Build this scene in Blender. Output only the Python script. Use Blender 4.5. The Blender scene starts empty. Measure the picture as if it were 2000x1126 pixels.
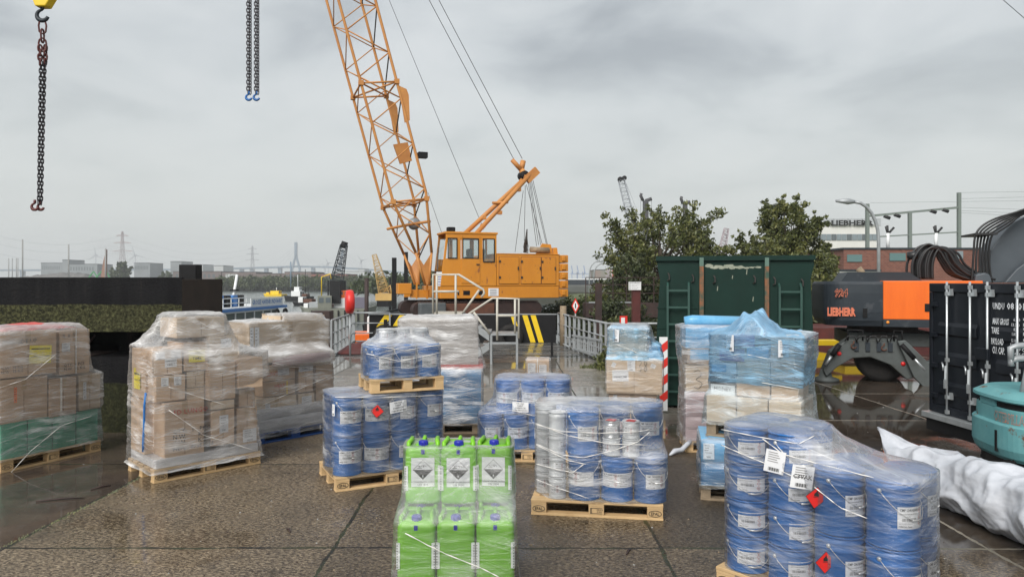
import bpy, math, random
from mathutils import Vector, Matrix, noise as mnoise
R = math.radians
pi = math.pi
sc = bpy.context.scene
col = sc.collection
# ---------------------------------------------------------------- camera
F, HX, HY, EYE = 1390.0, 1000.0, 550.0, 2.15
cd = bpy.data.cameras.new('camera'); cam = bpy.data.objects.new('camera', cd); col.objects.link(cam)
cd.sensor_width = 36; cd.lens = 36 * F / 2000; cd.shift_y = -(563 - HY) / 2000
cd.clip_start = .1; cd.clip_end = 12000
cam.location = (0, 0, EYE); cam.rotation_euler = (R(90), 0, 0)
sc.camera = cam
# ---------------------------------------------------------------- world, sun, exposure
SUN_EL, SUN_AZ = 40, 205      # azimuth clockwise from +Y: high and behind the camera, to its left
w = bpy.data.worlds.new('World'); sc.world = w; w.use_nodes = True
nt = w.node_tree; nt.nodes.clear()
def N(nt, t, **k):
    n = nt.nodes.new(t)
    for a, b in k.items():
        if a.startswith('i_'):
            n.inputs[a[2:].replace('_', ' ')].default_value = b
        else: setattr(n, a, b)
    return n
def ramp(nt, stops, src=None, interp='LINEAR'):
    n = nt.nodes.new('ShaderNodeValToRGB'); cr = n.color_ramp; cr.interpolation = interp
    while len(cr.elements) > 1: cr.elements.remove(cr.elements[0])
    for i, (p, c) in enumerate(stops):
        e = cr.elements[0] if i == 0 else cr.elements.new(p)
        e.position = p; e.color = (c if isinstance(c, tuple) else (c, c, c)) + (1,)
    if src: nt.links.new(src, n.inputs[0])
    return n
out = N(nt, 'ShaderNodeOutputWorld'); bg = N(nt, 'ShaderNodeBackground', i_Strength=.1)
sky = N(nt, 'ShaderNodeTexSky', sky_type='NISHITA', sun_disc=False, sun_elevation=R(SUN_EL), sun_rotation=R(SUN_AZ), air_density=1.6, dust_density=3)
tc = N(nt, 'ShaderNodeTexCoord')
sep = N(nt, 'ShaderNodeSeparateXYZ'); nt.links.new(tc.outputs['Generated'], sep.inputs[0])
# cloud layer seen in perspective: direction divided by its height above the horizon
zz = N(nt, 'ShaderNodeMath', operation='ADD'); zz.inputs[1].default_value = .22; nt.links.new(sep.outputs[2], zz.inputs[0])
zm = N(nt, 'ShaderNodeMath', operation='MAXIMUM'); zm.inputs[1].default_value = .12; nt.links.new(zz.outputs[0], zm.inputs[0])
dv = N(nt, 'ShaderNodeVectorMath', operation='SCALE'); iv = N(nt, 'ShaderNodeMath', operation='DIVIDE'); iv.inputs[0].default_value = 1
nt.links.new(zm.outputs[0], iv.inputs[1]); nt.links.new(tc.outputs['Generated'], dv.inputs[0]); nt.links.new(iv.outputs[0], dv.inputs['Scale'])
n1 = N(nt, 'ShaderNodeTexNoise', i_Scale=2.1, i_Detail=9.0, i_Roughness=.52, i_Distortion=.35)
mp = N(nt, 'ShaderNodeMapping'); mp.inputs['Location'].default_value = (3.1, 1.7, 0); mp.inputs['Scale'].default_value = (1, 1, 1.4)
nt.links.new(dv.outputs[0], mp.inputs[0]); nt.links.new(mp.outputs[0], n1.inputs['Vector'])
n2 = N(nt, 'ShaderNodeTexNoise', i_Scale=.75, i_Detail=3.0, i_Roughness=.5); nt.links.new(mp.outputs[0], n2.inputs['Vector'])
nmx = N(nt, 'ShaderNodeMix', data_type='FLOAT'); nmx.inputs['Factor'].default_value = .42; nt.links.new(n1.outputs['Fac'], nmx.inputs['A']); nt.links.new(n2.outputs['Fac'], nmx.inputs['B'])
r1 = ramp(nt, [(.38, (1.62, 1.75, 1.87)), (.455, (2.08, 2.22, 2.33)), (.50, (2.42, 2.56, 2.65)), (.56, (2.66, 2.78, 2.86)), (.66, (2.92, 3.03, 3.08))], nmx.outputs['Result'])
# brighter and warmer band low over the horizon
r2 = ramp(nt, [(0.0, 1.0), (.10, .75), (.30, .0)], sep.outputs[2])
mxh = N(nt, 'ShaderNodeMix', data_type='RGBA'); mxh.inputs['B'].default_value = (2.7, 2.84, 2.80, 1)
nt.links.new(r2.outputs[0], mxh.inputs['Factor']); nt.links.new(r1.outputs[0], mxh.inputs['A'])
mx = N(nt, 'ShaderNodeMix', data_type='RGBA'); mx.inputs['Factor'].default_value = .96
nt.links.new(sky.outputs[0], mx.inputs['A']); nt.links.new(mxh.outputs['Result'], mx.inputs['B'])
nt.links.new(mx.outputs['Result'], bg.inputs['Color']); nt.links.new(bg.outputs[0], out.inputs[0])
sd = bpy.data.lights.new('sun', 'SUN'); so = bpy.data.objects.new('sun', sd); col.objects.link(so)
sd.energy = 1.5; sd.angle = R(38); sd.color = (1, .965, .92)
az, el = R(SUN_AZ), R(SUN_EL)
so.rotation_euler = Vector((math.sin(az) * math.cos(el), math.cos(az) * math.cos(el), math.sin(el))).to_track_quat('Z', 'Y').to_euler()
vs = sc.view_settings; sc.display_settings.display_device = 'sRGB'
vs.view_transform = 'Standard'; vs.look = 'None'; vs.exposure = 1.35; vs.gamma = 1; vs.use_curve_mapping = False
sc.render.engine = 'CYCLES'
cy = sc.cycles
cy.max_bounces = 8; cy.diffuse_bounces = 3; cy.glossy_bounces = 3; cy.transmission_bounces = 6; cy.transparent_max_bounces = 28; cy.volume_bounces = 0
cy.use_denoising = True
try: cy.denoiser = 'OPENIMAGEDENOISE'
except Exception: pass
rnd = random.Random(7); HAZE = .00042
# ---------------------------------------------------------------- helpers
def W(px, py, D): return Vector(((px - HX) / F * D, D, EYE + (HY - py) / F * D))
def tag(o, label=None, cat=None, group=None, kind=None):
    for k, v in (('label', label), ('category', cat), ('group', group), ('kind', kind)):
        if v: o[k] = v
    return o
def thing(name, label, cat, loc=(0, 0, 0), rz=0, group=None):
    o = bpy.data.objects.new(name, None); col.objects.link(o); o.empty_display_size = .2
    o.location = loc; o.rotation_euler = (0, 0, rz)
    return tag(o, label, cat, group)
def kids(o): return [c for c in col.objects if c.parent == o]
def dup(root, loc, rz, label=None, group=None, parent=None, ch=None):
    r = root.copy(); col.objects.link(r); r.location = loc; r.rotation_euler = (0, 0, rz)
    if label: r['label'] = label
    if group: r['group'] = group
    for c in (ch if ch is not None else kids(root)):
        d = c.copy(); col.objects.link(d); d.parent = r
    return r
def rotm(v):  # matrix whose Z axis follows v
    return v.normalized().to_track_quat('Z', 'Y').to_matrix()
TXT = {}
def text_geo(body, size, sx=1.0, bold=0.0, italic=0.0, align='LEFT', spacing=1.0):
    k = (body, size, sx, bold, italic, align, spacing)
    if k in TXT: return TXT[k]
    c = bpy.data.curves.new('t', 'FONT'); c.body = body; c.size = size; c.offset = bold * size; c.shear = italic
    c.align_x = align; c.resolution_u = 1; c.space_character = spacing; c.fill_mode = 'FRONT'
    o = bpy.data.objects.new('t', c); m = bpy.data.meshes.new_from_object(o)
    v = [(p.co.x * sx, p.co.y) for p in m.vertices]; f = [tuple(p.vertices) for p in m.polygons]
    bpy.data.objects.remove(o); bpy.data.curves.remove(c); bpy.data.meshes.remove(m)
    TXT[k] = (v, f); return TXT[k]
class MB:
    def __init__(s): s.v = []; s.f = []; s.m = []; s.mats = []; s.sm = []; s.cur = 0; s.uv = None; s.xf = None
    def mat(s, m):
        if m not in s.mats: s.mats.append(m)
        s.cur = s.mats.index(m); return s
    def add(s, vs, fs, smooth=False):
        b = len(s.v)
        if s.xf: vs = [s.xf @ Vector(p) for p in vs]
        s.v += [tuple(p) for p in vs]
        for f in fs: s.f.append(tuple(i + b for i in f)); s.m.append(s.cur); s.sm.append(smooth)
        return s
    def box(s, x0, x1, y0, y1, z0, z1, M=None):
        p = [(x, y, z) for z in (z0, z1) for y in (y0, y1) for x in (x0, x1)]
        if M is not None: p = [M @ Vector(q) for q in p]
        return s.add(p, [(0, 2, 3, 1), (4, 5, 7, 6), (0, 1, 5, 4), (2, 6, 7, 3), (0, 4, 6, 2), (1, 3, 7, 5)])
    def cbox(s, c, size, M=None):
        x, y, z = c; a, b, d = [q / 2 for q in size]
        T = Matrix.Translation(c) @ (M.to_4x4() if M is not None else Matrix())
        return s.box(-a, a, -b, b, -d, d, T)
    def bar(s, p, q, wd, ht=None):  # rectangular bar between two points
        p, q = Vector(p), Vector(q); ht = ht or wd; L = (q - p).length
        if L < 1e-6: return s
        T = Matrix.Translation(p) @ rotm(q - p).to_4x4()
        return s.box(-wd / 2, wd / 2, -ht / 2, ht / 2, 0, L, T)
    def tube(s, pts, r, n=8, cap=True, closed=False):
        pts = [Vector(p) for p in pts]; m = len(pts); rs = r if isinstance(r, (list, tuple)) else [r] * m
        V = []; Fc = []; up = None
        for i, p in enumerate(pts):
            a = pts[i - 1] if (i > 0 or closed) else p; b = pts[(i + 1) % m] if (i < m - 1 or closed) else p
            d = (b - a).normalized()
            if up is None: up = d.orthogonal().normalized()
            up = (up - d * up.dot(d)); up = up.normalized() if up.length > 1e-5 else d.orthogonal().normalized()
            sd_ = d.cross(up)
            for k in range(n):
                t = 2 * pi * k / n; V.append(p + (up * math.cos(t) + sd_ * math.sin(t)) * rs[i])
        for i in range(m if closed else m - 1):
            j = (i + 1) % m
            for k in range(n): Fc.append((i * n + k, i * n + (k + 1) % n, j * n + (k + 1) % n, j * n + k))
        if cap and not closed: Fc.append(tuple(range(n))[::-1]); Fc.append(tuple((m - 1) * n + k for k in range(n)))
        return s.add(V, Fc, n > 5)
    def lathe(s, prof, c=(0, 0, 0), n=32, M=None, cap=True):
        V = []; Fc = []; m = len(prof)
        for r, z in prof:
            for k in range(n):
                t = 2 * pi * k / n; q = Vector((r * math.cos(t), r * math.sin(t), z))
                if M is not None: q = M @ q
                V.append(q + Vector(c))
        for i in range(m - 1):
            for k in range(n): Fc.append((i * n + k, i * n + (k + 1) % n, (i + 1) * n + (k + 1) % n, (i + 1) * n + k))
        if cap: Fc.append(tuple(range(n))[::-1]); Fc.append(tuple((m - 1) * n + k for k in range(n)))
        return s.add(V, Fc, True)
    def prism(s, poly, y0, y1, M=None):  # poly in (x,z), extruded along y
        n = len(poly); p = [(a, y0, b) for a, b in poly] + [(a, y1, b) for a, b in poly]
        if M is not None: p = [M @ Vector(q) for q in p]
        return s.add(p, [tuple(range(n)), tuple(range(n, 2 * n))[::-1]] + [(i, i + n, (i + 1) % n + n, (i + 1) % n) for i in range(n)])
    def slab(s, poly, z0, z1):  # poly in (x,y)
        n = len(poly); p = [(a, b, z0) for a, b in poly] + [(a, b, z1) for a, b in poly]
        return s.add(p, [tuple(range(n))[::-1], tuple(range(n, 2 * n))] + [(i, (i + 1) % n, (i + 1) % n + n, i + n) for i in range(n)])
    def text(s, body, size, mp, **k):
        v, f = text_geo(body, size, **k); return s.add([mp(a, b) for a, b in v], f)
    def rect(s, mp, u0, v0, u1, v1, n=1):
        for i in range(n):
            a, b = u0 + (u1 - u0) * i / n, u0 + (u1 - u0) * (i + 1) / n
            s.add([mp(a, v0), mp(b, v0), mp(b, v1), mp(a, v1)], [(0, 1, 2, 3)], n > 1)
        return s
    def poly(s, mp, pts): return s.add([mp(a, b) for a, b in pts], [tuple(range(len(pts)))])
    def build(s, name, parent=None, mat=None, bevel=0, loc=None, rz=0, uv=None):
        me = bpy.data.meshes.new(name); me.from_pydata(s.v, [], s.f)
        for m in (s.mats or [mat]): me.materials.append(m)
        me.polygons.foreach_set('material_index', s.m); me.polygons.foreach_set('use_smooth', s.sm)
        if uv:
            l = me.uv_layers.new(name='UVMap')
            for lp in me.loops: l.data[lp.index].uv = uv[lp.vertex_index]
        me.update()
        o = bpy.data.objects.new(name, me); col.objects.link(o)
        if parent: o.parent = parent
        if loc is not None: o.location = loc
        o.rotation_euler[2] = rz
        if bevel:
            b = o.modifiers.new('b', 'BEVEL'); b.width = bevel; b.segments = 2; b.limit_method = 'ANGLE'; b.angle_limit = R(40)
        return o
# ---------------------------------------------------------------- materials
def newmat(name):
    m = bpy.data.materials.new(name); m.use_nodes = True; n = m.node_tree; n.nodes.clear(); return m, n
def mat(name, c, rough=.5, metal=0, c2=None, sc_=4.0, amt=.5, bump=0, bsc=40.0, stretch=(1, 1, 1), rough2=None, spec=.5, c3=None, s3=2.0, t3=.6, detail=6.0, rand=0, coat=0):
    """colour c varied towards c2 by noise; c3 = a third colour in isolated patches (rust, dirt)"""
    m, n = newmat(name); L = n.links
    o = N(n, 'ShaderNodeOutputMaterial'); p = N(n, 'ShaderNodeBsdfPrincipled'); L.new(p.outputs[0], o.inputs[0])
    p.inputs['Base Color'].default_value = (*c, 1); p.inputs['Roughness'].default_value = rough; p.inputs['Metallic'].default_value = metal
    p.inputs['Specular IOR Level'].default_value = spec; p.inputs['Coat Weight'].default_value = coat
    if not (c2 or c3 or bump or rand): return m
    t = N(n, 'ShaderNodeTexCoord'); mp = N(n, 'ShaderNodeMapping'); mp.inputs['Scale'].default_value = stretch
    oi = N(n, 'ShaderNodeObjectInfo'); ad = N(n, 'ShaderNodeVectorMath', operation='ADD'); ml = N(n, 'ShaderNodeMath', operation='MULTIPLY'); ml.inputs[1].default_value = 37
    L.new(oi.outputs['Random'], ml.inputs[0]); L.new(t.outputs['Object'], ad.inputs[0]); L.new(ml.outputs[0], ad.inputs[1]); L.new(ad.outputs[0], mp.inputs[0])
    cur = None
    base = N(n, 'ShaderNodeMix', data_type='RGBA'); base.inputs['A'].default_value = (*c, 1); base.inputs['B'].default_value = (*(c2 or c), 1)
    nz = N(n, 'ShaderNodeTexNoise', i_Scale=sc_, i_Detail=detail, i_Roughness=.65); L.new(mp.outputs[0], nz.inputs['Vector'])
    rp = ramp(n, [(.5 - amt * .4, 0.0), (.5 + amt * .4, 1.0)], nz.outputs['Fac']); L.new(rp.outputs[0], base.inputs['Factor']); cur = base.outputs['Result']
    if c3:
        n3 = N(n, 'ShaderNodeTexNoise', i_Scale=s3, i_Detail=8.0, i_Roughness=.7); L.new(mp.outputs[0], n3.inputs['Vector'])
        r3 = ramp(n, [(t3, 0.0), (t3 + .06, 1.0)], n3.outputs['Fac'])
        b3 = N(n, 'ShaderNodeMix', data_type='RGBA'); b3.inputs['B'].default_value = (*c3, 1); L.new(r3.outputs[0], b3.inputs['Factor']); L.new(cur, b3.inputs['A']); cur = b3.outputs['Result']
    if rand:
        hv = N(n, 'ShaderNodeHueSaturation'); mr = N(n, 'ShaderNodeMapRange'); mr.inputs['To Min'].default_value = 1 - rand; mr.inputs['To Max'].default_value = 1 + rand
        L.new(oi.outputs['Random'], mr.inputs[0]); L.new(mr.outputs[0], hv.inputs['Value']); L.new(cur, hv.inputs['Color']); cur = hv.outputs[0]
    L.new(cur, p.inputs['Base Color'])
    if rough2 is not None:
        rr = N(n, 'ShaderNodeMapRange'); rr.inputs['To Min'].default_value = rough; rr.inputs['To Max'].default_value = rough2
        L.new(rp.outputs[0], rr.inputs[0]); L.new(rr.outputs[0], p.inputs['Roughness'])
    if bump:
        nb = N(n, 'ShaderNodeTexNoise', i_Scale=bsc, i_Detail=4.0); L.new(mp.outputs[0], nb.inputs['Vector'])
        bp = N(n, 'ShaderNodeBump', i_Strength=.6, i_Distance=bump); L.new(nb.outputs['Fac'], bp.inputs['Height']); L.new(bp.outputs[0], p.inputs['Normal'])
    return m
M = {}
M['wood'] = mat('pine_wood', (.60, .42, .22), .75, c2=(.44, .29, .14), sc_=7, amt=.6, stretch=(1, 1, 1), bump=.002, bsc=60, c3=(.2, .13, .07), s3=5, t3=.66, rand=.12)
M['wood_old'] = mat('weathered_wood', (.30, .23, .15), .8, c2=(.16, .12, .08), sc_=9, bump=.003, bsc=50, rand=.1)
M['blue_wood'] = mat('blue_painted_wood', (.012, .055, .22), .6, c2=(.02, .09, .3), bump=.002)
M['ink'] = mat('ink', (.015, .015, .015), .6)
M['grey_ink'] = mat('grey_print', (.16, .15, .15), .7)
M['red_ink'] = mat('red_print', (.5, .05, .03), .6)
M['paper'] = mat('paper', (.74, .75, .76), .6, c2=(.64, .65, .68), sc_=6)
M['yellow_paper'] = mat('yellow_paper', (.85, .74, .02), .55, c2=(.75, .62, .02), sc_=8)
M['red'] = mat('red_sticker', (.65, .02, .015), .4, c2=(.5, .015, .015), sc_=8)
M['orange_paper'] = mat('orange_sticker', (.8, .2, .05), .5)
M['card'] = mat('cardboard', (.55, .40, .275), .8, c2=(.46, .325, .22), sc_=3, stretch=(1, 1, 6), bump=.0015, bsc=30, rand=.14)
M['card_light'] = mat('pale_cardboard', (.60, .48, .35), .8, c2=(.50, .39, .28), sc_=3, bump=.0015, bsc=30, rand=.08)
M['tape'] = mat('packing_tape', (.45, .32, .19), .3, c2=(.38, .26, .15), sc_=10)
M['strap'] = mat('white_strap', (.78, .76, .72), .45)
M['blue'] = mat('blue_enamel', (.012, .135, .41), .32, c2=(.009, .108, .34), sc_=5, bump=.0012, bsc=12, rand=.16, rough2=.48, c3=(.10, .19, .32), s3=11, t3=.68)
M['white_tin'] = mat('white_tinplate', (.62, .64, .65), .35, c2=(.54, .56, .58), sc_=7, rand=.05)
M['tin'] = mat('bare_tinplate', (.62, .63, .64), .3, metal=.8, c2=(.5, .51, .52), sc_=9)
M['wire'] = mat('zinc_wire', (.72, .72, .70), .35, metal=.5)
M['green_pl'] = mat('green_plastic', (.19, .50, .014), .4, c2=(.135, .40, .010), sc_=3, bump=.0015, bsc=10, rand=.14)
M['cap_blue'] = mat('blue_cap', (.012, .02, .32), .35)
M['green_bag'] = mat('green_wrapped_pack', (.05, .26, .16), .45, c2=(.08, .36, .24), sc_=6, bump=.004, bsc=16)
M['pink_pack'] = mat('pale_pink_pack', (.55, .43, .42), .5, c2=(.42, .30, .30), sc_=5, stretch=(1, 1, 5), bump=.004, bsc=12)
M['white_pack'] = mat('white_pack', (.66, .66, .67), .5, c2=(.46, .46, .48), sc_=5, stretch=(1, 1, 3), bump=.006, bsc=10)
M['grey_pack'] = mat('grey_pack', (.34, .31, .29), .5, c2=(.46, .43, .40), sc_=4, stretch=(1, 1, 3), bump=.006, bsc=9)
M['blue_bag'] = mat('blue_poly_bag', (.03, .13, .28), .35, c2=(.07, .24, .45), sc_=5, bump=.012, bsc=9)
M['lblue_bag'] = mat('light_blue_poly_bag', (.10, .34, .58), .35, c2=(.20, .46, .68), sc_=5, bump=.010, bsc=9)
M['purple'] = mat('purple_print', (.20, .05, .16), .5, c2=(.08, .16, .40), sc_=5)
M['red_bag'] = mat('red_poly', (.62, .07, .05), .4, c2=(.45, .05, .04), sc_=6, bump=.01, bsc=9)
M['orange'] = mat('crane_orange', (.62, .25, .02), .5, c2=(.50, .18, .015), sc_=1.6, amt=.8, stretch=(1, 1, .6), bump=.003, bsc=8, c3=(.24, .085, .03), s3=5, t3=.61)
M['boom'] = mat('boom_orange', (.54, .245, .06), .6, c2=(.43, .17, .045), sc_=2.5)
M['dark_brace'] = mat('dark_steel', (.03, .025, .022), .6)
M['seam_shade'] = mat('shaded_seam_brown', (.10, .035, .008), .7)  # dark brown that paints the shade in a carton's flap gap
M['black'] = mat('black_paint', (.008, .008, .009), .6, spec=.2, c2=(.013, .013, .014), sc_=3, bump=.004, bsc=7, rough2=.7)
M['rubber'] = mat('rubber', (.013, .013, .014), .8, spec=.2, bump=.006, bsc=20, c2=(.03, .028, .026))
M['hose'] = mat('hose_rubber', (.012, .012, .013), .42, c2=(.02, .02, .021))
M['steel'] = mat('galvanised_steel', (.36, .38, .39), .45, metal=.3, c2=(.28, .30, .31), sc_=5)
M['steel_w'] = mat('worn_cream_paint', (.55, .53, .46), .5, c2=(.42, .40, .35), sc_=6, c3=(.2, .12, .06), s3=9, t3=.68)
M['rust'] = mat('rust', (.14, .055, .03), .85, c2=(.07, .03, .02), sc_=4, bump=.004, bsc=20)
M['rust_dark'] = mat('dark_rusted_steel', (.045, .022, .018), .7, c2=(.02, .012, .011), sc_=4, bump=.004, bsc=20)
M['maroon'] = mat('red_brown_steel', (.11, .022, .018), .6, c2=(.06, .015, .014), sc_=3)
M['yellow'] = mat('yellow_paint', (.80, .55, .01), .5, c2=(.68, .46, .01), sc_=4)
M['glass'] = mat('dark_window_glass', (.10, .12, .13), .12, spec=.8)
M['rail_red'] = mat('lifebuoy_red', (.75, .03, .02), .4, c2=(.62, .025, .02), sc_=4)
M['cgreen'] = mat('container_green', (.0055, .028, .021), .6, spec=.2, c2=(.004, .019, .014), sc_=2, bump=.005, bsc=6, c3=(.12, .05, .025), s3=3.0, t3=.74, rough2=.55)
M['cgreen_pale'] = mat('worn_green_steel', (.10, .17, .14), .6, c2=(.07, .13, .10), sc_=5)
M['rustpatch'] = mat('rusted_green_steel', (.22, .09, .04), .8, c2=(.03, .07, .05), sc_=6, amt=.25)
M['flake'] = mat('flaked_paint', (.36, .38, .30), .8, c2=(.2, .22, .17), sc_=9)
M['cblack'] = mat('container_black', (.008, .010, .014), .42, spec=.3, c2=(.014, .017, .023), sc_=2)
M['stencil'] = mat('white_stencil', (.72, .74, .76), .6)
M['zinc'] = mat('zinc_bar', (.55, .58, .60), .35, metal=.6, c2=(.42, .45, .46), sc_=8)
M['ex_grey'] = mat('machine_grey', (.022, .029, .037), .5, spec=.3, c2=(.030, .038, .046), sc_=2, bump=.003, bsc=5, c3=(.055, .062, .070), s3=2.4, t3=.60)
M['boom_grey'] = mat('boom_plate_grey', (.055, .068, .080), .5, c2=(.07, .085, .10), sc_=2, bump=.003, bsc=5)
M['ladder_green'] = mat('worn_ladder_green', (.022, .07, .055), .5, c2=(.014, .05, .04), sc_=6)
M['ex_orange'] = mat('machine_orange', (.82, .16, .015), .4, c2=(.74, .13, .012), sc_=2, stretch=(4, 4, .6), c3=(.5, .12, .03), s3=3, t3=.7)
M['ex_frame'] = mat('undercarriage_grey', (.085, .10, .10), .6, c2=(.05, .055, .052), sc_=3, bump=.006, bsc=9, c3=(.03, .02, .015), s3=4, t3=.62)
M['letter_or'] = mat('faded_orange_letter', (.62, .17, .09), .5)
M['teal'] = mat('teal_paint', (.075, .25, .27), .6, c2=(.14, .34, .35), sc_=5, amt=.7, bump=.002, bsc=15, c3=(.13, .055, .02), s3=4.5, t3=.60)
M['lens_red'] = mat('red_reflector', (.6, .02, .02), .3)
M['lens_or'] = mat('orange_reflector', (.9, .3, .03), .3)
M['red_paint'] = mat('red_paint', (.62, .03, .02), .45)
M['white'] = mat('white_paint', (.76, .77, .77), .5, c2=(.66, .68, .68), sc_=4)
M['sack'] = mat('white_plastic_sack', (.56, .58, .62), .35, c2=(.42, .44, .48), sc_=3.5, bump=.03, bsc=7, stretch=(1, .5, 1))
M['bark'] = mat('bark', (.07, .055, .04), .9, bump=.01, bsc=18, c2=(.04, .03, .022))
M['brick'] = None
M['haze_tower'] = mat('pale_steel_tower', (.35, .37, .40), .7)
M['concrete'] = mat('bare_concrete', (.32, .32, .31), .85, c2=(.24, .24, .23), sc_=.3)
M['bridge'] = mat('haze_blue_steel', (.13, .19, .25), .6)  # blue grey of distance haze is put into this base colour
# ---------------------------------------------------------------- special materials
def MT(n, op, a, b=None, c=None):
    m = n.nodes.new('ShaderNodeMath'); m.operation = op
    for i, x in enumerate((a, b, c)):
        if x is None: continue
        if isinstance(x, (int, float)): m.inputs[i].default_value = x
        else: n.links.new(x, m.inputs[i])
    return m.outputs[0]
def MIX(n, f, a, b):
    m = n.nodes.new('ShaderNodeMix'); m.data_type = 'RGBA'
    for k, x in (('Factor', f), ('A', a), ('B', b)):
        if isinstance(x, tuple): m.inputs[k].default_value = (*x, 1)
        elif isinstance(x, (int, float)): m.inputs[k].default_value = x
        else: n.links.new(x, m.inputs[k])
    return m.outputs['Result']
def NOI(n, vec, s, d=5.0, r=.55, dist=0.0):
    k = N(n, 'ShaderNodeTexNoise', i_Scale=float(s), i_Detail=float(d), i_Roughness=r, i_Distortion=dist); n.links.new(vec, k.inputs['Vector']); return k.outputs['Fac']
def ground_mat():
    m, n = newmat('wet_concrete_slabs'); L = n.links
    o = N(n, 'ShaderNodeOutputMaterial'); p = N(n, 'ShaderNodeBsdfPrincipled'); L.new(p.outputs[0], o.inputs[0])
    t = N(n, 'ShaderNodeTexCoord'); P = t.outputs['Object']; s = N(n, 'ShaderNodeSeparateXYZ'); L.new(P, s.inputs[0])
    x, y = s.outputs[0], s.outputs[1]
    wob = MT(n, 'MULTIPLY', MT(n, 'SUBTRACT', NOI(n, P, .8, 3), .5), .10)
    def joint(v, off, per, wd):
        a = MT(n, 'DIVIDE', MT(n, 'ADD', MT(n, 'ADD', v, off), wob), per)
        f = MT(n, 'ABSOLUTE', MT(n, 'SUBTRACT', MT(n, 'FRACT', a), .5))     # .5 at the joint
        d = MT(n, 'MULTIPLY', MT(n, 'SUBTRACT', .5, f), per)
        return d, MT(n, 'FLOOR', a)
    dx, ix = joint(x, 1.45 + 26.5, 2.65, .02); dy, iy = joint(y, -5.75 + 26.5, 2.65, .02)
    dmin = MT(n, 'MINIMUM', dx, dy)
    wn = MT(n, 'ADD', MT(n, 'MULTIPLY', NOI(n, P, 7, 4), .045), -.008)
    jm = MT(n, 'LESS_THAN', dmin, wn)                                  # ragged joint
    cm = N(n, 'ShaderNodeCombineXYZ'); L.new(ix, cm.inputs[0]); L.new(iy, cm.inputs[1])
    wno = N(n, 'ShaderNodeTexWhiteNoise', noise_dimensions='3D'); L.new(cm.outputs[0], wno.inputs['Vector'])
    # smooth dark concrete to the left of x=-4.1 and on the far right, exposed aggregate between
    e1 = MT(n, 'LESS_THAN', MT(n, 'ADD', x, wob), -4.1)
    e2 = N(n, 'ShaderNodeMapRange'); e2.inputs['From Min'].default_value = 2.6; e2.inputs['From Max'].default_value = 4.4
    L.new(MT(n, 'ADD', x, MT(n, 'MULTIPLY', MT(n, 'SUBTRACT', NOI(n, P, .7), .5), 2.5)), e2.inputs[0])
    sm = MT(n, 'MAXIMUM', e1, e2.outputs[0])
    st = N(n, 'ShaderNodeMapping'); st.inputs['Rotation'].default_value = (0, 0, .5); st.inputs['Scale'].default_value = (1, 1.9, 1); L.new(P, st.inputs[0])
    ag = NOI(n, st.outputs[0], 30, 6, .74, .5)
    big = NOI(n, P, .9, 6, .6)
    agr = ramp(n, [(.37, (.028, .022, .017)), (.46, (.075, .057, .040)), (.53, (.205, .164, .114)), (.64, (.39, .325, .235))], ag)
    dark = ramp(n, [(.35, (.055, .046, .040)), (.6, (.19, .15, .10))], big)
    c = N(n, 'ShaderNodeMix', data_type='RGBA', blend_type='MULTIPLY'); c.inputs['Factor'].default_value = .55
    L.new(agr.outputs[0], c.inputs['A']); dk2 = ramp(n, [(.32, (.38, .35, .33)), (.47, (.8, .74, .68)), (.62, (1.2, 1.12, 1.0))], big); L.new(dk2.outputs[0], c.inputs['B'])
    c1 = c.outputs['Result']
    smc = ramp(n, [(.3, (.040, .033, .028)), (.5, (.070, .054, .042)), (.72, (.105, .082, .062))], NOI(n, P, 2.2, 8, .7))
    c1 = MIX(n, sm, c1, smc.outputs[0])
    # paler far apron
    fr = N(n, 'ShaderNodeMapRange'); fr.inputs['From Min'].default_value = 10.6; fr.inputs['From Max'].default_value = 12.8
    L.new(MT(n, 'ADD', y, MT(n, 'MULTIPLY', NOI(n, P, 1.1), 1.6)), fr.inputs[0])
    farc = ramp(n, [(.35, (.13, .115, .095)), (.6, (.26, .235, .20))], NOI(n, P, 3.0, 7, .7))
    mid = MT(n, 'MULTIPLY', MT(n, 'GREATER_THAN', x, -4.6), MT(n, 'LESS_THAN', x, 4.0))
    c1 = MIX(n, MT(n, 'MULTIPLY', fr.outputs[0], mid), c1, farc.outputs[0])
    sl = MT(n, 'MULTIPLY', MT(n, 'ADD', .66, MT(n, 'MULTIPLY', wno.outputs[0], .5)), ramp(n, [(.30, .55), (.42, 1.0)], NOI(n, P, 1.7, 7, .7, 1.2)).outputs[0])
    soak = N(n, 'ShaderNodeMapRange'); soak.inputs['From Min'].default_value = -1.6; soak.inputs['From Max'].default_value = -1.35; L.new(MT(n, 'ADD', x, wob), soak.inputs[0])   # slabs from this joint on are soaked through
    near = N(n, 'ShaderNodeMapRange'); near.inputs['From Min'].default_value = 12.0; near.inputs['From Max'].default_value = 9.5; L.new(y, near.inputs[0]); soakf = MT(n, 'MULTIPLY', soak.outputs[0], near.outputs[0])
    sl = MT(n, 'MULTIPLY', sl, MT(n, 'SUBTRACT', 1.0, MT(n, 'MULTIPLY', soakf, .38)))
    hv = N(n, 'ShaderNodeHueSaturation'); L.new(c1, hv.inputs['Color']); L.new(sl, hv.inputs['Value']); c1 = hv.outputs[0]
    moss = ramp(n, [(.42, (.012, .011, .008)), (.58, (.026, .032, .012))], NOI(n, P, 2.2))
    pale = (.30, .27, .22)
    jc = MIX(n, e2.outputs[0], moss.outputs[0], pale)
    c1 = MIX(n, jm, c1, jc)
    L.new(c1, p.inputs['Base Color'])
    # standing water: low broad noise, more of it away from the dry rough slab
    pn = MT(n, 'ADD', NOI(n, P, .42, 5, .5), MT(n, 'MULTIPLY', sm, .13))
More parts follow.
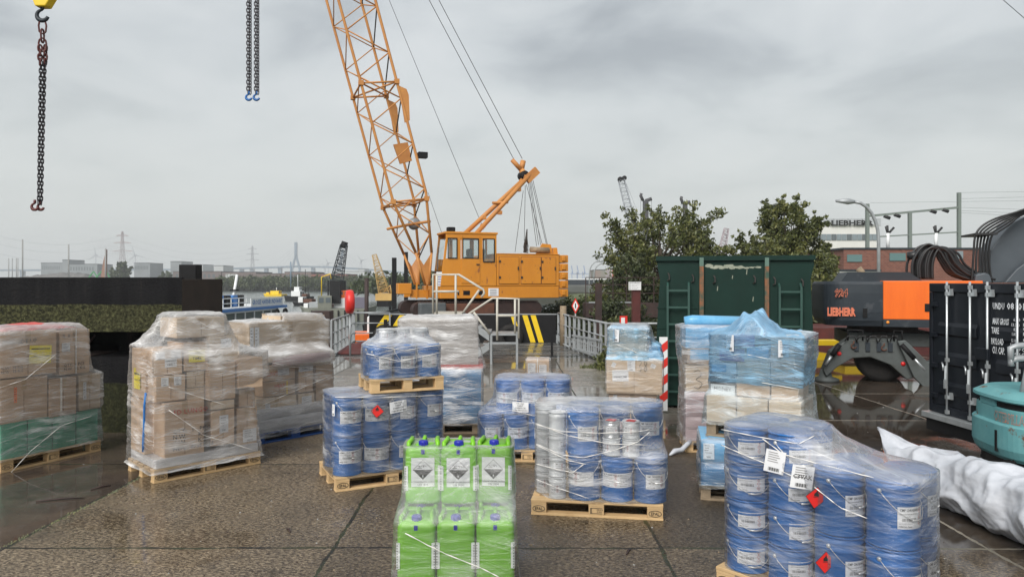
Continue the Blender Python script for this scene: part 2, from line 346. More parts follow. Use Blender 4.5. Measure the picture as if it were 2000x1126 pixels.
    pn = MT(n, 'ADD', pn, MT(n, 'ADD', MT(n, 'MULTIPLY', fr.outputs[0], .07), MT(n, 'MULTIPLY', soakf, .035))); pn = MT(n, 'ADD', pn, MT(n, 'MULTIPLY', MT(n, 'SUBTRACT', NOI(n, P, 5, 4, .7), .5), .10))
    pud = ramp(n, [(.50, 0.0), (.60, 1.0)], pn)
    wet = MT(n, 'MULTIPLY', pud.outputs[0], MT(n, 'SUBTRACT', 1, jm))
    ro = N(n, 'ShaderNodeMapRange'); ro.inputs['From Min'].default_value = 0; ro.inputs['To Min'].default_value = .42; ro.inputs['To Max'].default_value = .045
    L.new(wet, ro.inputs[0]); L.new(ro.outputs[0], p.inputs['Roughness'])
    hgt = MT(n, 'MULTIPLY', MT(n, 'ADD', MT(n, 'MULTIPLY', ag, MT(n, 'SUBTRACT', 1.0, MT(n, 'MULTIPLY', sm, .8))), MT(n, 'MULTIPLY', jm, -1.6)), MT(n, 'SUBTRACT', 1, MT(n, 'MULTIPLY', wet, .97)))
    bp = N(n, 'ShaderNodeBump', i_Strength=.75, i_Distance=.012); L.new(hgt, bp.inputs['Height']); L.new(bp.outputs[0], p.inputs['Normal'])
    return m
def water_mat():
    m, n = newmat('river_water'); L = n.links
    o = N(n, 'ShaderNodeOutputMaterial'); p = N(n, 'ShaderNodeBsdfPrincipled'); L.new(p.outputs[0], o.inputs[0])
    p.inputs['Base Color'].default_value = (.10, .12, .12, 1); p.inputs['Roughness'].default_value = .16
    t = N(n, 'ShaderNodeTexCoord'); mp = N(n, 'ShaderNodeMapping'); mp.inputs['Scale'].default_value = (1, .5, 1); L.new(t.outputs['Object'], mp.inputs[0])
    f = MT(n, 'ADD', NOI(n, mp.outputs[0], .6, 5), MT(n, 'MULTIPLY', NOI(n, mp.outputs[0], .06, 3), 3.0))
    bp = N(n, 'ShaderNodeBump', i_Strength=.55, i_Distance=.35); L.new(f, bp.inputs['Height']); L.new(bp.outputs[0], p.inputs['Normal'])
    return m
def leaf_mat(name, a, b, c, nsc=1.2):
    m, n = newmat(name); L = n.links
    o = N(n, 'ShaderNodeOutputMaterial'); p = N(n, 'ShaderNodeBsdfPrincipled'); p.inputs['Roughness'].default_value = .5
    t = N(n, 'ShaderNodeTexCoord'); g = N(n, 'ShaderNodeNewGeometry')
    f = MT(n, 'ADD', MT(n, 'MULTIPLY', NOI(n, t.outputs['Object'], nsc, 3), .75), MT(n, 'MULTIPLY', g.outputs['Random Per Island'], .28))
    r = ramp(n, [(.38, a), (.52, b), (.68, c)], f); L.new(r.outputs[0], p.inputs['Base Color'])
    tr = N(n, 'ShaderNodeBsdfTranslucent'); L.new(r.outputs[0], tr.inputs[0]); mx = N(n, 'ShaderNodeMixShader'); mx.inputs[0].default_value = .25
    L.new(p.outputs[0], mx.inputs[1]); L.new(tr.outputs[0], mx.inputs[2]); L.new(mx.outputs[0], o.inputs[0]); return m
M['leaf'] = leaf_mat('leaves', (.040, .050, .014), (.095, .115, .030), (.20, .20, .065), 1.0)
M['leaf_dark'] = leaf_mat('dark_leaves', (.028, .036, .018), (.055, .075, .026), (.11, .12, .05))
M['leaf_far'] = leaf_mat('far_leaves', (.03, .04, .018), (.06, .085, .028), (.11, .13, .05), .3)
def brick_mat(name, c1, c2, mc, scale, bw=.5, rh=.25):
    m, n = newmat(name); L = n.links
    o = N(n, 'ShaderNodeOutputMaterial'); p = N(n, 'ShaderNodeBsdfPrincipled'); p.inputs['Roughness'].default_value = .85; L.new(p.outputs[0], o.inputs[0])
    t = N(n, 'ShaderNodeTexCoord'); s = N(n, 'ShaderNodeSeparateXYZ'); L.new(t.outputs['Object'], s.inputs[0]); c = N(n, 'ShaderNodeCombineXYZ')
    L.new(MT(n, 'ADD', s.outputs[0], s.outputs[1]), c.inputs[0]); L.new(s.outputs[2], c.inputs[1])
    b = N(n, 'ShaderNodeTexBrick', i_Scale=float(scale)); b.inputs['Color1'].default_value = (*c1, 1); b.inputs['Color2'].default_value = (*c2, 1); b.inputs['Mortar'].default_value = (*mc, 1)
    b.inputs['Brick Width'].default_value = bw; b.inputs['Row Height'].default_value = rh; L.new(c.outputs[0], b.inputs['Vector']); L.new(b.outputs['Color'], p.inputs['Base Color']); return m
M['brick'] = brick_mat('red_brick', (.20, .075, .05), (.14, .05, .035), (.17, .12, .10), 2)
def film_mat(name, tint, dens, seed):
    """stretch film: almost clear where single, milky where many layers and creases lie over each other"""
    m, n = newmat(name); L = n.links
    o = N(n, 'ShaderNodeOutputMaterial'); uv = N(n, 'ShaderNodeUVMap'); uv.uv_map = 'UVMap'
    off = N(n, 'ShaderNodeVectorMath', operation='ADD'); off.inputs[1].default_value = (seed * 3.7, seed * 1.9, 0); L.new(uv.outputs[0], off.inputs[0])
    warp = N(n, 'ShaderNodeTexNoise', i_Scale=1.6, i_Detail=2.0); L.new(off.outputs[0], warp.inputs['Vector'])
    wv = N(n, 'ShaderNodeVectorMath', operation='SCALE'); wv.inputs['Scale'].default_value = .22; L.new(warp.outputs['Color'], wv.inputs[0])
    P = N(n, 'ShaderNodeVectorMath', operation='ADD'); L.new(off.outputs[0], P.inputs[0]); L.new(wv.outputs[0], P.inputs[1])
    def streak(ang, su, sv, lo, hi, det=6):
        mp = N(n, 'ShaderNodeMapping', vector_type='TEXTURE'); mp.inputs['Rotation'].default_value = (0, 0, R(ang)); mp.inputs['Scale'].default_value = (1 / su, 1 / sv, 1); L.new(P.outputs[0], mp.inputs[0])
        f = NOI(n, mp.outputs[0], 1, det, .6); return ramp(n, [(lo, 0.0), (hi, 1.0)], f).outputs[0], f
    a, fa = streak(3, 1.1, 60, .51, .70); b, fb = streak(-16, 1.3, 75, .55, .72); c, fc = streak(19, 1.0, 50, .56, .76); d, fd = streak(-7, 1.8, 7, .50, .70, 5)
    pat = NOI(n, off.outputs[0], 2.3, 3)
    pr = ramp(n, [(.36, .30), (.64, 1.45)], pat).outputs[0]
    f = MT(n, 'ADD', MT(n, 'MULTIPLY', a, .42), MT(n, 'ADD', MT(n, 'MULTIPLY', b, .34), MT(n, 'MULTIPLY', c, .30)))
    f = MT(n, 'MULTIPLY', MT(n, 'ADD', f, MT(n, 'MULTIPLY', d, .46)), pr)
    f = MT(n, 'ADD', MT(n, 'MULTIPLY', f, dens), .035 * dens)
    g = N(n, 'ShaderNodeNewGeometry'); sg = N(n, 'ShaderNodeSeparateXYZ'); L.new(g.outputs['Normal'], sg.inputs[0])
    top = MT(n, 'POWER', MT(n, 'ABSOLUTE', sg.outputs[2]), .85)          # upward faces whitened: slack folds, plus the sky's sheen put into the colour
    f = MT(n, 'ADD', f, MT(n, 'MULTIPLY', MT(n, 'MULTIPLY', top, .62 * dens), MT(n, 'ADD', MT(n, 'MULTIPLY', pat, 1.5), -.12)))
    fc_ = N(n, 'ShaderNodeClamp'); fc_.inputs['Max'].default_value = .88; L.new(f, fc_.inputs[0])
    hsum = MT(n, 'ADD', fa, MT(n, 'ADD', fb, fc))
    bp = N(n, 'ShaderNodeBump', i_Strength=.55, i_Distance=.012); L.new(hsum, bp.inputs['Height'])
    tr = N(n, 'ShaderNodeBsdfTransparent'); tr.inputs[0].default_value = tuple(.55 + .45 * x for x in tint) + (1,)
    gl = N(n, 'ShaderNodeBsdfGlossy'); gl.inputs['Roughness'].default_value = .16; gl.inputs[0].default_value = (.95, .96, .97, 1); L.new(bp.outputs[0], gl.inputs['Normal'])
    fr = N(n, 'ShaderNodeFresnel', i_IOR=1.5); L.new(bp.outputs[0], fr.inputs['Normal'])
    frs = MT(n, 'MINIMUM', MT(n, 'MULTIPLY', fr.outputs[0], 1.0), .8)
    df = N(n, 'ShaderNodeBsdfPrincipled'); df.inputs['Base Color'].default_value = (.97 * tint[0], .97 * tint[1], .97 * tint[2], 1); df.inputs['Roughness'].default_value = .3; L.new(bp.outputs[0], df.inputs['Normal'])
    tl = N(n, 'ShaderNodeBsdfTranslucent'); tl.inputs[0].default_value = (.8 * tint[0], .8 * tint[1], .8 * tint[2], 1)
    m0 = N(n, 'ShaderNodeMixShader'); m0.inputs[0].default_value = .25; L.new(df.outputs[0], m0.inputs[1]); L.new(tl.outputs[0], m0.inputs[2])
    m1 = N(n, 'ShaderNodeMixShader'); L.new(frs, m1.inputs[0]); L.new(tr.outputs[0], m1.inputs[1]); L.new(gl.outputs[0], m1.inputs[2])
    m2 = N(n, 'ShaderNodeMixShader'); L.new(fc_.outputs[0], m2.inputs[0]); L.new(m1.outputs[0], m2.inputs[1]); L.new(m0.outputs[0], m2.inputs[2]); L.new(m2.outputs[0], o.inputs[0])
    return m
def hull_mat(z_moss0, z_moss1, z2, z3):
    m, n = newmat('tarred_steel_with_algae'); L = n.links
    o = N(n, 'ShaderNodeOutputMaterial'); p = N(n, 'ShaderNodeBsdfPrincipled'); L.new(p.outputs[0], o.inputs[0])
    t = N(n, 'ShaderNodeTexCoord'); P = t.outputs['Object']; s = N(n, 'ShaderNodeSeparateXYZ'); L.new(P, s.inputs[0]); z = MT(n, 'ADD', s.outputs[2], MT(n, 'MULTIPLY', MT(n, 'SUBTRACT', NOI(n, P, 3), .5), .07))
    vs2 = N(n, 'ShaderNodeMapping'); vs2.inputs['Scale'].default_value = (3, 3, .35); L.new(P, vs2.inputs[0]); tar = ramp(n, [(.40, (.004, .004, .005)), (.56, (.009, .009, .010)), (.66, (.022, .018, .016)), (.78, (.045, .026, .016))], NOI(n, vs2.outputs[0], 1.3, 8, .7)).outputs[0]
    st = N(n, 'ShaderNodeMapping'); st.inputs['Scale'].default_value = (1, 1, 1); L.new(P, st.inputs[0])
    al = ramp(n, [(.38, (.006, .006, .004)), (.47, (.020, .021, .010)), (.55, (.060, .060, .026)), (.66, (.12, .12, .055))], NOI(n, st.outputs[0], 21, 9, .82, .6)).outputs[0]
    b1 = MT(n, 'MULTIPLY', MT(n, 'LESS_THAN', z, z_moss1), MT(n, 'GREATER_THAN', z, z_moss0)); b2 = MT(n, 'LESS_THAN', z, z3)
    c = MIX(n, b1, tar, al); al2 = MIX(n, .6, al, (.012, .014, .006)); c = MIX(n, b2, c, al2); L.new(c, p.inputs['Base Color'])
    p.inputs['Roughness'].default_value = .75; p.inputs['Specular IOR Level'].default_value = .15
    bp = N(n, 'ShaderNodeBump', i_Strength=.8, i_Distance=.02); L.new(NOI(n, P, 30, 5), bp.inputs['Height']); L.new(bp.outputs[0], p.inputs['Normal'])
    return m
# ---------------------------------------------------------------- stacked loads
def hull2(pts):
    pts = sorted(set((round(a, 4), round(b, 4)) for a, b in pts))
    def half(ps):
        h = []
        for q in ps:
            while len(h) > 1 and (h[-1][0] - h[-2][0]) * (q[1] - h[-2][1]) - (h[-1][1] - h[-2][1]) * (q[0] - h[-2][0]) <= 0: h.pop()
            h.append(q)
        return h
    a, b = half(pts), half(pts[::-1]); return a[:-1] + b[:-1]
def rect_pts(x0, y0, x1, y1, r=.02):
    P = []
    for cx, cy_, s in ((x1 - r, y1 - r, 0), (x0 + r, y1 - r, 1), (x0 + r, y0 + r, 2), (x1 - r, y0 + r, 3)):
        for k in range(4): t = pi / 2 * (s + k / 3); P.append((cx + r * math.cos(t), cy_ + r * math.sin(t)))
    return P
def circ_pts(cs):
    return [(x + r * math.cos(2 * pi * k / 20), y + r * math.sin(2 * pi * k / 20)) for x, y, r in cs for k in range(20)]
def polar(h, c, th):
    dx, dy = math.cos(th), math.sin(th); best = .01
    for i in range(len(h)):
        ax, ay = h[i][0] - c[0], h[i][1] - c[1]; bx, by = h[(i + 1) % len(h)][0] - c[0], h[(i + 1) % len(h)][1] - c[1]
        ex, ey = bx - ax, by - ay; den = dx * ey - dy * ex
        if abs(den) < 1e-9: continue
        t = (ax * ey - ay * ex) / den; u = (ax * dy - ay * dx) / den
        if t > 0 and -1e-6 <= u <= 1 + 1e-6: best = max(best, t)
    return best
class Load:
    """a local frame: origin at a corner of the footprint, x along the front, y away from the camera"""
    def __init__(s, ox, oy, deg):
        s.o = Vector((ox, oy, 0)); s.a = R(deg); s.x = Vector((math.cos(s.a), math.sin(s.a), 0)); s.y = Vector((-math.sin(s.a), math.cos(s.a), 0))
    def w(s, lx, ly, z=0): return s.o + s.x * lx + s.y * ly + Vector((0, 0, z))
    def ray(s, px, py, ly=0):
        d = Vector(((px - HX) / F, 1, (HY - py) / F)); t = (s.o + s.y * ly).dot(s.y) / Vector((d.x, d.y, 0)).dot(s.y)
        q = Vector((d.x, d.y, 0)) * t - s.o; return q.dot(s.x), EYE + d.z * t
    def box_px(s, px0, py0, px1, py1, ly, depth, **k):
        x0, za = s.ray(px0, (py0 + py1) / 2, ly); x1, zb = s.ray(px1, (py0 + py1) / 2, ly); pm = (px0 + px1) / 2
        z1 = s.ray(pm, py0, ly)[1]; z0 = s.ray(pm, py1, ly)[1]; return carton(s, x0, ly, z0, x1 - x0, depth, z1 - z0, **k)
def carton(L, x, y, z, wd, dp, ht, label, group=None, m='card', marks=(), tape='v', rot=0, name='cardboard_box', cat='box', bulge=0):
    """marks: (kind, u0, v0, u1, v1[, text]) in fractions of the front face"""
    t = thing(name, label, cat, L.w(x + wd / 2, y + dp / 2, z), L.a + R(rot), group)
    b = MB().mat(M[m]); hw, hd = wd / 2 - .004, dp / 2 - .004
    if bulge:
        n = 8; V = []; Fc = []
        for i in range(n + 1):
            for j in range(n + 1):
                u, v = i / n * 2 - 1, j / n * 2 - 1; bl = bulge * (1 - u * u) * (1 - v * v)
                V += [(u * hw, -hd - bl, (v + 1) / 2 * ht), (u * hw, v * hd, ht + bl * .7)]
        for i in range(n):
            for j in range(n):
                a = (i * (n + 1) + j) * 2; c = a + 2 * (n + 1)
                Fc += [(a, c, c + 2, a + 2), (a + 1, c + 1, c + 3, a + 3)]
        b.add(V, Fc, True); b.box(-hw, hw, -hd + .004, hd, .001, ht - .004)
    else: b.box(-hw, hw, -hd, hd, .001, ht - .001)
    b.build('carton' if m.startswith('card') else 'pack', t, bevel=0 if bulge else .006)
    fr = lambda u, v: ((u - .5) * wd, -hd - .0025 - bulge, v * ht)
    if tape:
        q = MB().mat(M['tape']); tw = .03
        if tape == 'v':
            q.box(-tw, tw, -hd - .0015, hd, ht - .003, ht + .0005); q.box(-tw, tw, -hd - .0015, -hd + .01, ht * .72, ht - .003)
            q.mat(M['seam_shade']); q.box(-.0015, .0015, -hd - .003, -hd + .01, .02, ht * .7)  # thin dark strip standing in for the shaded gap between the flaps
        else:
            q.box(-hw - .001, hw + .001, -hd - .0015, -hd + .01, ht * .5 - .02, ht * .5 + .02)
        q.build('tape', t)
    for mk in marks:
        k, u0, v0, u1, v1 = mk[:5]; mp = fr; q = MB(); tx = mk[5] if len(mk) > 5 else ''
        ang = mk[6] if len(mk) > 6 else 0
        cu, cv = (u0 + u1) / 2 * wd - wd / 2, (v0 + v1) / 2 * ht; ca, sa = math.cos(R(ang)), math.sin(R(ang))
        W_, H_ = (u1 - u0) * wd, (v1 - v0) * ht
        def pm(a, b_, dd=0): return (cu + a * ca - b_ * sa, -hd - bulge - .0035 - dd, cv + a * sa + b_ * ca)
        if k in ('paper', 'yellow_paper', 'orange_paper'):
            q.mat(M[k]).rect(pm, -W_ / 2, -H_ / 2, W_ / 2, H_ / 2); q.mat(M['ink' if k != 'paper' or tx else 'grey_ink'])
            p2 = lambda a, b_: pm(a, b_, .001)
            if k == 'yellow_paper': q.rect(p2, -W_ * .42, H_ * .28, W_ * .42, H_ * .34)
            if tx:
                ls = tx.split('\n')
                for i, l in enumerate(ls): q.text(l, min(H_ / (len(ls) + .8), W_ / max(3, len(l)) * 1.5), lambda a, b_, i=i: p2(a, b_ + H_ * (.5 - (i + 1) / (len(ls) + .5))), align='CENTER', bold=.01)
            else:
                rr = random.Random(int(u0 * 1000 + v0 * 77))
                for i in range(4):
                    yy = H_ * (.34 - i * .15); q.rect(p2, -W_ * .38, yy, -W_ * .38 + W_ * rr.uniform(.3, .7), yy + H_ * .035)
                q.mat(M['ink'])
                for i in range(12): q.rect(p2, -W_ * .2 + i * W_ * .035, -H_ * .42, -W_ * .2 + i * W_ * .035 + W_ * rr.uniform(.008, .022), -H_ * .30)
            q.build('paper_label' if k == 'paper' else 'sticker', t)
        elif k == 'text' or k == 'red' or k == 'grey':
            q.mat(M[{'text': 'ink', 'red': 'red_ink', 'grey': 'grey_ink'}[k]]); ls = tx.split('\n')
            for i, l in enumerate(ls): q.text(l, H_ / len(ls) * 1.05, lambda a, b_, i=i: pm(a - W_ / 2, b_ + H_ / 2 - H_ / len(ls) * (i + .85)), bold=.008)
            q.build('print', t)
        elif k == 'scrawl':
            q.mat(M['ink']); ls = tx; sz = H_
            paths = {'3': [(.05, .9), (.5, .98), (.75, .75), (.3, .5), (.8, .3), (.5, .02), (.05, .1)], '8': [(.7, .85), (.3, .95), (.2, .7), (.75, .35), (.55, .02), (.15, .2), (.75, .7), (.7, .85)], 'C': [(.9, .85), (.5, .98), (.15, .5), (.45, .03), (.95, .12)], '0': [(.5, .98), (.12, .5), (.5, .02), (.88, .5), (.55, .98)]}
            for i, ch_ in enumerate(ls):
                pp = paths[ch_]; sm_ = []
                for j in range(len(pp) - 1):
                    p0, p1, p2_, p3 = pp[max(j - 1, 0)], pp[j], pp[j + 1], pp[min(j + 2, len(pp) - 1)]
                    for s_ in range(6):
                        f = s_ / 6; sm_.append(tuple(.5 * (2 * p1[d] + (p2_[d] - p0[d]) * f + (2 * p0[d] - 5 * p1[d] + 4 * p2_[d] - p3[d]) * f * f + (3 * p1[d] - p0[d] - 3 * p2_[d] + p3[d]) * f ** 3) for d in (0, 1)))
                q.tube([pm(-W_ / 2 + (i + a * .8) * W_ / len(ls), -H_ / 2 + b_ * H_) for a, b_ in sm_], .0035, 4)
            q.build('handwriting', t)
        elif k == 'arrow':
            q.mat(M['ink']); q.poly(pm, [(-W_ / 2, 0), (0, H_ / 2), (W_ / 2, 0)]); q.rect(pm, -W_ * .15, -H_ / 2, W_ * .15, 0); q.build('print', t)
        elif k == 'strap':
            q.mat(M['strap']).box(u0 * wd - wd / 2, u1 * wd - wd / 2, -hd - bulge - .004, hd + .004, -.001, ht + .004); q.build('strap', t)
        elif k == 'patch':
            q.mat(M[tx]).rect(pm, -W_ / 2, -H_ / 2, W_ / 2, H_ / 2); q.build('print_panel', t)
    return t
def film(L, label, levels, c, ztop, tint=(1, 1, 1), dens=1.0, seed=1, ease=1.0, topfn=None, wr=.008, ropes=(), papers=(), name='stretch_film', skirt=.0):
    """levels: (z, points); the film spans between them, then closes over the top"""
    hs = [(z, hull2(p)) for z, p in levels]; NT = 168; base = max(hs, key=lambda k: sum(polar(k[1], c, i) for i in range(6)))[1]
    per = []                                                   # angles spaced evenly along the footprint's outline
    Lc = [math.dist(base[i], base[(i + 1) % len(base)]) for i in range(len(base))]; tot = sum(Lc); i = 0; acc = 0
    for k in range(NT):
        d = tot * k / NT
        while acc + Lc[i] < d: acc += Lc[i]; i += 1
        f = (d - acc) / Lc[i]; a, b = base[i], base[(i + 1) % len(base)]; per.append(math.atan2(a[1] + (b[1] - a[1]) * f - c[1], a[0] + (b[0] - a[0]) * f - c[0]))
    rad = [[polar(h, c, th) + .010 for th in per] for z, h in hs]; zs = [z for z, h in hs]
    def rz(k, z):
        j = max(0, min(len(zs) - 2, sum(1 for q in zs[1:] if q <= z))); f = max(0, min(1, (z - zs[j]) / (zs[j + 1] - zs[j] + 1e-9)))
        f2 = f ** ease if rad[j + 1][k] < rad[j][k] else f; return rad[j][k] * (1 - f2) + rad[j + 1][k] * f2
    rows = []; z = zs[0]
    while z < zs[-1] - .008: rows.append(z); z += .022
    rows.append(zs[-1]); V = []; UV = []
    for ri, z in enumerate(rows):
        for k in range(NT + 1):
            kk = k % NT; r = rz(kk, z); th = per[kk]; u = tot * k / NT
            q = Vector((u * 1.2 + seed * 9 + z * .6, z * 22, seed)); q2 = Vector((math.cos(th) * 2 + seed, math.sin(th) * 2, z * 3))
            r += wr * mnoise.noise(q) + wr * .9 * mnoise.noise(q2 * 2) + wr * .5 * mnoise.noise(Vector((u * 6 - z * 9, z * 30, seed * 3)))
            r = max(r, rz(kk, z) - .006)
            if ri == 0: r += skirt
            V.append(L_(c, r, th, z + (.010 * mnoise.noise(Vector((u * 5, seed, 0))) if ri in (0,) else 0))); UV.append((u, z))
    NR = len(rows); rings = 12; top0 = len(V)
    for j in range(1, rings + 1):
        f = 1 - j / rings
        for k in range(NT + 1):
            kk = k % NT; r = rz(kk, zs[-1]) * f; th = per[kk]; x, y = c[0] + r * math.cos(th), c[1] + r * math.sin(th)
            zt = ztop if topfn is None else topfn(x, y); e = min(1, j / 2); zt = zs[-1] * (1 - e) + zt * e + .012 * e * mnoise.noise(Vector((x * 5, y * 5, seed))) + .006 * e * mnoise.noise(Vector((x * 16, y * 9, seed)))
            V.append((x, y, zt)); UV.append((x * .9 + .2 * y, zs[-1] + y))
    Fc = []
    for i in range(NR + rings - 1):
        for k in range(NT): a = i * (NT + 1) + k; Fc.append((a, a + 1, a + NT + 2, a + NT + 1))
    b = MB().mat(film_mat(name, tint, dens, seed)); b.add(V, Fc, True)
    t = thing(name, label, 'stretch film', L.o, L.a); b.build('sheet', t, uv=UV)
    def surf(px, py, ly=-.01, out=.004):
        lx, z = L.ray(px, py, ly)
        for _ in range(3):   # march onto the film's own front
            th = math.atan2(ly - c[1], lx - c[0]); k = min(range(NT), key=lambda q: abs((per[q] - th + pi) % (2 * pi) - pi)); r = rz(k, z)
            ly = c[1] + math.sin(th) * r; lx, z = L.ray(px, py, ly)
        th = math.atan2(ly - c[1], lx - c[0]); k = min(range(NT), key=lambda q: abs((per[q] - th + pi) % (2 * pi) - pi)); r = max(rz(k, min(z, zs[-1])) + out, math.hypot(lx - c[0], ly - c[1]) + out)
        return Vector((c[0] + r * math.cos(th), c[1] + r * math.sin(th), z)), th
    rb = MB().mat(M['strap'])
    for rp in ropes:
        P = []
        for (a, b_), (d, e) in zip(rp[:-1], rp[1:]):
            for i in range(7): P.append(surf(a + (d - a) * i / 7, b_ + (e - b_) * i / 7)[0])
        P.append(surf(*rp[-1])[0]); rb.tube(P, [.0028 + .0014 * math.sin(i * 1.7) for i in range(len(P))], 6)
    if ropes: rb.build('twisted_strand', t)
    for (px, py, wd, ht, ang, kind, tx) in papers:
        q, th = surf(px, py, out=.012); r_ = Matrix.Rotation(th + pi / 2, 4, 'Z') @ Matrix.Rotation(R(ang), 4, 'Y'); T = Matrix.Translation(q) @ r_
        g = MB(); pm = lambda a, b_, d=0: tuple(T @ Vector((a, -d + .004 * math.sin(a * 25), b_)))
        if kind == 'diamond': placard(g, pm, wd)
        else:
            g.mat(M['paper']).rect(lambda a, b_: pm(a, b_), -wd / 2, -ht / 2, wd / 2, ht / 2, 5)
            g.mat(M['ink']); ls = tx.split('\n') if tx else []
            for i, l in enumerate(ls): g.text(l, min(ht / (len(ls) + .8), wd / max(3, len(l)) * 1.45), lambda a, b_, i=i: pm(a, b_ + ht * (.5 - (i + 1) / (len(ls) + .5)), .003), align='CENTER', bold=.01)
            if not ls or kind == 'bar':
                for i in range(14): g.rect(lambda a, b_: pm(a, b_, .003), -wd * .28 + i * wd * .04, -ht * .42, -wd * .28 + i * wd * .04 + wd * (.012 + .012 * (i % 3)), -ht * .27)
                g.mat(M['grey_ink'])
                for i in range(5): g.rect(lambda a, b_: pm(a, b_, .003), -wd * .36, ht * (.38 - i * .1), wd * (.1 + .2 * ((i * 7) % 3) / 3), ht * (.405 - i * .1))
        g.build('placard' if kind == 'diamond' else 'paper_tag', t)
    return t
def L_(c, r, th, z): return (c[0] + r * math.cos(th), c[1] + r * math.sin(th), z)
def placard(g, pm, s):
    h = s / 2; g.mat(M['ink']).poly(lambda a, b: pm(a, b, 0), [(0, -h), (h, 0), (0, h), (-h, 0)])
    g.mat(M['red']).poly(lambda a, b: pm(a, b, .001), [(0, -h * .95), (h * .95, 0), (0, h * .95), (-h * .95, 0)])
    g.mat(M['ink']).poly(lambda a, b: pm(a, b, .002), [(-h * .22, h * .12), (h * .22, h * .12), (h * .26, h * .32), (h * .12, h * .45), (h * .02, h * .7), (-h * .1, h * .48), (-h * .24, h * .36)])
    g.rect(lambda a, b: pm(a, b, .002), -h * .26, h * .02, h * .26, h * .06)
# ---------------------------------------------------------------- pallets
def pallet(L, label, x=0, y=0, z=0, wd=1.2, dp=.8, m='wood', brand='EPAL', rot=0, group='wooden pallets under the loads', mk=True, name='wooden_pallet'):
    t = thing(name, label, 'pallet', L.w(x, y, z), L.a + R(rot), group); mm = M[m]
    nb = 5 if dp > .7 else 4; bw = .145 if wd > 1 else .10; cw = .145 if wd > 1 else .10; fw = .10
    ys = [0, dp / 2 - fw / 2, dp - fw]; xs = [0, wd / 2 - cw / 2, wd - cw]
    q = MB().mat(mm)
    for i in range(nb):
        yy = (dp - .12) * i / (nb - 1); q.box(0, wd, yy + .001 * (i % 2), yy + .12, .122, .144)
    q.build('deck_boards', t, bevel=.003)
    q = MB().mat(mm)
    for xx in xs: q.box(xx + .002, xx + bw - .002, .002, dp - .002, .1, .1215)
    q.build('stringer_boards', t, bevel=.002)
    for xx in xs:
        for yy in ys:
            MB().mat(mm).box(xx + .003, xx + cw - .003, yy + .003, yy + fw - .003, .0225, .0995).build('block', t, bevel=.003)
    q = MB().mat(mm)
    for yy in ys: q.box(0, wd, yy, yy + fw, 0, .022)
    q.build('bottom_boards', t, bevel=.003)
    if mk:
        q = MB().mat(M['ink'])
        for xx in (xs[0], xs[2]):
            c = xx + cw / 2; pm = lambda a, b, c=c: (c + a, -.0005, .061 + b); n = 28
            ring = [(math.cos(2 * pi * i / n), math.sin(2 * pi * i / n)) for i in range(n)]; ra, rb_ = .058, .030
            q.add([pm(a * ra, b * rb_) for a, b in ring] + [pm(a * (ra - .005), b * (rb_ - .005)) for a, b in ring], [(i, (i + 1) % n, (i + 1) % n + n, i + n) for i in range(n)])
            q.text(brand, .040, lambda a, b, pm=pm: pm(a, b - .014), align='CENTER', sx=.85, bold=.012)
        c = xs[1] + cw / 2; pm = lambda a, b: (c + a, -.0005, .061 + b)
        q.text('DE-014\n2-18-9', .018, lambda a, b: pm(a + .005, b + .006), bold=.01); q.rect(pm, -.055, -.02, -.05, .024); q.rect(pm, -.045, -.02, -.040, .024)
        q.rect(pm, -.055, .024, .055, .028); q.rect(pm, -.055, -.024, .055, -.020); q.build('brand_mark', t)
    return t
# ---------------------------------------------------------------- pails
def cylmap(r, ang0=0): return lambda u, v, d=0: ((r + d) * math.sin(u / r + ang0), -(r + d) * math.cos(u / r + ang0), v)
def ghs(q, pm, u, v, s, k):
    h = s / 2; q.mat(M['red_ink']); ou = [(0, -h), (h, 0), (0, h), (-h, 0)]; inn = [(a * .78, b * .78) for a, b in ou]
    q.add([pm(u + a, v + b, .0006) for a, b in ou + inn], [(i, (i + 1) % 4, (i + 1) % 4 + 4, i + 4) for i in range(4)])
    q.mat(M['ink'])
    if k == 0: q.poly(lambda a, b: pm(u + a * s, v + b * s, .0006), [(-.12, -.14), (.12, -.14), (.15, 0), (.02, .24), (-.13, .02)])
    elif k == 1: q.rect(lambda a, b: pm(u + a, v + b, .0006), -s * .035, -s * .04, s * .035, s * .2); q.rect(lambda a, b: pm(u + a, v + b, .0006), -s * .035, -s * .18, s * .035, -s * .1)
    else: q.poly(lambda a, b: pm(u + a * s, v + b * s, .0006), [(-.17, -.12), (-.05, -.15), (0, -.05), (.08, -.14), (.17, -.06), (.06, .05), (0, .2), (-.04, .02)])
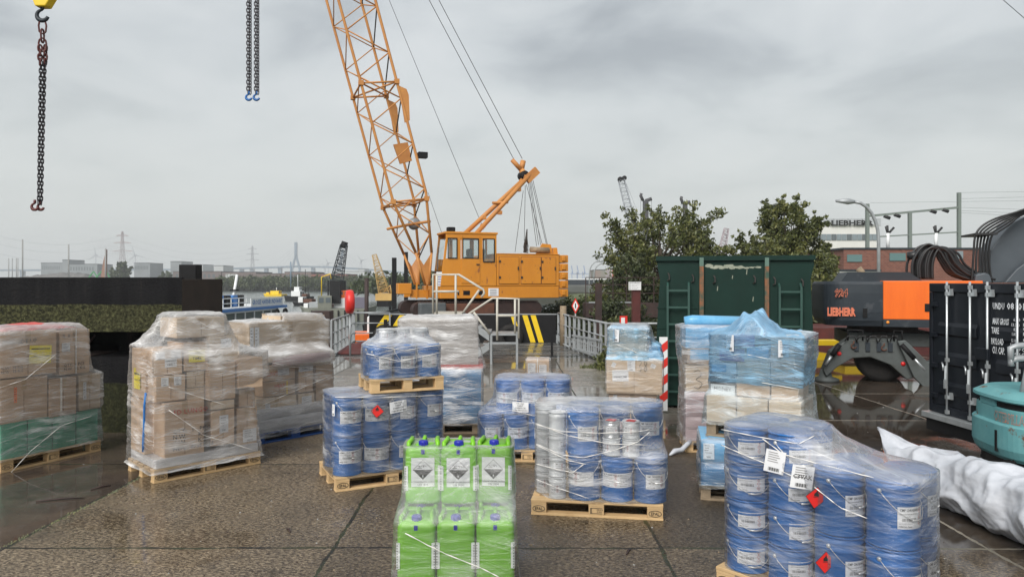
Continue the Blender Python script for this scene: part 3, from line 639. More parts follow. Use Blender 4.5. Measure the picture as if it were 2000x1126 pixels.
def make_pail(r, h, m, name, wide=False, handle=True, tone='lid'):
    t = thing(name, '', 'pail'); b = MB().mat(M[m]); k = .004
    prof = [(r - .012, 0), (r - .004, .002), (r - .003, .008), (r - .006, .012), (r - .006, .05 * 1)]
    nb = 2 if h > .3 else 1
    prof += [(r - .006, h - .105)] + ([(r - .001, h - .098), (r - .001, h - .088), (r - .005, h - .082)] if h > .2 else [])
    prof += [(r - .005, h - .055), (r, h - .048), (r, h - .040), (r - .004, h - .034), (r - .004, h - .014)]
    b.lathe(prof, n=36); b.build('body', t)
    l = MB().mat(M[m]); l.lathe([(r - .004, h - .016), (r + .002, h - .014), (r + .003, h - .006), (r - .003, h - .001), (r - .012, h - .003), (r - .018, h - .012), (.06, h - .010), (.001, h - .009)], n=36, cap=False)
    if h > .3: l.lathe([(.028, h - .010), (.028, h - .004), (.001, h - .003)], n=16, c=(.06, .04, 0), cap=False)
    l.build('lid', t)
    pm = cylmap(r - .003); lw = r * (2.1 if wide else 1.35); lh = min(.13, h * .42); v0 = h * .52 - lh * .62; lx0 = -lw / 2
    q = MB().mat(M['paper']); q.rect(lambda a, c: pm(a, c), lx0, v0, lx0 + lw, v0 + lh, 12)
    if h > .2 or wide:
        q.mat(M['ink']); tw = lw * .62
        q.text('CMP CHUGOKU', lh * .17, lambda a, c: pm(lx0 + .012 + a, v0 + lh * .80 + c, .0006), bold=.02, sx=tw / (lh * .17 * 7.6))
        q.text('EPICON MARINE FINISH', lh * .085, lambda a, c: pm(lx0 + .016 + a, v0 + lh * .66 + c, .0006), sx=.9)
        q.text('SILVER', lh * .07, lambda a, c: pm(lx0 + tw * .5 + a, v0 + lh * .55 + c, .0006), align='CENTER')
        rr = random.Random(3)
        for i in range(24): q.rect(lambda a, c: pm(a, c, .0006), lx0 + tw * .2 + i * tw * .03, v0 + lh * .34, lx0 + tw * .2 + i * tw * .03 + tw * rr.uniform(.006, .02), v0 + lh * .50)
        q.text('UN1263 Paint', lh * .10, lambda a, c: pm(lx0 + .010 + a, v0 + lh * .08 + c, .0006), bold=.02)
        q.text('BATCH 04711  NET 20.0 L', lh * .055, lambda a, c: pm(lx0 + .010 + a, v0 + lh * .22 + c, .0006))
        for i in range(3): ghs(q, pm, lx0 + lw * (.74 if not wide else .46), v0 + lh * (.80 - .28 * i), lh * .27, i)
        if wide:
            q.mat(M['grey_ink'])
            for i in range(8): q.rect(lambda a, c: pm(a, c, .0006), lx0 + lw * .58, v0 + lh * (.88 - i * .11), lx0 + lw * .96, v0 + lh * (.91 - i * .11), 4)
    else:
        q.mat(M['ink']); q.text('CMP CHUGOKU', lh * .2, lambda a, c: pm(lx0 + .008 + a, v0 + lh * .7 + c, .0006), bold=.02, sx=.9)
        for i in range(3): q.rect(lambda a, c: pm(a, c, .0006), lx0 + .01, v0 + lh * (.5 - i * .15), lx0 + lw * .7, v0 + lh * (.54 - i * .15), 4)
        ghs(q, pm, lx0 + lw * .86, v0 + lh * .5, lh * .3, 0)
    q.build('label', t)
    if handle:
        w_ = MB().mat(M['wire']); P = []; z0 = h - .066; rr = r + .006; sg = -1.25
        for i in range(17):      # bail hangs down in front of the pail, from ear to ear
            a = pi * i / 16 - pi / 2; P.append(cylmap(rr)(a * rr * .92 + .02, z0 - .16 * math.cos(a) * min(1, h / .3)))
        w_.tube(P, .0024, 6)
        for s_ in (-1, 1):
            e = cylmap(r - .004)(s_ * r * pi / 2 * .92 + .02, z0); w_.lathe([(.013, 0), (.013, .008), (.006, .012)], n=12, M=rotm(Vector((e[0], e[1], 0))), c=e)
        g = cylmap(rr)(.02, z0 - .16 * min(1, h / .3)); w_.tube([cylmap(rr + .002)(.02 - .045, z0 - .155 * min(1, h / .3)), g, cylmap(rr + .002)(.02 + .045, z0 - .155 * min(1, h / .3))], .006, 8)
        w_.build('handle', t)
    return t
PROTO = {}
def pail(kind, loc, rz, label, group):
    if kind not in PROTO:
        a = dict(big=(.152, .41, 'blue', 'paint_pail'), bigw=(.152, .41, 'blue', 'paint_pail', True), short=(.146, .25, 'blue', 'paint_pail'), shortw=(.146, .25, 'blue', 'paint_pail', True),
                 mid=(.128, .35, 'blue', 'paint_pail'), wht=(.083, .2, 'white_tin', 'paint_tin', True, False), can=(.082, .16, 'white_tin', 'paint_tin', True, False), tin=(.082, .16, 'tin', 'paint_tin', False, False))[kind]
        PROTO[kind] = (make_pail(*a), [None]); PROTO[kind][0].location = loc; PROTO[kind][0].rotation_euler = (0, 0, rz); t = PROTO[kind][0]; t['label'] = label; t['group'] = group
        if kind in ('wht', 'can', 'tin'): t['category'] = 'paint tin'
        PROTO[kind] = (t, kids(t)); return t
    return dup(PROTO[kind][0], loc, rz, label, group, ch=PROTO[kind][1])
# ================================================================ GROUND AND WATER
gp = [(-30, -6), (60, -6), (60, 60), (3.2, 60), (3.2, 20.0), (-5.3, 20.0), (-5.3, 13.5), (-4.15, 13.5), (-4.15, 10.15), (-30, 10.15)]
g = MB().mat(ground_mat()); g.slab(gp, -3.2, 0); tag(g.build('quay_ground'), kind='structure')
wt = MB().mat(water_mat()); wt.add([(-2600, -30, -2.5), (2600, -30, -2.5), (2600, 2400, -2.5), (-2600, 2400, -2.5)], [(0, 1, 2, 3)]); tag(wt.build('river_water'), kind='structure')
# ================================================================ QUAY STRUCTURES, CRANE AND BARGE
def txt_px(L, q, body, px0, px1, y0, y1, ly, bold=.02, off=.004, mat_='stencil', italic=0):
    """raised or painted lettering filling the given stretch of a face"""
    xa, _ = L.ray(px0, y1, ly); xb, _ = L.ray(px1, y1, ly); pm_ = (px0 + px1) / 2; zt = L.ray(pm_, y0, ly)[1]; zb = L.ray(pm_, y1, ly)[1]
    v, f = text_geo(body, 1.0, bold=bold, italic=italic); mx_ = max(p[0] for p in v); mn = min(p[0] for p in v); my = max(p[1] for p in v); mny = min(p[1] for p in v)
    q.mat(M[mat_]).add([(xa + (a - mn) / (mx_ - mn) * (xb - xa), ly - off, zb + (b - mny) / (my - mny) * (zt - zb)) for a, b in v], f)
# ---- black pontoon behind the left loads
hm = hull_mat(1.42, 1.82, 0, .66)
Pn = Load(-13.0, 10.32, 0)
t = thing('tarred_pontoon', 'black tarred pontoon with a band of green algae along the quay', 'pontoon', Pn.o, 0)
MB().mat(hm).slab([(-12, 0), (8.22, 0), (7.2, 2.4), (-12, 2.4)], 1.42, 2.215).build('upper_hull', t, bevel=.01)
b = MB().mat(hm); b.slab([(-12, .12), (8.72, .12), (7.7, 2.4), (-12, 2.4)], -3.0, 1.05); b.box(-12, 2, .2, 2.3, 1.052, 1.418); b.box(2.001, 6.799, 2.2, 2.35, 1.052, 1.418); b.slab([(6.8, .9), (8.4, .9), (7.7, 2.3), (6.8, 2.3)], 1.052, 1.418); b.build('lower_hull', t)
hr = mat('pitted_black_brown_steel', (.016, .012, .010), .85, spec=.15, c2=(.008, .007, .006), sc_=5, bump=.01, bsc=18, c3=(.07, .04, .025), s3=5, t3=.66, stretch=(1, 1, .5))
b = MB().mat(hr); b.slab([(8.222, -.02), (8.81, -.02), (7.75, 2.4), (7.202, 2.4)], 1.42, 2.19); b.build('end_plate', t, bevel=.012)
b = MB().mat(M['black']); b.box(7.98, 8.24, .4, .62, 2.0, 2.41); b.build('bollard', t, bevel=.01)
b = MB().mat(M['rust']); b.box(5.86, 6.06, .3, .5, 1.052, 1.34); b.box(5.6, 6.3, .38, .42, 1.20, 1.225); b.build('mooring_bitt', t)
b = MB().mat(M['rust_dark']); b.tube([(5.4, .3, 1.08), (5.8, .15, 1.12), (6.2, .2, 1.08), (6.7, .2, 1.16), (6.78, .3, 1.36)], .012, 6); b.box(4.9, 6.8, -.01, .9, 1.050, 1.07); b.build('ledge', t)
# ---- walkway of grey planks leading to the barge
def planks_mat():
    m, n = newmat('wet_grey_planks'); L = n.links
    o = N(n, 'ShaderNodeOutputMaterial'); p = N(n, 'ShaderNodeBsdfPrincipled'); L.new(p.outputs[0], o.inputs[0]); t = N(n, 'ShaderNodeTexCoord'); P = t.outputs['Object']
    mp = N(n, 'ShaderNodeMapping'); mp.inputs['Scale'].default_value = (.6, 5, 1); L.new(P, mp.inputs[0]); g = N(n, 'ShaderNodeNewGeometry')
    f = MT(n, 'ADD', MT(n, 'MULTIPLY', NOI(n, mp.outputs[0], 1.5), .8), MT(n, 'MULTIPLY', g.outputs['Random Per Island'], .35))
    r = ramp(n, [(.35, (.05, .052, .052)), (.6, (.13, .13, .125)), (.8, (.24, .235, .22))], f); L.new(r.outputs[0], p.inputs['Base Color'])
    rr = ramp(n, [(.4, .06), (.6, .4)], NOI(n, P, 1.2)); L.new(rr.outputs[0], p.inputs['Roughness']); return m
b = MB().mat(planks_mat()); y = 20.02; i = 0
while y < 25.1:
    x = -5.35 - (y - 20) * .05
    while x < 3.1:
        w_ = min(2.2 if i % 2 else 1.8, 3.15 - x); b.box(x, x + w_ - .03, y, y + .22, -.08, .0 - .004 * (i % 3)); x += w_
    y += .25; i += 1
b.mat(M['black']).box(-5.5, 3.15, 20.0, 25.15, -.5, -.1); t = thing('plank_walkway', 'wet grey plank walkway between the two railings', 'walkway'); b.build('deck_boards', t)
# ---- barge with warning stripes
Bg = Load(-5.06, 25.2, 0)
t = thing('crane_barge', 'black barge with yellow warning stripes carrying the orange crane', 'barge', Bg.o)
b = MB().mat(M['black']); b.box(0, 6.62, 0, 11, -2.7, .90); b.box(0, 6.62, 0, .1, .9, .985); b.box(.0, .1, .102, 11, .9, .98); b.build('hull', t)
b = MB().mat(M['steel']); b.box(-.02, 6.64, -.02, .12, .986, 1.02); b.build('coaming', t)
for (px0, px1, yb, sh) in [(735, 750, 638, 12), (767, 777, 636, 10), (795, 805, 636, 8), (851, 861, 636, 6), (1013, 1021, 668, -12), (1036, 1046, 668, -12), (1052, 1062, 668, -12)]:
    xa, _ = Bg.ray(px0, yb, 0); xb, _ = Bg.ray(px1, yb, 0); _, zb = Bg.ray(px0, yb, 0); s_ = sh * .0185 * 1.3
    MB().mat(M['yellow']).prism([(xa, zb), (xb, zb), (xb + s_, .97), (xa + s_, .97)], -.012, -.002).build('warning_stripe', t)
for k in range(3):
    b = MB().mat(M['rubber']); c = (.6 + k * 2.2, -.14, .25); b.tube([(c[0] + .34 * math.cos(a * pi / 8), c[1], c[2] - .05 + .34 * math.sin(a * pi / 8)) for a in range(16)], .13, 8, closed=True); b.build('tyre_fender', t)
# ---- crane
Cr = Load(0, 26.0, 20)
def cp(px, py, ly=0): a, z = Cr.ray(px, py, ly); return Vector((a, ly, z))
t = thing('crawler_crane', 'large orange lattice boom crane with cab standing on the barge', 'crane', Cr.o, Cr.a)
X0, X1 = cp(868, 540)[0], cp(1092, 540)[0]; XC = cp(970, 540)[0]; zb = cp(980, 582)[2]; zm = cp(980, 557)[2]; zt = cp(1040, 497)[2]; zc = cp(940, 456)[2]
b = MB().mat(M['orange']); b.box(X0 - .15, X1, .02, 2.9, zb, zm - .02); b.box(XC + .02, X1, .0, 2.9, zm - .02, zt); b.box(XC + .02, X1 + .02, -.02, 2.92, zt, zt + .03); b.build('machine_house', t, bevel=.02)
for (a, c) in ((975, 1013), (1018, 1056), (1058, 1085)):
    x0, x1 = cp(a, 540)[0], cp(c, 540)[0]; q = MB().mat(M['orange']); q.box(x0, x1, -.028, -.001, zm + .06, zt - .10)
    d = q.build('access_door', t, bevel=.008); q = MB().mat(M['rust']); q.box(x0 - .015, x1 + .015, -.006, -.0005, zm + .045, zt - .085); q.build('door_seal', t)
    q = MB().mat(M['dark_brace'])
    for zz in (zm + .25, zt - .3): q.box(x0 - .02, x0 + .05, -.05, -.025, zz, zz + .08)
    q.box(x1 - .05, x1 - .01, -.055, -.025, (zm + zt) / 2, (zm + zt) / 2 + .12); q.build('hinge', t)
for k in range(5):
    z0 = zb + .03 + k * (zt - zb) / 5; q = MB().mat(M['orange']); q.box(X1 + .02, X1 + .40, .05, 2.85, z0, z0 + (zt - zb) / 5 - .03); q.box(X1 + .12, X1 + .28, .0, .049, z0 + .06, z0 + .24); q.build('counterweight_slab', t, bevel=.02)
# cab with windows left open and glazed
cw = 1.15; zs0 = zm - .02; zsill = cp(915, 505)[2]; ztp = cp(915, 465)[2]; fx = cp(860, 540)[0]; fxt = cp(871, 460)[0]
b = MB().mat(M['orange'])
for ly0, ly1 in ((0, .05), (cw - .05, cw)):
    b.prism([(fx, zs0), (XC, zs0), (XC, zsill - .0), (fx + .12, zsill - .0)], ly0, ly1)                        # lower side
    b.prism([(fxt, ztp), (XC, ztp), (XC, zc), (fxt, zc)], ly0, ly1)
    for a, c in ((893, 900), (935, 943), (966, 970)): b.box(cp(a, 480)[0], cp(c, 480)[0], ly0, ly1, zsill, ztp)
    b.prism([(fx + .12, zsill), (fx + .2, zsill), (fxt + .08, ztp), (fxt, ztp)], ly0, ly1)
b.box(XC - .05, XC, .051, cw - .051, zs0, zsill); b.box(fx + .1, XC, .051, cw - .051, zs0, zs0 + .05); b.box(fxt - .04, XC + .04, -.03, cw + .03, zc - .02, zc + .05)
b.prism([(fx - .0, zs0), (fx + .05, zs0), (fx + .10, zsill - .45), (fx + .05, zsill - .45)], .051, cw - .051); b.build('cab_shell', t, bevel=.01)
q = MB().mat(M['orange']); q.box(cp(901, 540)[0], cp(937, 540)[0], -.02, -.001, zs0 + .1, zsill); q.box(cp(901, 540)[0], cp(903, 540)[0], -.02, -.001, zsill, ztp + .1); q.box(cp(935, 540)[0], cp(937, 540)[0], -.02, -.001, zsill, ztp + .1); q.build('cab_door', t, bevel=.006)
MB().mat(M['dark_brace']).box(cp(930, 516)[0], cp(936, 516)[0], -.05, -.021, zs0 + .75, zs0 + .79).build('door_handle', t)
gm, gn = newmat('cab_glazing'); go = N(gn, 'ShaderNodeOutputMaterial'); g1 = N(gn, 'ShaderNodeBsdfTransparent'); g1.inputs[0].default_value = (.82, .87, .86, 1); g2 = N(gn, 'ShaderNodeBsdfGlossy', i_Roughness=.03); g3 = N(gn, 'ShaderNodeMixShader'); g3.inputs[0].default_value = .12
gn.links.new(g1.outputs[0], g3.inputs[1]); gn.links.new(g2.outputs[0], g3.inputs[2]); gn.links.new(g3.outputs[0], go.inputs[0]); M['cabglass'] = gm
for (a, c, tp) in ((874, 893, 0), (903, 935, 0), (943, 966, .1)):
    x0, x1 = cp(a, 480)[0], cp(c, 480)[0]; q = MB().mat(M['rubber']); zz0 = zsill - .12 * (a == 943)
    for (u0, u1, v0, v1) in ((x0, x1, zz0, zz0 + .035), (x0, x1, ztp - .035, ztp), (x0, x0 + .035, zz0 + .036, ztp - .036), (x1 - .035, x1, zz0 + .036, ztp - .036)): q.box(u0, u1, -.03, -.021, v0, v1)
    w_ = q.build('window_frame', t); MB().mat(gm).box(x0 + .03, x1 - .03, -.019, -.014, zz0 + .03, ztp - .03).build('pane', w_)
q = MB().mat(gm); q.add([(fx + .05, .06, zsill - .44), (fx + .05, cw - .06, zsill - .44), (fxt, cw - .06, ztp), (fxt, .06, ztp)], [(0, 1, 2, 3)]); w_ = q.build('windscreen', t)
q = MB().mat(M['dark_brace']); q.bar((fx + .02, .5, zsill - .42), (fxt - .1, .7, ztp - .3), .03); q.bar((fx + .03, .03, zsill - .46), (fx + .03, cw - .03, zsill - .46), .05); q.build('wiper', w_)
q = MB().mat(M['black']); q.box(cp(918, 505)[0], cp(932, 505)[0], .4, .8, zs0 + .1, zsill + .1); q.box(cp(921, 505)[0], cp(931, 505)[0], .45, .75, zsill + .101, zsill + .38); q.build('seat', t, bevel=.05)
q = MB().mat(M['steel']); q.box(cp(950, 505)[0], cp(958, 505)[0], .5, .8, zsill, zsill + .38); q.build('control_box', t)
MB().mat(M['black']).box(fxt + .1, fxt + .38, .1, .35, zc + .06, zc + .22).build('work_lamp', t, bevel=.03)
q = MB(); q.mat(M['paper']).box(cp(954, 570)[0], cp(974, 570)[0], .012, .019, zb + .08, zm - .1); q.mat(M['grey_ink'])
for k in range(4): q.box(cp(957, 570)[0], cp(970, 570)[0], .009, .011, zb + .12 + k * .06, zb + .14 + k * .06)
q.build('data_plate', t)
q = MB().mat(M['black'])
for a, c in ((894, 897), (905, 918), (935, 943)): q.box(cp(a, 570)[0], cp(c, 570)[0], .012, .019, zb + .12, zb + .28)
q.build('slot', t)
q = MB().mat(M['white']); q.box(fx - .14, fx + .12, .008, .018, zm - .02, zm + .48); q.mat(M['cap_blue'])
for k in range(5): q.box(fx - .12, fx + .08, .004, .0075, zm + .03 + k * .09, zm + .05 + k * .09)
q.build('warning_plate', t)
MB().mat(M['orange']).box(cp(777, 560, 1)[0], cp(803, 560, 1)[0], .9, 1.35, cp(790, 574, 1)[2], cp(790, 553, 1)[2]).build('front_bumper', t, bevel=.02)
q = MB().mat(M['orange']); q.box(cp(803, 560, 1)[0], fx - .15, 1.0, 1.15, zb + .02, zb + .3); q.box(cp(812, 560, 1)[0], cp(815, 560, 1)[0], .95, .99, zb - .02, zm + .1); q.box(cp(832, 560, 1)[0], cp(836, 560, 1)[0], .95, .99, zb - .02, zm + .1); q.box(cp(803, 560, 1)[0], fx - .15, 2.2, 2.35, zb + .02, zb + .3); q.build('boom_foot_bracket', t)
# tracks and slew ring
for ly0 in (.0, 2.3):
    q = MB().mat(M['rust_dark']); xa, xb = cp(808, 600)[0], cp(1060, 600)[0]; z0, z1 = .92, 1.42; P = []
    for k in range(13): a = pi / 2 + pi * k / 12; P.append((xa + .25 + .25 * math.cos(a), (z0 + z1) / 2 + .25 * math.sin(a)))
    for k in range(13): a = -pi / 2 + pi * k / 12; P.append((xb - .25 + .25 * math.cos(a), (z0 + z1) / 2 + .25 * math.sin(a)))
    q.prism(P, ly0 + .1, ly0 + .6); k = 0
    x = xa + .25
    while x < xb - .25: q.box(x, x + .12, ly0 + .05, ly0 + .65, z1 + .001, z1 + .03); x += .16
    q.build('track', t)
MB().mat(M['rust']).box(cp(868, 600)[0], cp(965, 600)[0], -.05, .05, 1.0, 1.38).build('side_frame', t, bevel=.02)
MB().mat(M['rust_dark']).box(cp(880, 600)[0], cp(1000, 600)[0], .9, 2.2, 1.1, zb + .01).build('slew_ring', t)
MB().mat(mat('slate_tarp', (.10, .11, .115), .5, bump=.01, bsc=6, c2=(.07, .08, .085))).box(cp(816, 600)[0], cp(866, 600)[0], -.4, .0, .93, 1.42).build('covered_box', t, bevel=.04)
# boom
LYN, LYF = .75, 2.85
front = [cp(661, 0, LYN), cp(768, 394, LYN), cp(812, 493, LYN), cp(830, 556, LYN)]; back = [cp(733, 0, LYN), cp(832, 376, LYN), cp(843, 493, LYN), cp(838, 556, LYN)]
df = (front[0] - front[1]).normalized(); front.insert(0, front[0] + df * 9); back.insert(0, back[0] + df * 9)
far = lambda p, n_=LYF: Vector((p[0], n_, p[2])); ffar = [far(p) for p in front]; bfar = [far(p) for p in back]
ffar[-1].y = 2.45; bfar[-1].y = 2.45
ch = MB().mat(M['boom'])
for c_ in (front, back, ffar, bfar): ch.tube(c_[:4], .052, 10); ch.tube(c_[3:], .045, 8)
ch.build('boom_chord', t)
def along(c_, d):
    for a, e in zip(c_[:-1], c_[1:]):
        l = (e - a).length
        if d <= l: return a + (e - a) * (d / l)
        d -= l
    return c_[-1]
Ltot = sum((b_ - a).length for a, b_ in zip(front[:4][:-1], front[:4][1:])); br = MB(); st_ = .82; k = 0; d = .2
while d < Ltot - .3:
    a0, b0, c0, e0 = along(front, d), along(back, d), along(ffar, d), along(bfar, d)
    a1, b1, c1, e1 = along(front, d + st_), along(back, d + st_), along(ffar, d + st_), along(bfar, d + st_)
    br.mat(M['boom'])
    br.tube([a0 if k % 2 == 0 else b0, b1 if k % 2 == 0 else a1], .024, 6); br.tube([c0 if k % 2 else e0, e1 if k % 2 else c1], .020, 6)
    br.tube([c0 if k % 2 else a0, a1 if k % 2 else c1], .020, 6)
    br.mat(M['dark_brace' if k % 2 else 'boom']); br.tube([b0 if k % 2 else e0, e1 if k % 2 else b1], .024, 6)
    d += st_; k += 1
br.mat(M['boom'])
for dd in (9 + (front[1] - front[2]).length * .405, 9 + (front[1] - front[2]).length):
    a, b_, c_, e = along(front, dd), along(back, dd), along(ffar, dd), along(bfar, dd)
    for u, v in ((a, b_), (c_, e), (a, c_), (b_, e), (a, e), (b_, c_)): br.tube([u, v], .034, 6)
    for u in (a, b_, c_, e): br.cbox(u, (.17, .17, .17))
br.build('lattice_bracing', t)
for fr_, bk, ly in ((front, back, LYN), (ffar, bfar, LYF)):
    q = MB().mat(M['boom'])
    a, b_, m_ = fr_[3], bk[3], (fr_[4] + bk[4]) / 2
    for off, pp in ((-.02, None), (.02, None)):
        q.add([(a.x, ly + off, a.z), (a.x * .5 + b_.x * .5, ly + off, a.z - .45), (b_.x, ly + off, b_.z), (bk[4].x, bk[4].y if ly < 1 else 2.45, m_.z), (fr_[4].x, fr_[4].y if ly < 1 else 2.45, m_.z)], [(0, 1, 2, 3, 4)])
    q.build('boom_foot_plate', t)
a = along(back, 9 + (front[1] - front[2]).length * .44); 
for ly in (LYN, LYF): MB().mat(M['boom']).prism([(a.x, a.z + .1), (a.x + .28, a.z - .0), (a.x + .36, a.z - .2), (a.x + .40, a.z - 1.1), (a.x + .22, a.z - 1.2)], ly - .03, ly + .03).build('pendant_lug', t)
a = along(back, 9 + (front[1] - front[2]).length * .72); q = MB().mat(M['boom']); q.prism([(a.x - .55, a.z + .1), (a.x - .02, a.z + .22), (a.x + .14, a.z - .45), (a.x - .3, a.z - .6)], 1.6, 1.7); q.build('gusset_plate', t)
MB().mat(M['black']).box(a.x + .22, a.x + .55, .8, 1.1, a.z - .45, a.z - .25).build('boom_lamp', t)
c_ = cp(809, 437, 1.6); q = MB().mat(M['steel']); q.lathe([(.02, -.08), (.22, -.08), (.18, 0), (.22, .08), (.02, .08)], c=c_, n=24, M=Matrix.Rotation(pi / 2, 3, 'X')); q.build('sheave', t)
MB().mat(M['boom']).tube([cp(757, 447, LYN), cp(790, 440, 1.6), cp(840, 432, LYN)], .05, 8).build('sheave_axle', t)
# A-frame, ropes, winch
tp = cp(1040, 334, 1.4); q = MB().mat(M['boom']); q.tube([cp(908, 456, 1.2), cp(1020, 353, 1.2)], .085, 12); q.tube([cp(930, 456, .5), cp(1036, 340, .9)], .085, 12)
q.tube([cp(962, 396, 1.2), cp(992, 395, .75)], .05, 8); q.bar(cp(1018, 356, 1.2), cp(1030, 345, 1.0), .18); q.bar(cp(1028, 352, .9), cp(1049, 332, .9), .16, .3)
for u, v in ((945, 425), (943, 441), (976, 415), (1013, 370)): q.cbox(cp(u, v, 1.2 if v != 441 else .6), (.14, .2, .14))
q.build('gantry_frame', t)
q = MB().mat(M['boom']); q.tube([cp(1000, 312, 1.2), cp(1018, 332, 1.2)], .09, 10); q.tube([cp(1022, 314, 1.3), cp(1018, 332, 1.3)], .11, 8); q.tube([cp(1018, 332, 1.2), cp(1030, 345, 1.1)], .12, 8); q.build('pendant_bar', t)
MB().mat(M['black']).lathe([(.02, -.2), (.17, -.2), (.17, .2), (.02, .2)], c=cp(1022, 343, 1.2), n=20, M=Matrix.Rotation(pi / 2, 3, 'X')).build('gantry_sheave', t)
q = MB().mat(M['dark_brace'])
def rope(a, b_, sag=0, r=.012):
    q.tube([a + (b_ - a) * i / 6 + Vector((0, 0, -sag * math.sin(pi * i / 6))) for i in range(7)], r, 5)
def extend(a, b_, f): return b_ + (a - b_) * f
rope(cp(1003, 310, 1.2), extend(cp(838, 0, 1.2), cp(1003, 310, 1.2), 1.9)); rope(cp(1020, 310, 1.3), extend(cp(857, 0, 1.3), cp(1020, 310, 1.3), 1.9))
rope(cp(945, 448, 1.6), extend(cp(760, 0, 1.6), cp(945, 448, 1.6), 1.9), 0, .009); rope(cp(836, 376, 1.8), cp(868, 470, 1.8), 0, .008)
for (a, c, d, e) in ((1026, 362, 1024, 470), (1034, 352, 1052, 478), (1036, 352, 1056, 478), (1038, 352, 1068, 480), (1032, 356, 1048, 480), (1022, 372, 1006, 492), (1028, 360, 1060, 480), (1041, 352, 1070, 480)): rope(cp(a, c, 1.0), cp(d, e, 1.0), 0, .010)
q.build('wire_rope', t)
q = MB().mat(M['orange']); q.prism([(cp(1038, 490, 1)[0], zt), (cp(1072, 490, 1)[0], zt), (cp(1068, 470, 1)[0], zt + .42), (cp(1052, 470, 1)[0], zt + .45)], .6, .68); q.prism([(cp(1072, 490, 1)[0], zt), (cp(1082, 490, 1)[0], zt), (cp(1080, 480, 1)[0], zt + .3), (cp(1074, 480, 1)[0], zt + .3)], .6, 1.2); q.build('winch_bracket', t)
MB().mat(M['wood_old']).tube([cp(1036, 487, .5), cp(1072, 489, .5)], .11, 12).build('winch_drum', t)
q = MB().mat(M['dark_brace']); c_ = cp(1027, 493, 1.0); q.tube([c_ + Vector((.09 * math.cos(i), .09 * math.sin(i), i * .008)) for i in range(40)], .018, 5); q.tube([c_ + Vector((0, 0, .3)), c_ + Vector((.02, 0, .55)), c_ + Vector((.05, 0, .9))], [.09, .05, .02], 8); q.build('spring_hook', t)
# ---- steel stairs with two landings
S = Load(0, 18.6, 0)
def sp(px, py, ly=0): a, z = S.ray(px, py, ly); return Vector((a, ly, z))
t = thing('steel_stairs', 'steel stairs with cream handrails up to the crane barge', 'stairs', S.o)
q = MB().mat(M['steel']); zl = sp(980, 651)[2]; xl0, xl1 = sp(957, 651)[0], sp(1012, 651)[0]; q.box(xl0, xl1, 0, .9, zl - .05, zl); 
for x in (xl0 + .03, xl1 - .03):
    for y in (.03, .87): q.bar((x, y, 0), (x, y, zl - .051), .055)
q.bar((xl0, .03, zl - .25), (xl1, .03, zl - .25), .05); q.build('lower_landing', t)
zu = sp(870, 612)[2]; xu0, xu1 = sp(846, 612)[0], sp(902, 612)[0]; q = MB().mat(M['steel_w']); q.box(xu0, xu1, 0, 1.0, zu - .05, zu + .02)
for x in (xu0 + .05, xu1 - .05): q.bar((x, .95, 0), (x, .95, zu - .051), .055)
q.build('upper_landing', t)
q = MB().mat(M['steel'])
for y in (.02, .88):
    q.prism([(xu1, zu), (xu1, zu - .2), (xl0 - .02, zl - .2), (xl0 - .02, zl)], y, y + .03)
    a = sp(920, 684); q.prism([(xl0 - .02, zl - .22), (xl0 - .02, zl - .42), (a.x, .05), (a.x, .25)], y + .031, y + .06)
for k in range(4): f = (k + .5) / 4; q.box(xu1 + (xl0 - xu1) * f - .1, xu1 + (xl0 - xu1) * f + .12, .06, .87, zu + (zl - zu) * f - .03, zu + (zl - zu) * f)
for k in range(4): f = (k + .5) / 4; x = xl0 + (a.x - xl0) * f; z = zl - .2 + (.15 - zl + .2) * f; q.box(x - .12, x + .1, .09, .87, z - .03, z)
q.build('stair_flight', t)
q = MB().mat(M['steel_w'])
def hr(pts, r=.030): q.tube([sp(*p) for p in pts], r, 8)
for y in (.0, .95):
    q = MB().mat(M['steel_w'])
    hr([(846, 612, y), (846, 536, y), (896, 536, y), (944, 565, y), (946, 572, y), (940, 580, y)]); hr([(846, 569, y), (896, 569, y)]); hr([(890, 612, y), (890, 536, y)])
    hr([(853, 612, y), (853, 538, y)]); hr([(936, 566, y), (906, 608, y)]); hr([(922, 626, y), (916, 612, y), (962, 582, y), (1013, 583, y), (1013, 660, y)]); hr([(925, 609, y), (957, 652, y)]); hr([(971, 582, y), (971, 664, y)]); hr([(971, 616, y), (1013, 616, y)]); hr([(1006, 584, y), (1006, 650, y)]); q.build('handrail', t)
# ---- railings of the walkway
def railing(label, P, n, gate=True, h=1.06, dens_=4):
    t = thing('steel_railing', label, 'railing'); q = MB().mat(M['steel']); P = [Vector(p) for p in P]
    for a, b_ in zip(P[:-1], P[1:]):
        for z, r in ((h, .03), (h * .66, .018), (h * .33, .018), (.06, .03)): q.tube([a + Vector((0, 0, z)), b_ + Vector((0, 0, z))], r, 8)
        l = (b_ - a).length; m_ = max(1, int(l / (n)))
        for i in range(m_ + 1):
            p = a + (b_ - a) * i / m_; q.bar(p, p + Vector((0, 0, h)), .055 if i % dens_ == 0 else .075, .02 if i % dens_ else .055)
    q.build('rail_frame', t); return t
railing('grey steel railing along the water side of the plank walkway', [(-5.1, 20.1, 0), (-5.55, 25.0, 0)], .72, dens_=9)
railing('grey steel railing along the bank side of the plank walkway', [(2.5, 18.7, 0), (1.85, 22.8, 0), (1.62, 24.9, 0)], .55, dens_=9)
railing('short grey railing between small blue bagged load and green container', [(2.45, 18.6, 0), (5.6, 18.6, 0)], 1.2, dens_=1)
railing('grey railing beside the lifebuoy at the barge corner', [(-5.6, 25.05, 0), (-4.3, 25.05, 0)], .65, dens_=1)
t = thing('ribbed_ramp', 'ribbed grey ramp plate leaning by the bank railing', 'ramp', (1.75, 20.6, 0)); q = MB().mat(M['steel'])
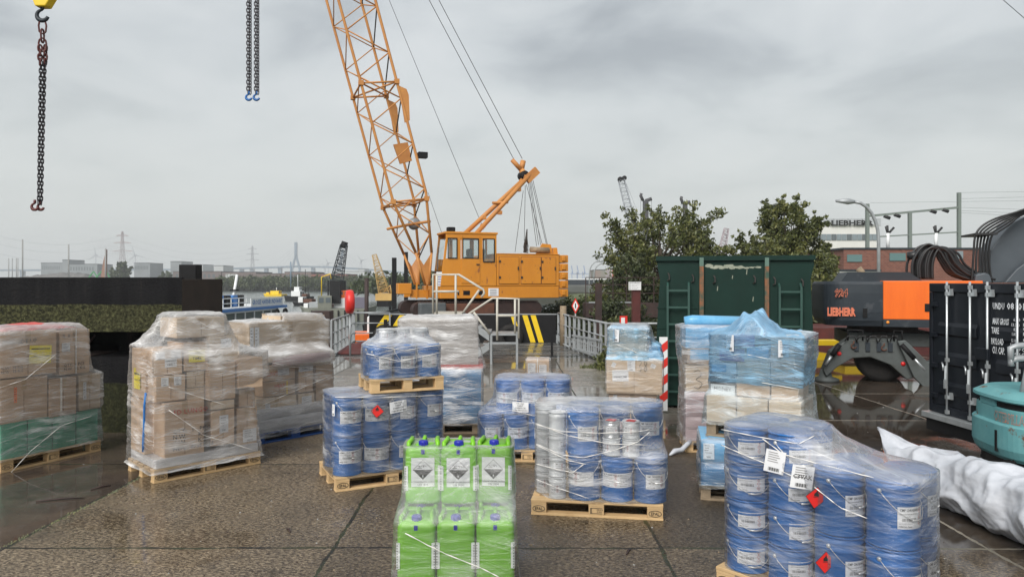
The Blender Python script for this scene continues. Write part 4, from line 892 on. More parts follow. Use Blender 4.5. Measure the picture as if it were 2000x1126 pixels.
for k in range(14): q.cbox((0.02 + k * .045, -.13 * k, .42), (.03, .03, .36))
q.bar((0, 0, .60), (.62, -1.8, .60), .05); q.bar((0, 0, .22), (.62, -1.8, .22), .05); q.build('rib_panel', t)
t = thing('lifebuoy', 'red lifebuoy housing seen edge on at the walkway corner', 'lifebuoy', W(683, 589, 20.4)); q = MB().mat(M['rail_red']); q.lathe([(.02, -.10), (.25, -.12), (.33, -.09), (.345, 0), (.33, .09), (.25, .12), (.02, .10)], n=32, M=Matrix.Rotation(R(-72), 3, 'Z') @ Matrix.Rotation(pi / 2, 3, 'X')); q.build('housing', t)
MB().mat(M['steel']).tube([(0, .06, -.3), (0, .06, -1.55)], .03, 8).build('post', t)
q = MB().mat(M['black']); q.box(-.03, .03, 0, .03, 0, .42 * 2.4); t = thing('mooring_post', 'short black post on the walkway before the barge stripes', 'post', (1.15, 20.5, 0)); q.build('post_body', t)
t = thing('mooring_post', 'short black post left on the walkway by the pale wrapped block', 'post', (-3.7, 20.8, 0)); MB().mat(M['black']).box(-.05, .05, 0, .06, 0, 1.05).build('post_body', t)
t = thing('tarpaulin', 'crumpled dark tarpaulin with white cloth on the walkway', 'tarpaulin', (-4.4, 21.5, 0)); q = MB().mat(M['maroon']); vs_ = []; fs_ = []
for i in range(13):
    for j in range(9): vs_.append((-.9 + i * .15, -.5 + j * .12, .02 + .34 * math.sin(pi * i / 12) * math.sin(pi * j / 8) * (1 + .6 * mnoise.noise(Vector((i * .5, j * .5, 2))))))
for i in range(12):
    for j in range(8): a = i * 9 + j; fs_.append((a, a + 9, a + 10, a + 1))
q.add(vs_, fs_, True); q.mat(M['white']).cbox((.35, -.2, .38), (.5, .3, .14)); q.build('cover', t)
# ---- piles and posts
def post(name, label, px, y0, D, w_px, m, z0=-2.8, cat='pile', oct_=False, lean=0):
    w_ = w_px / F * D; p = W(px, y0, D); t = thing(name, label, cat, (p.x, D, 0)); b = MB().mat(M[m])
    if oct_: b.tube([(0, 0, z0), (lean, 0, p.z)], w_ / 2, 10)
    else: b.box(-w_ / 2, w_ / 2, -w_ / 2, w_ / 2, z0, p.z)
    b.build('shaft', t); return t, p, w_
post('mooring_pile', 'black square pile standing left of the crane boom foot', 770, 503, 33, 8, 'black')
post('mooring_pile', 'black square pile behind the foot of the crane boom', 793, 492, 40, 7, 'black')
post('timber_pile', 'weathered grey timber pile by the bank railing', 1100, 597, 24, 13, 'wood_old', 0, oct_=True)
post('steel_post', 'dark brown steel post in front of the grassy bank', 1169, 553, 22, 12, 'rust_dark', 0)
t, p, w_ = post('sign_post', 'red brown steel post carrying a white notice board', 1242, 566, 19, 15, 'maroon', 0, cat='sign post')
t = thing('notice_board', 'white PRIVATGELÄNDE notice board on the red brown post', 'sign', (W(1240, 560, 18.85).x, 18.85, W(0, 558, 18.85).z)); q = MB().mat(M['white']).box(-.165, .165, 0, .012, -.11, .11); q.mat(M['ink']); pm = lambda a, b_: (a, -.002, b_)
q.text('PRIVATGELÄNDE', .038, lambda a, b_: pm(a, b_ + .075), align='CENTER', bold=.015); q.mat(M['grey_ink'])
for k, l in enumerate(('Betreten verboten', 'Eltern haften', 'Videobewacht', 'Kein Zutritt')): q.text(l, .030, lambda a, b_, k=k: pm(a - .085, b_ + .03 - k * .042)); q.rect(pm, -.145, .03 - k * .042, -.12, .052 - k * .042)
q.build('board', t)
t = thing('barrier_board', 'red and white striped warning board beside the green container', 'sign', (W(1296, 700, 11.6).x, 11.6, .05)); hh = 1.2; q = MB().mat(M['white']).box(-.065, .065, 0, .03, 0, hh); q.mat(M['red_paint'])
for k in range(4): q.poly(lambda a, b_: (a, -.003, b_), [(-.065, .10 + k * .27), (.065, .20 + k * .27), (.065, .34 + k * .27), (-.065, .24 + k * .27)])
q.build('board', t)
t = thing('warning_sign', 'red rimmed diamond warning sign behind the bank railing', 'sign', W(1124, 597, 25)); q = MB().mat(M['red_paint']); q.prism([(0, -.28), (.14, 0), (0, .28), (-.14, 0)], 0, .02); q.mat(M['white']).prism([(0, -.19), (.095, 0), (0, .19), (-.095, 0)], -.004, -.001); q.mat(M['ink']).box(-.02, .02, -.007, -.005, -.08, .09); q.build('sign_face', t); MB().mat(M['steel']).tube([(0, .03, -.2), (0, .03, -1.6)], .025, 6).build('post', t)
t = thing('safety_sign', 'small red and white sign in bushes beside the blue bagged load', 'sign', W(1218, 628, 17)); q = MB().mat(M['red_paint']); q.box(-.09, .09, 0, .02, -.16, .14); q.mat(M['white']).box(-.06, .03, -.004, -.001, -.12, .10); q.build('sign_face', t); MB().mat(M['steel']).tube([(0, .03, -.1), (0, .03, -1.1)], .02, 6).build('post', t)
t = thing('bank_gangway', 'rusty low steel platform with thin railing on the bank', 'platform', (2.6, 25, 0)); q = MB().mat(M['rust_dark']); q.box(0, 3.4, 0, 1.2, .9, 1.4); q.mat(M['steel']).box(.1, 1.6, -.02, .1, 1.405, 1.45); q.mat(M['rust_dark'])
for k in range(8): q.bar((k * .48, .1, 1.4), (k * .48, .1, 2.3), .03)
for z in (1.75, 2.05, 2.3): q.bar((0, .1, z), (3.4, .1, z), .025)
q.build('deck_frame', t)
# ---- lifting chains hanging from above
def chain_pts(b, x, y, z0, z1, link=.062, wire=.0075, tw=0):
    z = z0; k = 0
    while z > z1:
        a = (k % 2) * pi / 2 + tw; hw = link * .31; hl = link * .5; P = []
        for i in range(10):
            th = 2 * pi * i / 10; u = hw * math.cos(th); v = hl * math.sin(th) + math.copysign(link * .12, math.sin(th)); P.append((x + u * math.cos(a), y + u * math.sin(a), z - link * .5 + v))
        b.tube(P, wire, 5, closed=True); z -= link * .80; k += 1
t = thing('lifting_chain', 'bundle of dark chains on a yellow crane hook at top left', 'chain', W(83, 40, 7))
q = MB().mat(M['yellow']); q.prism([(-.045, .125), (.06, .125), (.13, .24), (.16, .9), (-.12, .9), (-.09, .24)], -.05, .05); q.build('hook_block', t, bevel=.01)
def hook(b, c, s, r):
    P = []; 
    for i in range(15): th = R(100 + i * 17.5); P.append(Vector(c) + Vector((s * math.cos(th), 0, s * math.sin(th) * .95)))
    b.tube([Vector(c) + Vector((0, 0, s * 2.1)), Vector(c) + Vector((0, 0, s * 1.3))] + P, [r * .8, r] + [r * (1.15 - .5 * abs(i - 8) / 8) for i in range(15)], 8)
q = MB().mat(M['ex_grey']); hook(q, (.0, 0, .05), .055, .020); q.bar((.06, 0, .13), (.02, 0, .19), .02); q.build('hook', t)
q = MB().mat(M['maroon']); chain_pts(q, -.0, 0, -.01, -.24, .11, .009, .2); chain_pts(q, .015, .02, -.24, -.40, .055, .009); chain_pts(q, -.018, -.01, -.25, -.42, .055, .009, .8); q.build('master_link', t)
q = MB().mat(mat('oiled_chain', (.045, .04, .045), .4, metal=.6))
for dx, dy, tw in ((-.018, .0, .3), (.02, .01, 1.0), (-.0, .03, .6)):
    n0 = len(q.v); chain_pts(q, dx * .8, dy, -.40, -1.78, .046, .0058, tw)
    for i in range(n0, len(q.v)): v = q.v[i]; q.v[i] = (v[0] * (1 + .25 * (v[2] + .4)) - .0 + (v[2] + .4) * .022, v[1], v[2])
q.build('chain', t)
q = MB().mat(M['maroon']); hook(q, (-.075, .0, -1.83), .032, .014); hook(q, (-.03, .02, -1.83), .03, .014); q.build('shackle', t)
for px, nm in ((486, 'left'), (501, 'right')):
    t = thing('lifting_chain', f'dark double chain with blue hook hanging in the sky, {nm} one of the pair', 'chain', W(px, 190, 7), group='paired chains with blue hooks'); q = MB().mat(bpy.data.materials['oiled_chain']); chain_pts(q, -.009, 0, 2.6, .05, .040, .0048, .3); chain_pts(q, .011, .01, 2.6, .05, .040, .0048, 1.1); q.build('chain', t)
    q = MB().mat(M['blue']); hook(q, (0, 0, 0), .028, .012); q.build('hook', t)
# ---- green roll-off container
Gc = Load(W(1283, 0, 12.2).x, 12.2, -12.5); t = thing('rolloff_container', 'tall dark green roll-off waste container with ladders on its end', 'container', Gc.o, Gc.a); g_ = lambda px, py: Gc.ray(px or 1400, py, 0)
out_ = [g_(1297, 791), g_(1590, 789), g_(1592, 720), g_(1588, 640), g_(1583, 545), g_(1590, 518), g_(1590, 503), g_(1283, 503), g_(1284, 520), g_(1289, 545), g_(1283, 640), g_(1281, 720), g_(1287, 760)]
MB().mat(M['cgreen']).prism(out_[::-1], 0, 6.2).build('body', t)
q = MB().mat(M['cgreen']); a, z = g_(1281, 506); b_, _ = g_(1592, 506); q.box(a, b_, -.05, 6.25, z - .03, z + .05); q.build('top_rail', t)
for x in (1366, 1493):
    a, _ = g_(x, 600); b_, _ = g_(x + 8, 600); MB().mat(M['cgreen_pale']).box(a, b_, -.07, -.001, g_(x, 520)[1] + .002, g_(x, 503)[1]).build('rib_cap', t); MB().mat(M['rustpatch']).box(a, b_, -.07, -.001, .1, g_(x, 520)[1]).build('door_rib', t)
q = MB().mat(M['cgreen'])
for y_ in (600, 640, 680, 720, 760):
    for a, b_ in ((1345, 1365), (1283, 1305)): q.box(g_(a, 0)[0], g_(b_, 0)[0], -.012, -.001, g_(0, y_ + 3)[1], g_(0, y_)[1])
q.build('panel_seam', t)
for (a, c, yt) in ((1304, 1345, 558), (1521, 1563, 560)):
    q = MB().mat(M['ladder_green']); xa, xb = g_(a, 0)[0], g_(c, 0)[0]
    for x in (xa, xb): q.bar((x, -.10, .12), (x, -.10, g_(0, yt)[1]), .035); q.bar((x, -.10, g_(0, yt + 2)[1]), (x, 0, g_(0, yt - 6)[1]), .03)
    for y_ in range(yt + 9, 785, 33): q.bar((xa, -.10, g_(0, y_)[1]), (xb, -.10, g_(0, y_)[1]), .03)
    q.build('ladder', t)
q = MB().mat(M['flake']); rr = random.Random(5)
for k in range(26):
    x = rr.uniform(1378, 1486); yy = rr.uniform(518, 524); s_ = rr.uniform(.02, .09); a, z = g_(x, yy); n_ = 7
    q.poly(lambda u, v: (a + u, -.0035 - .0001 * k, z + v), [(s_ * math.cos(2 * pi * i / n_) * rr.uniform(.6, 1.2), s_ * .35 * math.sin(2 * pi * i / n_) * rr.uniform(.5, 1.3)) for i in range(n_)])
for k in range(4):
    a, z = g_(rr.uniform(1385, 1480), rr.uniform(535, 620)); l = rr.uniform(.03, .12); q.poly(lambda u, v: (a + u, -.0035, z + v), [(0, 0), (.012, -.01), (.02, l), (.01, l + .01)])
q.build('flaked_paint', t)
for x, y_ in ((1305, 540), (1352, 543), (1394, 545), (1472, 545), (1511, 548), (1565, 552)): a, z = g_(x, y_); q = MB().mat(M['dark_brace']); q.tube([(a, -.01, z + .06), (a + .02, -.05, z + .02), (a + .02, -.05, z - .05), (a - .01, -.02, z - .07)], .012, 5); q.build('lashing_hook', t)
for x in (.25, 2.3): MB().mat(M['rust_dark']).tube([(x, .3, .1), (x + .2, .3, .1)], .10, 16).build('roller', t)
# ---- white plastic sack roll
t = thing('plastic_sack', 'long bundle wrapped in crumpled white plastic lying on the ground', 'sack', (4.15, 5.0, 0)); q = MB().mat(M['sack']); n_, m_ = 120, 170; vs_ = []; fs_ = []
for j in range(m_ + 1):
    f = j / m_; yy = -.1 + 2.85 * f; rad = .34 * (1 - .34 * f) * (1 if f < .82 else max(.18, 1 - ((f - .82) / .18) ** 1.3 * .85)) * (min(1, .45 + f * 7)); cz = .30 * (1 - .28 * f) + (.30 * max(0, (f - .84) / .16) ** 1.2); cx = .10 - .10 * f + .1 * math.sin(f * 3) - .12 * max(0, (f - .8) / .2)
    for i in range(n_):
        th = 2 * pi * i / n_; v = Vector((math.cos(th), f * 8, math.sin(th))); ns = abs(mnoise.noise(v * 1.3)) * .30 + mnoise.noise(Vector((math.cos(th) * 1.0 + f * 4, f * 5, math.sin(th) * 1.0))) * .22 + abs(mnoise.noise(v * 2.2 + Vector((0, f * 6, 0)))) * .07 + abs(mnoise.noise(v * 5.3 + Vector((2, 0, 1)))) * .022
        r = rad * (1.06 - ns); vs_.append((cx + r * 1.15 * math.cos(th), yy + .10 * math.sin(th) * f, max(.004, cz + r * math.sin(th))))
for j in range(m_):
    for i in range(n_): fs_.append((j * n_ + i, j * n_ + (i + 1) % n_, (j + 1) * n_ + (i + 1) % n_, (j + 1) * n_ + i))
fs_ += [tuple(range(n_))[::-1], tuple(m_ * n_ + i for i in range(n_))]; q.add(vs_, fs_, True); q.build('sack_body', t)
t = thing('rubber_strip', 'pair of black rubber strips on the ground behind the right pails', 'strip', (3.1, 7.9, 0)); q = MB().mat(M['rubber']); q.bar((0, .5, .03), (.75, -.35, .03), .06, .05); q.bar((.06, .56, .075), (.8, -.28, .03), .05, .04); q.build('strip_body', t)
# ---- black shipping container
Kc = Load(5.86, 10.0, -86); t = thing('shipping_container', 'small black shipping container with white stencilled weights and locking bars', 'container', Kc.o, Kc.a); zb_, zt_ = .35, 2.13; Wd = 2.25
b = MB().mat(M['cblack']); b.box(.0, Wd, .06, 2.9, zb_, zt_ - .01); b.box(0, Wd, 0, .059, zt_ - .12, zt_); b.box(0, Wd, 0, .059, zb_, zb_ + .11); b.box(0, .06, 0, .059, zb_ + .111, zt_ - .121); b.box(Wd - .06, Wd, 0, .059, zb_ + .111, zt_ - .121); b.build('frame', t, bevel=.008)
for a, c in ((.065, 1.12), (1.13, Wd - .065)):
    q = MB().mat(M['cblack']); q.box(a, c, .025, .058, zb_ + .115, zt_ - .125)
    for zz in (1.60, 1.20, .80): q.add([(a + .12, .024, zz), (c - .2, .024, zz), (c - .2, .0, zz - .05), (a + .12, .0, zz - .05), (a + .12, .0, zz - .16), (c - .2, .0, zz - .16), (c - .2, .024, zz - .19), (a + .12, .024, zz - .19)], [(0, 1, 2, 3), (3, 2, 5, 4), (4, 5, 6, 7)])
    d = q.build('door', t, bevel=.004)
    for k in range(4): MB().mat(M['cblack']).box(a + .0 if a < 1 else c - .1, (a + .1) if a < 1 else c, -.02, .024, .55 + k * .42, .61 + k * .42).build('hinge', d)
bx = [Kc.ray(p, 650, -.03)[0] for p in (1850, 1895, 1929)]; bx.append(bx[2] + (bx[1] - bx[0]) * 1.1)
for i, x in enumerate(bx):
    q = MB().mat(M['zinc']); q.tube([(x, -.035, zb_ + .02), (x, -.035, zt_ + .02)], .014, 10)
    for zz in (zb_ + .05, zb_ + .25, 1.1, zt_ - .14, zt_ - .05): q.cbox((x, -.03, zz), (.05, .035, .05)); q.cbox((x + .05, -.01, zz + .02), (.05, .03, .09)) if zz in (zb_ + .25, zt_ - .14) else None
    q.bar((x, -.05, 1.02), (x + .02, -.07, .80), .025); q.cbox((x + .02, -.075, .78), (.035, .02, .12)); q.tube([(x - .12, -.02, 1.05), (x - .06, -.05, 1.03), (x - .05, -.05, .95)], .012, 6); q.build('locking_bar', t)
q = MB().mat(M['cblack']).box(bx[1] + .1, bx[1] + .32, -.05, -.001, 1.17, 1.32); q.build('lock_box', t, bevel=.01)
MB().mat(M['ex_grey']).box(.5, .72, .012, .022, .66, .78).build('data_plate', t)
q = MB(); TX = lambda s_, a, c, y0, y1, it=0, bo=.02: txt_px(Kc, q, s_, a, c, y0, y1, -.002, bold=bo, italic=it, off=.003)
TX('UNDU', 1939.5, 1962, 591, 604); TX('08101', 1967, 2001, 591, 605); TX('5', 2006, 2014, 591, 605); TX('MAX GROSS', 1939, 1971, 621, 634, .25); TX('TARE', 1937, 1951.5, 638.5, 651); TX('PAYLOAD', 1936.5, 1960.5, 660, 673); TX('CU. CAP.', 1938.5, 1963, 677, 691)
for (s_, a, c, y0) in (('6.000', 1980, 1993, 621), ('13.230', 1976, 1992, 631), ('820', 1980, 1989, 640), ('1.810', 1977, 1988, 649), ('5.180', 1976, 1988, 661.5), ('11.420', 1974, 1988, 670), ('9.9 CU. M.', 1985, 2018, 680), ('349.6 CU. FT.', 1979, 2018, 689)): TX(s_, a, c, y0, y0 + 6.6)
for (s_, y0) in (('kg', 621), ('lb', 631), ('kg', 640), ('lb', 649), ('kg', 661.5), ('lb', 670)): TX(s_, 1999, 2006, y0, y0 + 6.6)
q.build('stencilled_markings', t)
t = thing('support_beam', 'galvanised beam under the black shipping container', 'beam', Kc.o, Kc.a); q = MB().mat(M['zinc']); q.box(-.02, 2.4, -.10, .25, .27, .345); q.build('beam_body', t, bevel=.005); q = MB().mat(M['black']); q.box(.03, 2.4, -.06, .2, .1, .268); q.prism([(1.6, .0), (1.9, .0), (1.75, .27), (1.68, .27)], .0, .19); q.build('beam_foot', t)
t = thing('pipe_handles', 'grey pipe handles rising before the black container', 'handle', (0, 0, 0)); q = MB().mat(M['ex_grey'] if 0 else M['steel'])
for (u, v) in ((675, 2030), (700, 2030)): q.tube([W(1975, 706 if v and u == 675 else 714, 7.4), W(1974, u + 4, 7.4), W(1985, u, 7.4), W(2040, u - 4, 7.4)], .032, 10)
q.tube([W(1996, 770, 7.4), W(2012, 700, 7.4)], .03, 8); q.build('pipe', t)
# ---- teal forklift (its counterweight is in view)
t = thing('forklift', 'old teal forklift with rusty counterweight at the right edge', 'forklift', (5.93, 7.55, 0), R(-8))
def sect(s, z, hx=.84, hy=.66, e=.60, n=64):
    return [(math.copysign(abs(math.cos(2 * pi * k / n)) ** e, math.cos(2 * pi * k / n)) * hx * s, math.copysign(abs(math.sin(2 * pi * k / n)) ** e, math.sin(2 * pi * k / n)) * hy * s, z) for k in range(n)]
def loft(q, rows, n=64):
    V = []; [V.extend(sect(s, z)) for s, z in rows]; Fc = [(i * n + k, i * n + (k + 1) % n, (i + 1) * n + (k + 1) % n, (i + 1) * n + k) for i in range(len(rows) - 1) for k in range(n)]
    q.add(V, Fc + [tuple(range(n))[::-1], tuple((len(rows) - 1) * n + k for k in range(n))], False)
q = MB().mat(M['teal']); loft(q, [(.93, .30), (.97, .34), (1.0, .42), (1.0, .66), (.985, .675), (.955, .68), (.95, .82), (.93, .83)]); q.build('counterweight', t)
q = MB().mat(M['black']); loft(q, [(.925, .831), (.925, .899)]); loft(q, [(.80, .10), (.84, .299)]); q.build('radiator_opening', t)
q = MB().mat(M['teal']); loft(q, [(.97, .90), (.99, .915), (.985, .945), (.86, 1.005), (.84, 1.01)]); q.build('hood', t)
for sx_ in (-1, 1): MB().mat(M['teal']).box(sx_ * .785 - .012, sx_ * .785 + .012, -.10, .2, .831, .899).build('pillar', t)
arc = sect(.953, 0, n=256); arc = [Vector((a, b_, 0)) for a, b_, _ in arc]; idx = [k for k in range(128, 256)]; cum = [0]
for i in range(1, len(idx)): cum.append(cum[-1] + (arc[idx[i]] - arc[idx[i - 1]]).length)
def onarc(u, out_=0):
    i = max(0, min(len(cum) - 2, next((k for k in range(len(cum)) if cum[k] > u), len(cum) - 1) - 1)); f = (u - cum[i]) / max(1e-6, cum[i + 1] - cum[i]); a, b_ = arc[idx[i]], arc[idx[i + 1]]; p = a + (b_ - a) * f; nrm = Vector(((b_ - a).y, -(b_ - a).x, 0)).normalized(); return p + nrm * out_
v, f_ = text_geo('CATERPILLAR', 1.0, bold=.03); mx_ = max(p[0] for p in v); 
frot = Matrix.Rotation(R(-8), 3, 'Z'); ppx = lambda u: (lambda w_: HX + F * w_.x / w_.y)(frot @ onarc(u) + Vector((5.93, 7.55, 0)))
us = [k * .01 for k in range(10, 190)]; emin = min(us, key=ppx); uv_ = [u for u in us if u >= emin]; u0 = min(uv_, key=lambda u: abs(ppx(u) - 1928)); uw = min(uv_, key=lambda u: abs(ppx(u) - 2012)) - u0; us0 = min(uv_, key=lambda u: abs(ppx(u) - 1954)); q = MB().mat(M['letter_or']); q.add([tuple(onarc(u0 + a / mx_ * uw, .004)) [:2] + (.695 + b_ * .135,) for a, b_ in v], f_); q.mat(M['teal']); q.add([tuple(onarc(u0 + .004 + a / mx_ * uw, .008))[:2] + (.699 + b_ * .125,) for a, b_ in text_geo('CATERPILLAR', 1.0, bold=.0)[0]], text_geo('CATERPILLAR', 1.0, bold=.0)[1]); q.build('lettering', t)
p = onarc(us0, .0); q = MB().mat(M['black']); q.cbox((p.x, p.y, .49), (.10, .03, .22)); q.build('tow_slot', t)
for sx_ in (-1, 1):
    q = MB().mat(M['rubber']); q.lathe([(.1, -.11), (.29, -.11), (.32, -.08), (.32, .08), (.29, .11), (.1, .11)], c=(sx_ * .66, -.05, .32), n=28, M=Matrix.Rotation(pi / 2, 3, 'Y'))
    for k in range(20): a = 2 * pi * k / 20; q.cbox((sx_ * .66, -.05 + .325 * math.cos(a), .32 + .322 * math.sin(a)), (.2, .03, .03))
    q.build('wheel', t)
# ---- excavator on outriggers
Xc = Load(6.68, 15.3, -15); e_ = lambda px, py, ly=0: Xc.ray(px or 1715, py, ly); t = thing('excavator', 'grey and orange wheeled excavator on outriggers, marked 924', 'excavator', Xc.o, Xc.a)
x0, x1 = e_(1613, 0)[0], e_(1725, 0)[0]; z0, z1 = e_(0, 637)[1], e_(0, 549)[1]; V = []; n_ = 40
def cwsec(z, s):
    P = []; hw = (x1 - x0)
    for k in range(9): a = pi + pi / 2 * k / 8; P.append((x0 + .45 + .45 * s * math.cos(a) - (1 - s) * .2, .45 + .45 * s * math.sin(a) - (1 - s) * .0, z))
    P += [(x1 - .004, 0 + (1 - s) * .3, z), (x1 - .004, 2.5, z)]
    for k in range(9): a = pi / 2 + pi / 2 * k / 8; P.append((x0 + .45 + .45 * s * math.cos(a), 2.05 + .45 * s * math.sin(a), z))
    return P
rows = [(z0, .80), (z0 + .12, .95), (z0 + .3, 1), (z1 - .25, 1), (z1 - .06, .97), (z1, .88)]; [V.extend(cwsec(z, s)) for z, s in rows]; m_ = len(cwsec(0, 1))
MB().mat(M['ex_grey']).add(V, [(i * m_ + k, i * m_ + (k + 1) % m_, (i + 1) * m_ + (k + 1) % m_, (i + 1) * m_ + k) for i in range(len(rows) - 1) for k in range(m_)] + [tuple(range(m_))[::-1], tuple((len(rows) - 1) * m_ + k for k in range(m_))]).build('counterweight', t)
xo = e_(1920, 0)[0]; MB().mat(M['ex_orange']).box(x1, xo, -.005, 2.5, e_(0, 623)[1], z1 + .01).build('side_panel', t, bevel=.015)
MB().mat(M['ex_grey']).box(x1 + .002, xo, .0, 2.5, e_(0, 638)[1], e_(0, 623)[1] - .002).build('side_sill', t, bevel=.01)
MB().mat(M['ex_grey']).prism([e_(1643, 549, .3), e_(1803, 549, .3), e_(1776, 531, .3), e_(1656, 531, .3)][::-1], .3, 1.4).build('engine_hood', t)
q = MB().mat(M['lens_or']); a, z = e_(1734, 629); q.lathe([(.03, 0), (.03, .012)], c=(a, -.0, z), n=14, M=Matrix.Rotation(pi / 2, 3, 'X')); q.build('side_lamp', t)
MB().mat(M['black']).box(e_(1806, 0)[0], e_(1818, 0)[0], -.02, -.006, e_(0, 607)[1], e_(0, 592)[1]).build('latch', t)
q = MB().mat(M['ink']); MB().mat(M['black']).box(e_(1685, 0)[0], e_(1694, 0)[0], -.008, .01, e_(0, 620)[1], e_(0, 602)[1]).build('slot', t)
q = MB().mat(M['wood_old']); q.tube([Vector((e_(1697, 547)[0], .5, e_(0, 550)[1])), Vector((e_(1697, 540)[0], .5, e_(0, 538)[1])), Vector((e_(1693, 530)[0], .5, e_(0, 530)[1])), Vector((e_(1686, 522)[0], .5, e_(0, 523)[1]))], [.06, .06, .065, .07], 12); q.build('exhaust', t)
q = MB(); txt_px(Xc, q, 'LIEBHERR', 1616, 1671, 600, 617, 0, bold=.05, mat_='letter_or', off=.012); q.mat(M['ink']); q.build('maker_lettering', t)
q = MB(); txt_px(Xc, q, '924', 1630, 1656, 563, 581, 0, bold=.05, mat_='letter_or', off=.010, italic=.1); txt_px(Xc, q, '924', 1631, 1655, 564, 580, 0, bold=.0, mat_='ink', off=.016, italic=.1); q.build('number', t)
# undercarriage
q = MB().mat(M['ex_frame']); q.prism([e_(*p) for p in ((1608, 722), (1622, 686), (1655, 662), (1752, 662), (1782, 684), (1784, 738), (1772, 741), (1739, 712), (1700, 697), (1666, 699), (1636, 716), (1614, 735))], .0, .35); q.build('outrigger_beam', t, bevel=.02)
q = MB().mat(M['ex_frame']); q.prism([e_(*p) for p in ((1750, 665), (1766, 663), (1812, 708), (1816, 758), (1806, 760), (1782, 735))], -.12, -.03); q.prism([e_(*p) for p in ((1786, 716), (1830, 700), (1850, 720), (1838, 765), (1806, 764))], -.02, .2); q.build('outrigger_arm', t, bevel=.02)
for px_, py_, px3, py3 in ((1640, 672, 1612, 712), (1760, 672, 1806, 722)):
    q = MB().mat(M['black']); A1, B1 = Vector((e_(px_, py_, -.1)[0], -.1, e_(px_, py_, -.1)[1])), Vector((e_(px3, py3, -.1)[0], -.1, e_(px3, py3, -.1)[1])); q.tube([A1, A1 * .45 + B1 * .55], .055, 10); q.mat(M['zinc']).tube([A1 * .45 + B1 * .55, B1], .03, 8); q.build('hydraulic_cylinder', t)
for px_ in (1668, 1690, 1712, 1734): MB().mat(M['ex_grey']).box(e_(px_, 0)[0], e_(px_ + 9, 0)[0], -.035, -.001, e_(0, 686)[1], e_(0, 668)[1]).build('valve_block', t, bevel=.008)
q = MB().mat(M['hose'])
for k in range(5): P = [(1650 + k * 22, 666), (1656 + k * 22, 656), (1668 + k * 21, 655), (1674 + k * 20, 668)]; q.tube([Vector((e_(u, v, -.06)[0], -.06 - .02 * (k % 2), e_(u, v, -.06)[1])) for u, v in P], .014, 6)
q.build('hydraulic_line', t)
q = MB().mat(M['ex_frame']); a, z = e_(1615, 737); q.lathe([(.28, 0), (.28, .05), (.14, .10), (.10, .25)], c=(a, .2, 0), n=20); q.build('outrigger_foot', t)
for ly in (.5, 2.0):
    q = MB().mat(M['rubber']); c_ = (e_(1720, 0, ly)[0], ly, .52); q.lathe([(.15, -.2), (.42, -.2), (.52, -.15), (.52, .15), (.42, .2), (.15, .2)], c=c_, n=30, M=Matrix.Rotation(pi / 2, 3, 'X') @ Matrix.Rotation(.0, 3, 'Y')); q.build('wheel', t)
MB().mat(M['ex_frame']).box(e_(1665, 0)[0], e_(1850, 0)[0], .5, 2.2, .75, 1.05).build('chassis', t, bevel=.02)
MB().mat(M['rust_dark']).box(e_(1690, 0)[0], e_(1810, 0)[0], .6, 2.0, 1.05, z0 + .02).build('turntable', t)
q = MB().mat(M['black']); 
for a, c in ((1656, 1685), (1746, 1762)): q.tube([Vector((e_(a, 0)[0], .0, e_(0, 665)[1])), Vector((e_(a, 0)[0], .0, e_(0, 645)[1])), Vector((e_(c, 0)[0], .0, e_(0, 645)[1])), Vector((e_(c, 0)[0], .0, e_(0, 665)[1]))], .02, 6)
q.build('grab_rail', t)
for px, py in ((1639, 690), (1764, 710)): a, z = e_(px, py); MB().mat(M['lens_red']).lathe([(.045, 0), (.045, .012)], c=(a, -.0, z), n=16, M=Matrix.Rotation(pi / 2, 3, 'X')).build('reflector', t)
for px, py in ((1667, 675), (1726, 679)): a, z = e_(px, py); q = MB().mat(M['rust']); hook(q, (a, -.04, z), .05, .014); q.build('towing_hook', t)
# hose bundle
q = MB().mat(M['hose']); rr = random.Random(11)
for k in range(26):
    f = k / 25; ly = .5 + rr.uniform(0, 1.1); cxp = 1806 + 40 * f + rr.uniform(-4, 4); hw = 20 + 16 * rr.random(); top = 477 + 6 * rr.random() + 7 * f
    P = [(cxp - hw, 545), (cxp - hw * 1.0, 515), (cxp - hw * .6, 490), (cxp, top), (cxp + hw * .7, 490 + 6 * f), (cxp + hw + 4, 510 + 8 * f), (cxp + hw + 22 + 10 * f, 535), (cxp + hw + 62 + 6 * f, 548)]
    PP = [Vector((e_(a, 0, ly)[0], ly, e_(0, b_, ly)[1])) for a, b_ in P]; sm_ = []
    for j in range(len(PP) - 1):
        p0, p1, p2, p3 = PP[max(j - 1, 0)], PP[j], PP[j + 1], PP[min(j + 2, len(PP) - 1)]
        for s_ in range(5): u = s_ / 5; sm_.append(.5 * (2 * p1 + (p2 - p0) * u + (2 * p0 - 5 * p1 + 4 * p2 - p3) * u * u + (3 * p1 - p0 - 3 * p2 + p3) * u ** 3))
    q.tube(sm_, .026, 7)
q.tube([Vector((e_(1773, 0, .9)[0], .9, e_(0, 500, .9)[1])), Vector((e_(1798, 0, .9)[0], .9, e_(0, 498, .9)[1]))], .09, 10)
q.build('hose_bundle', t)
q = MB().mat(M['hose'])
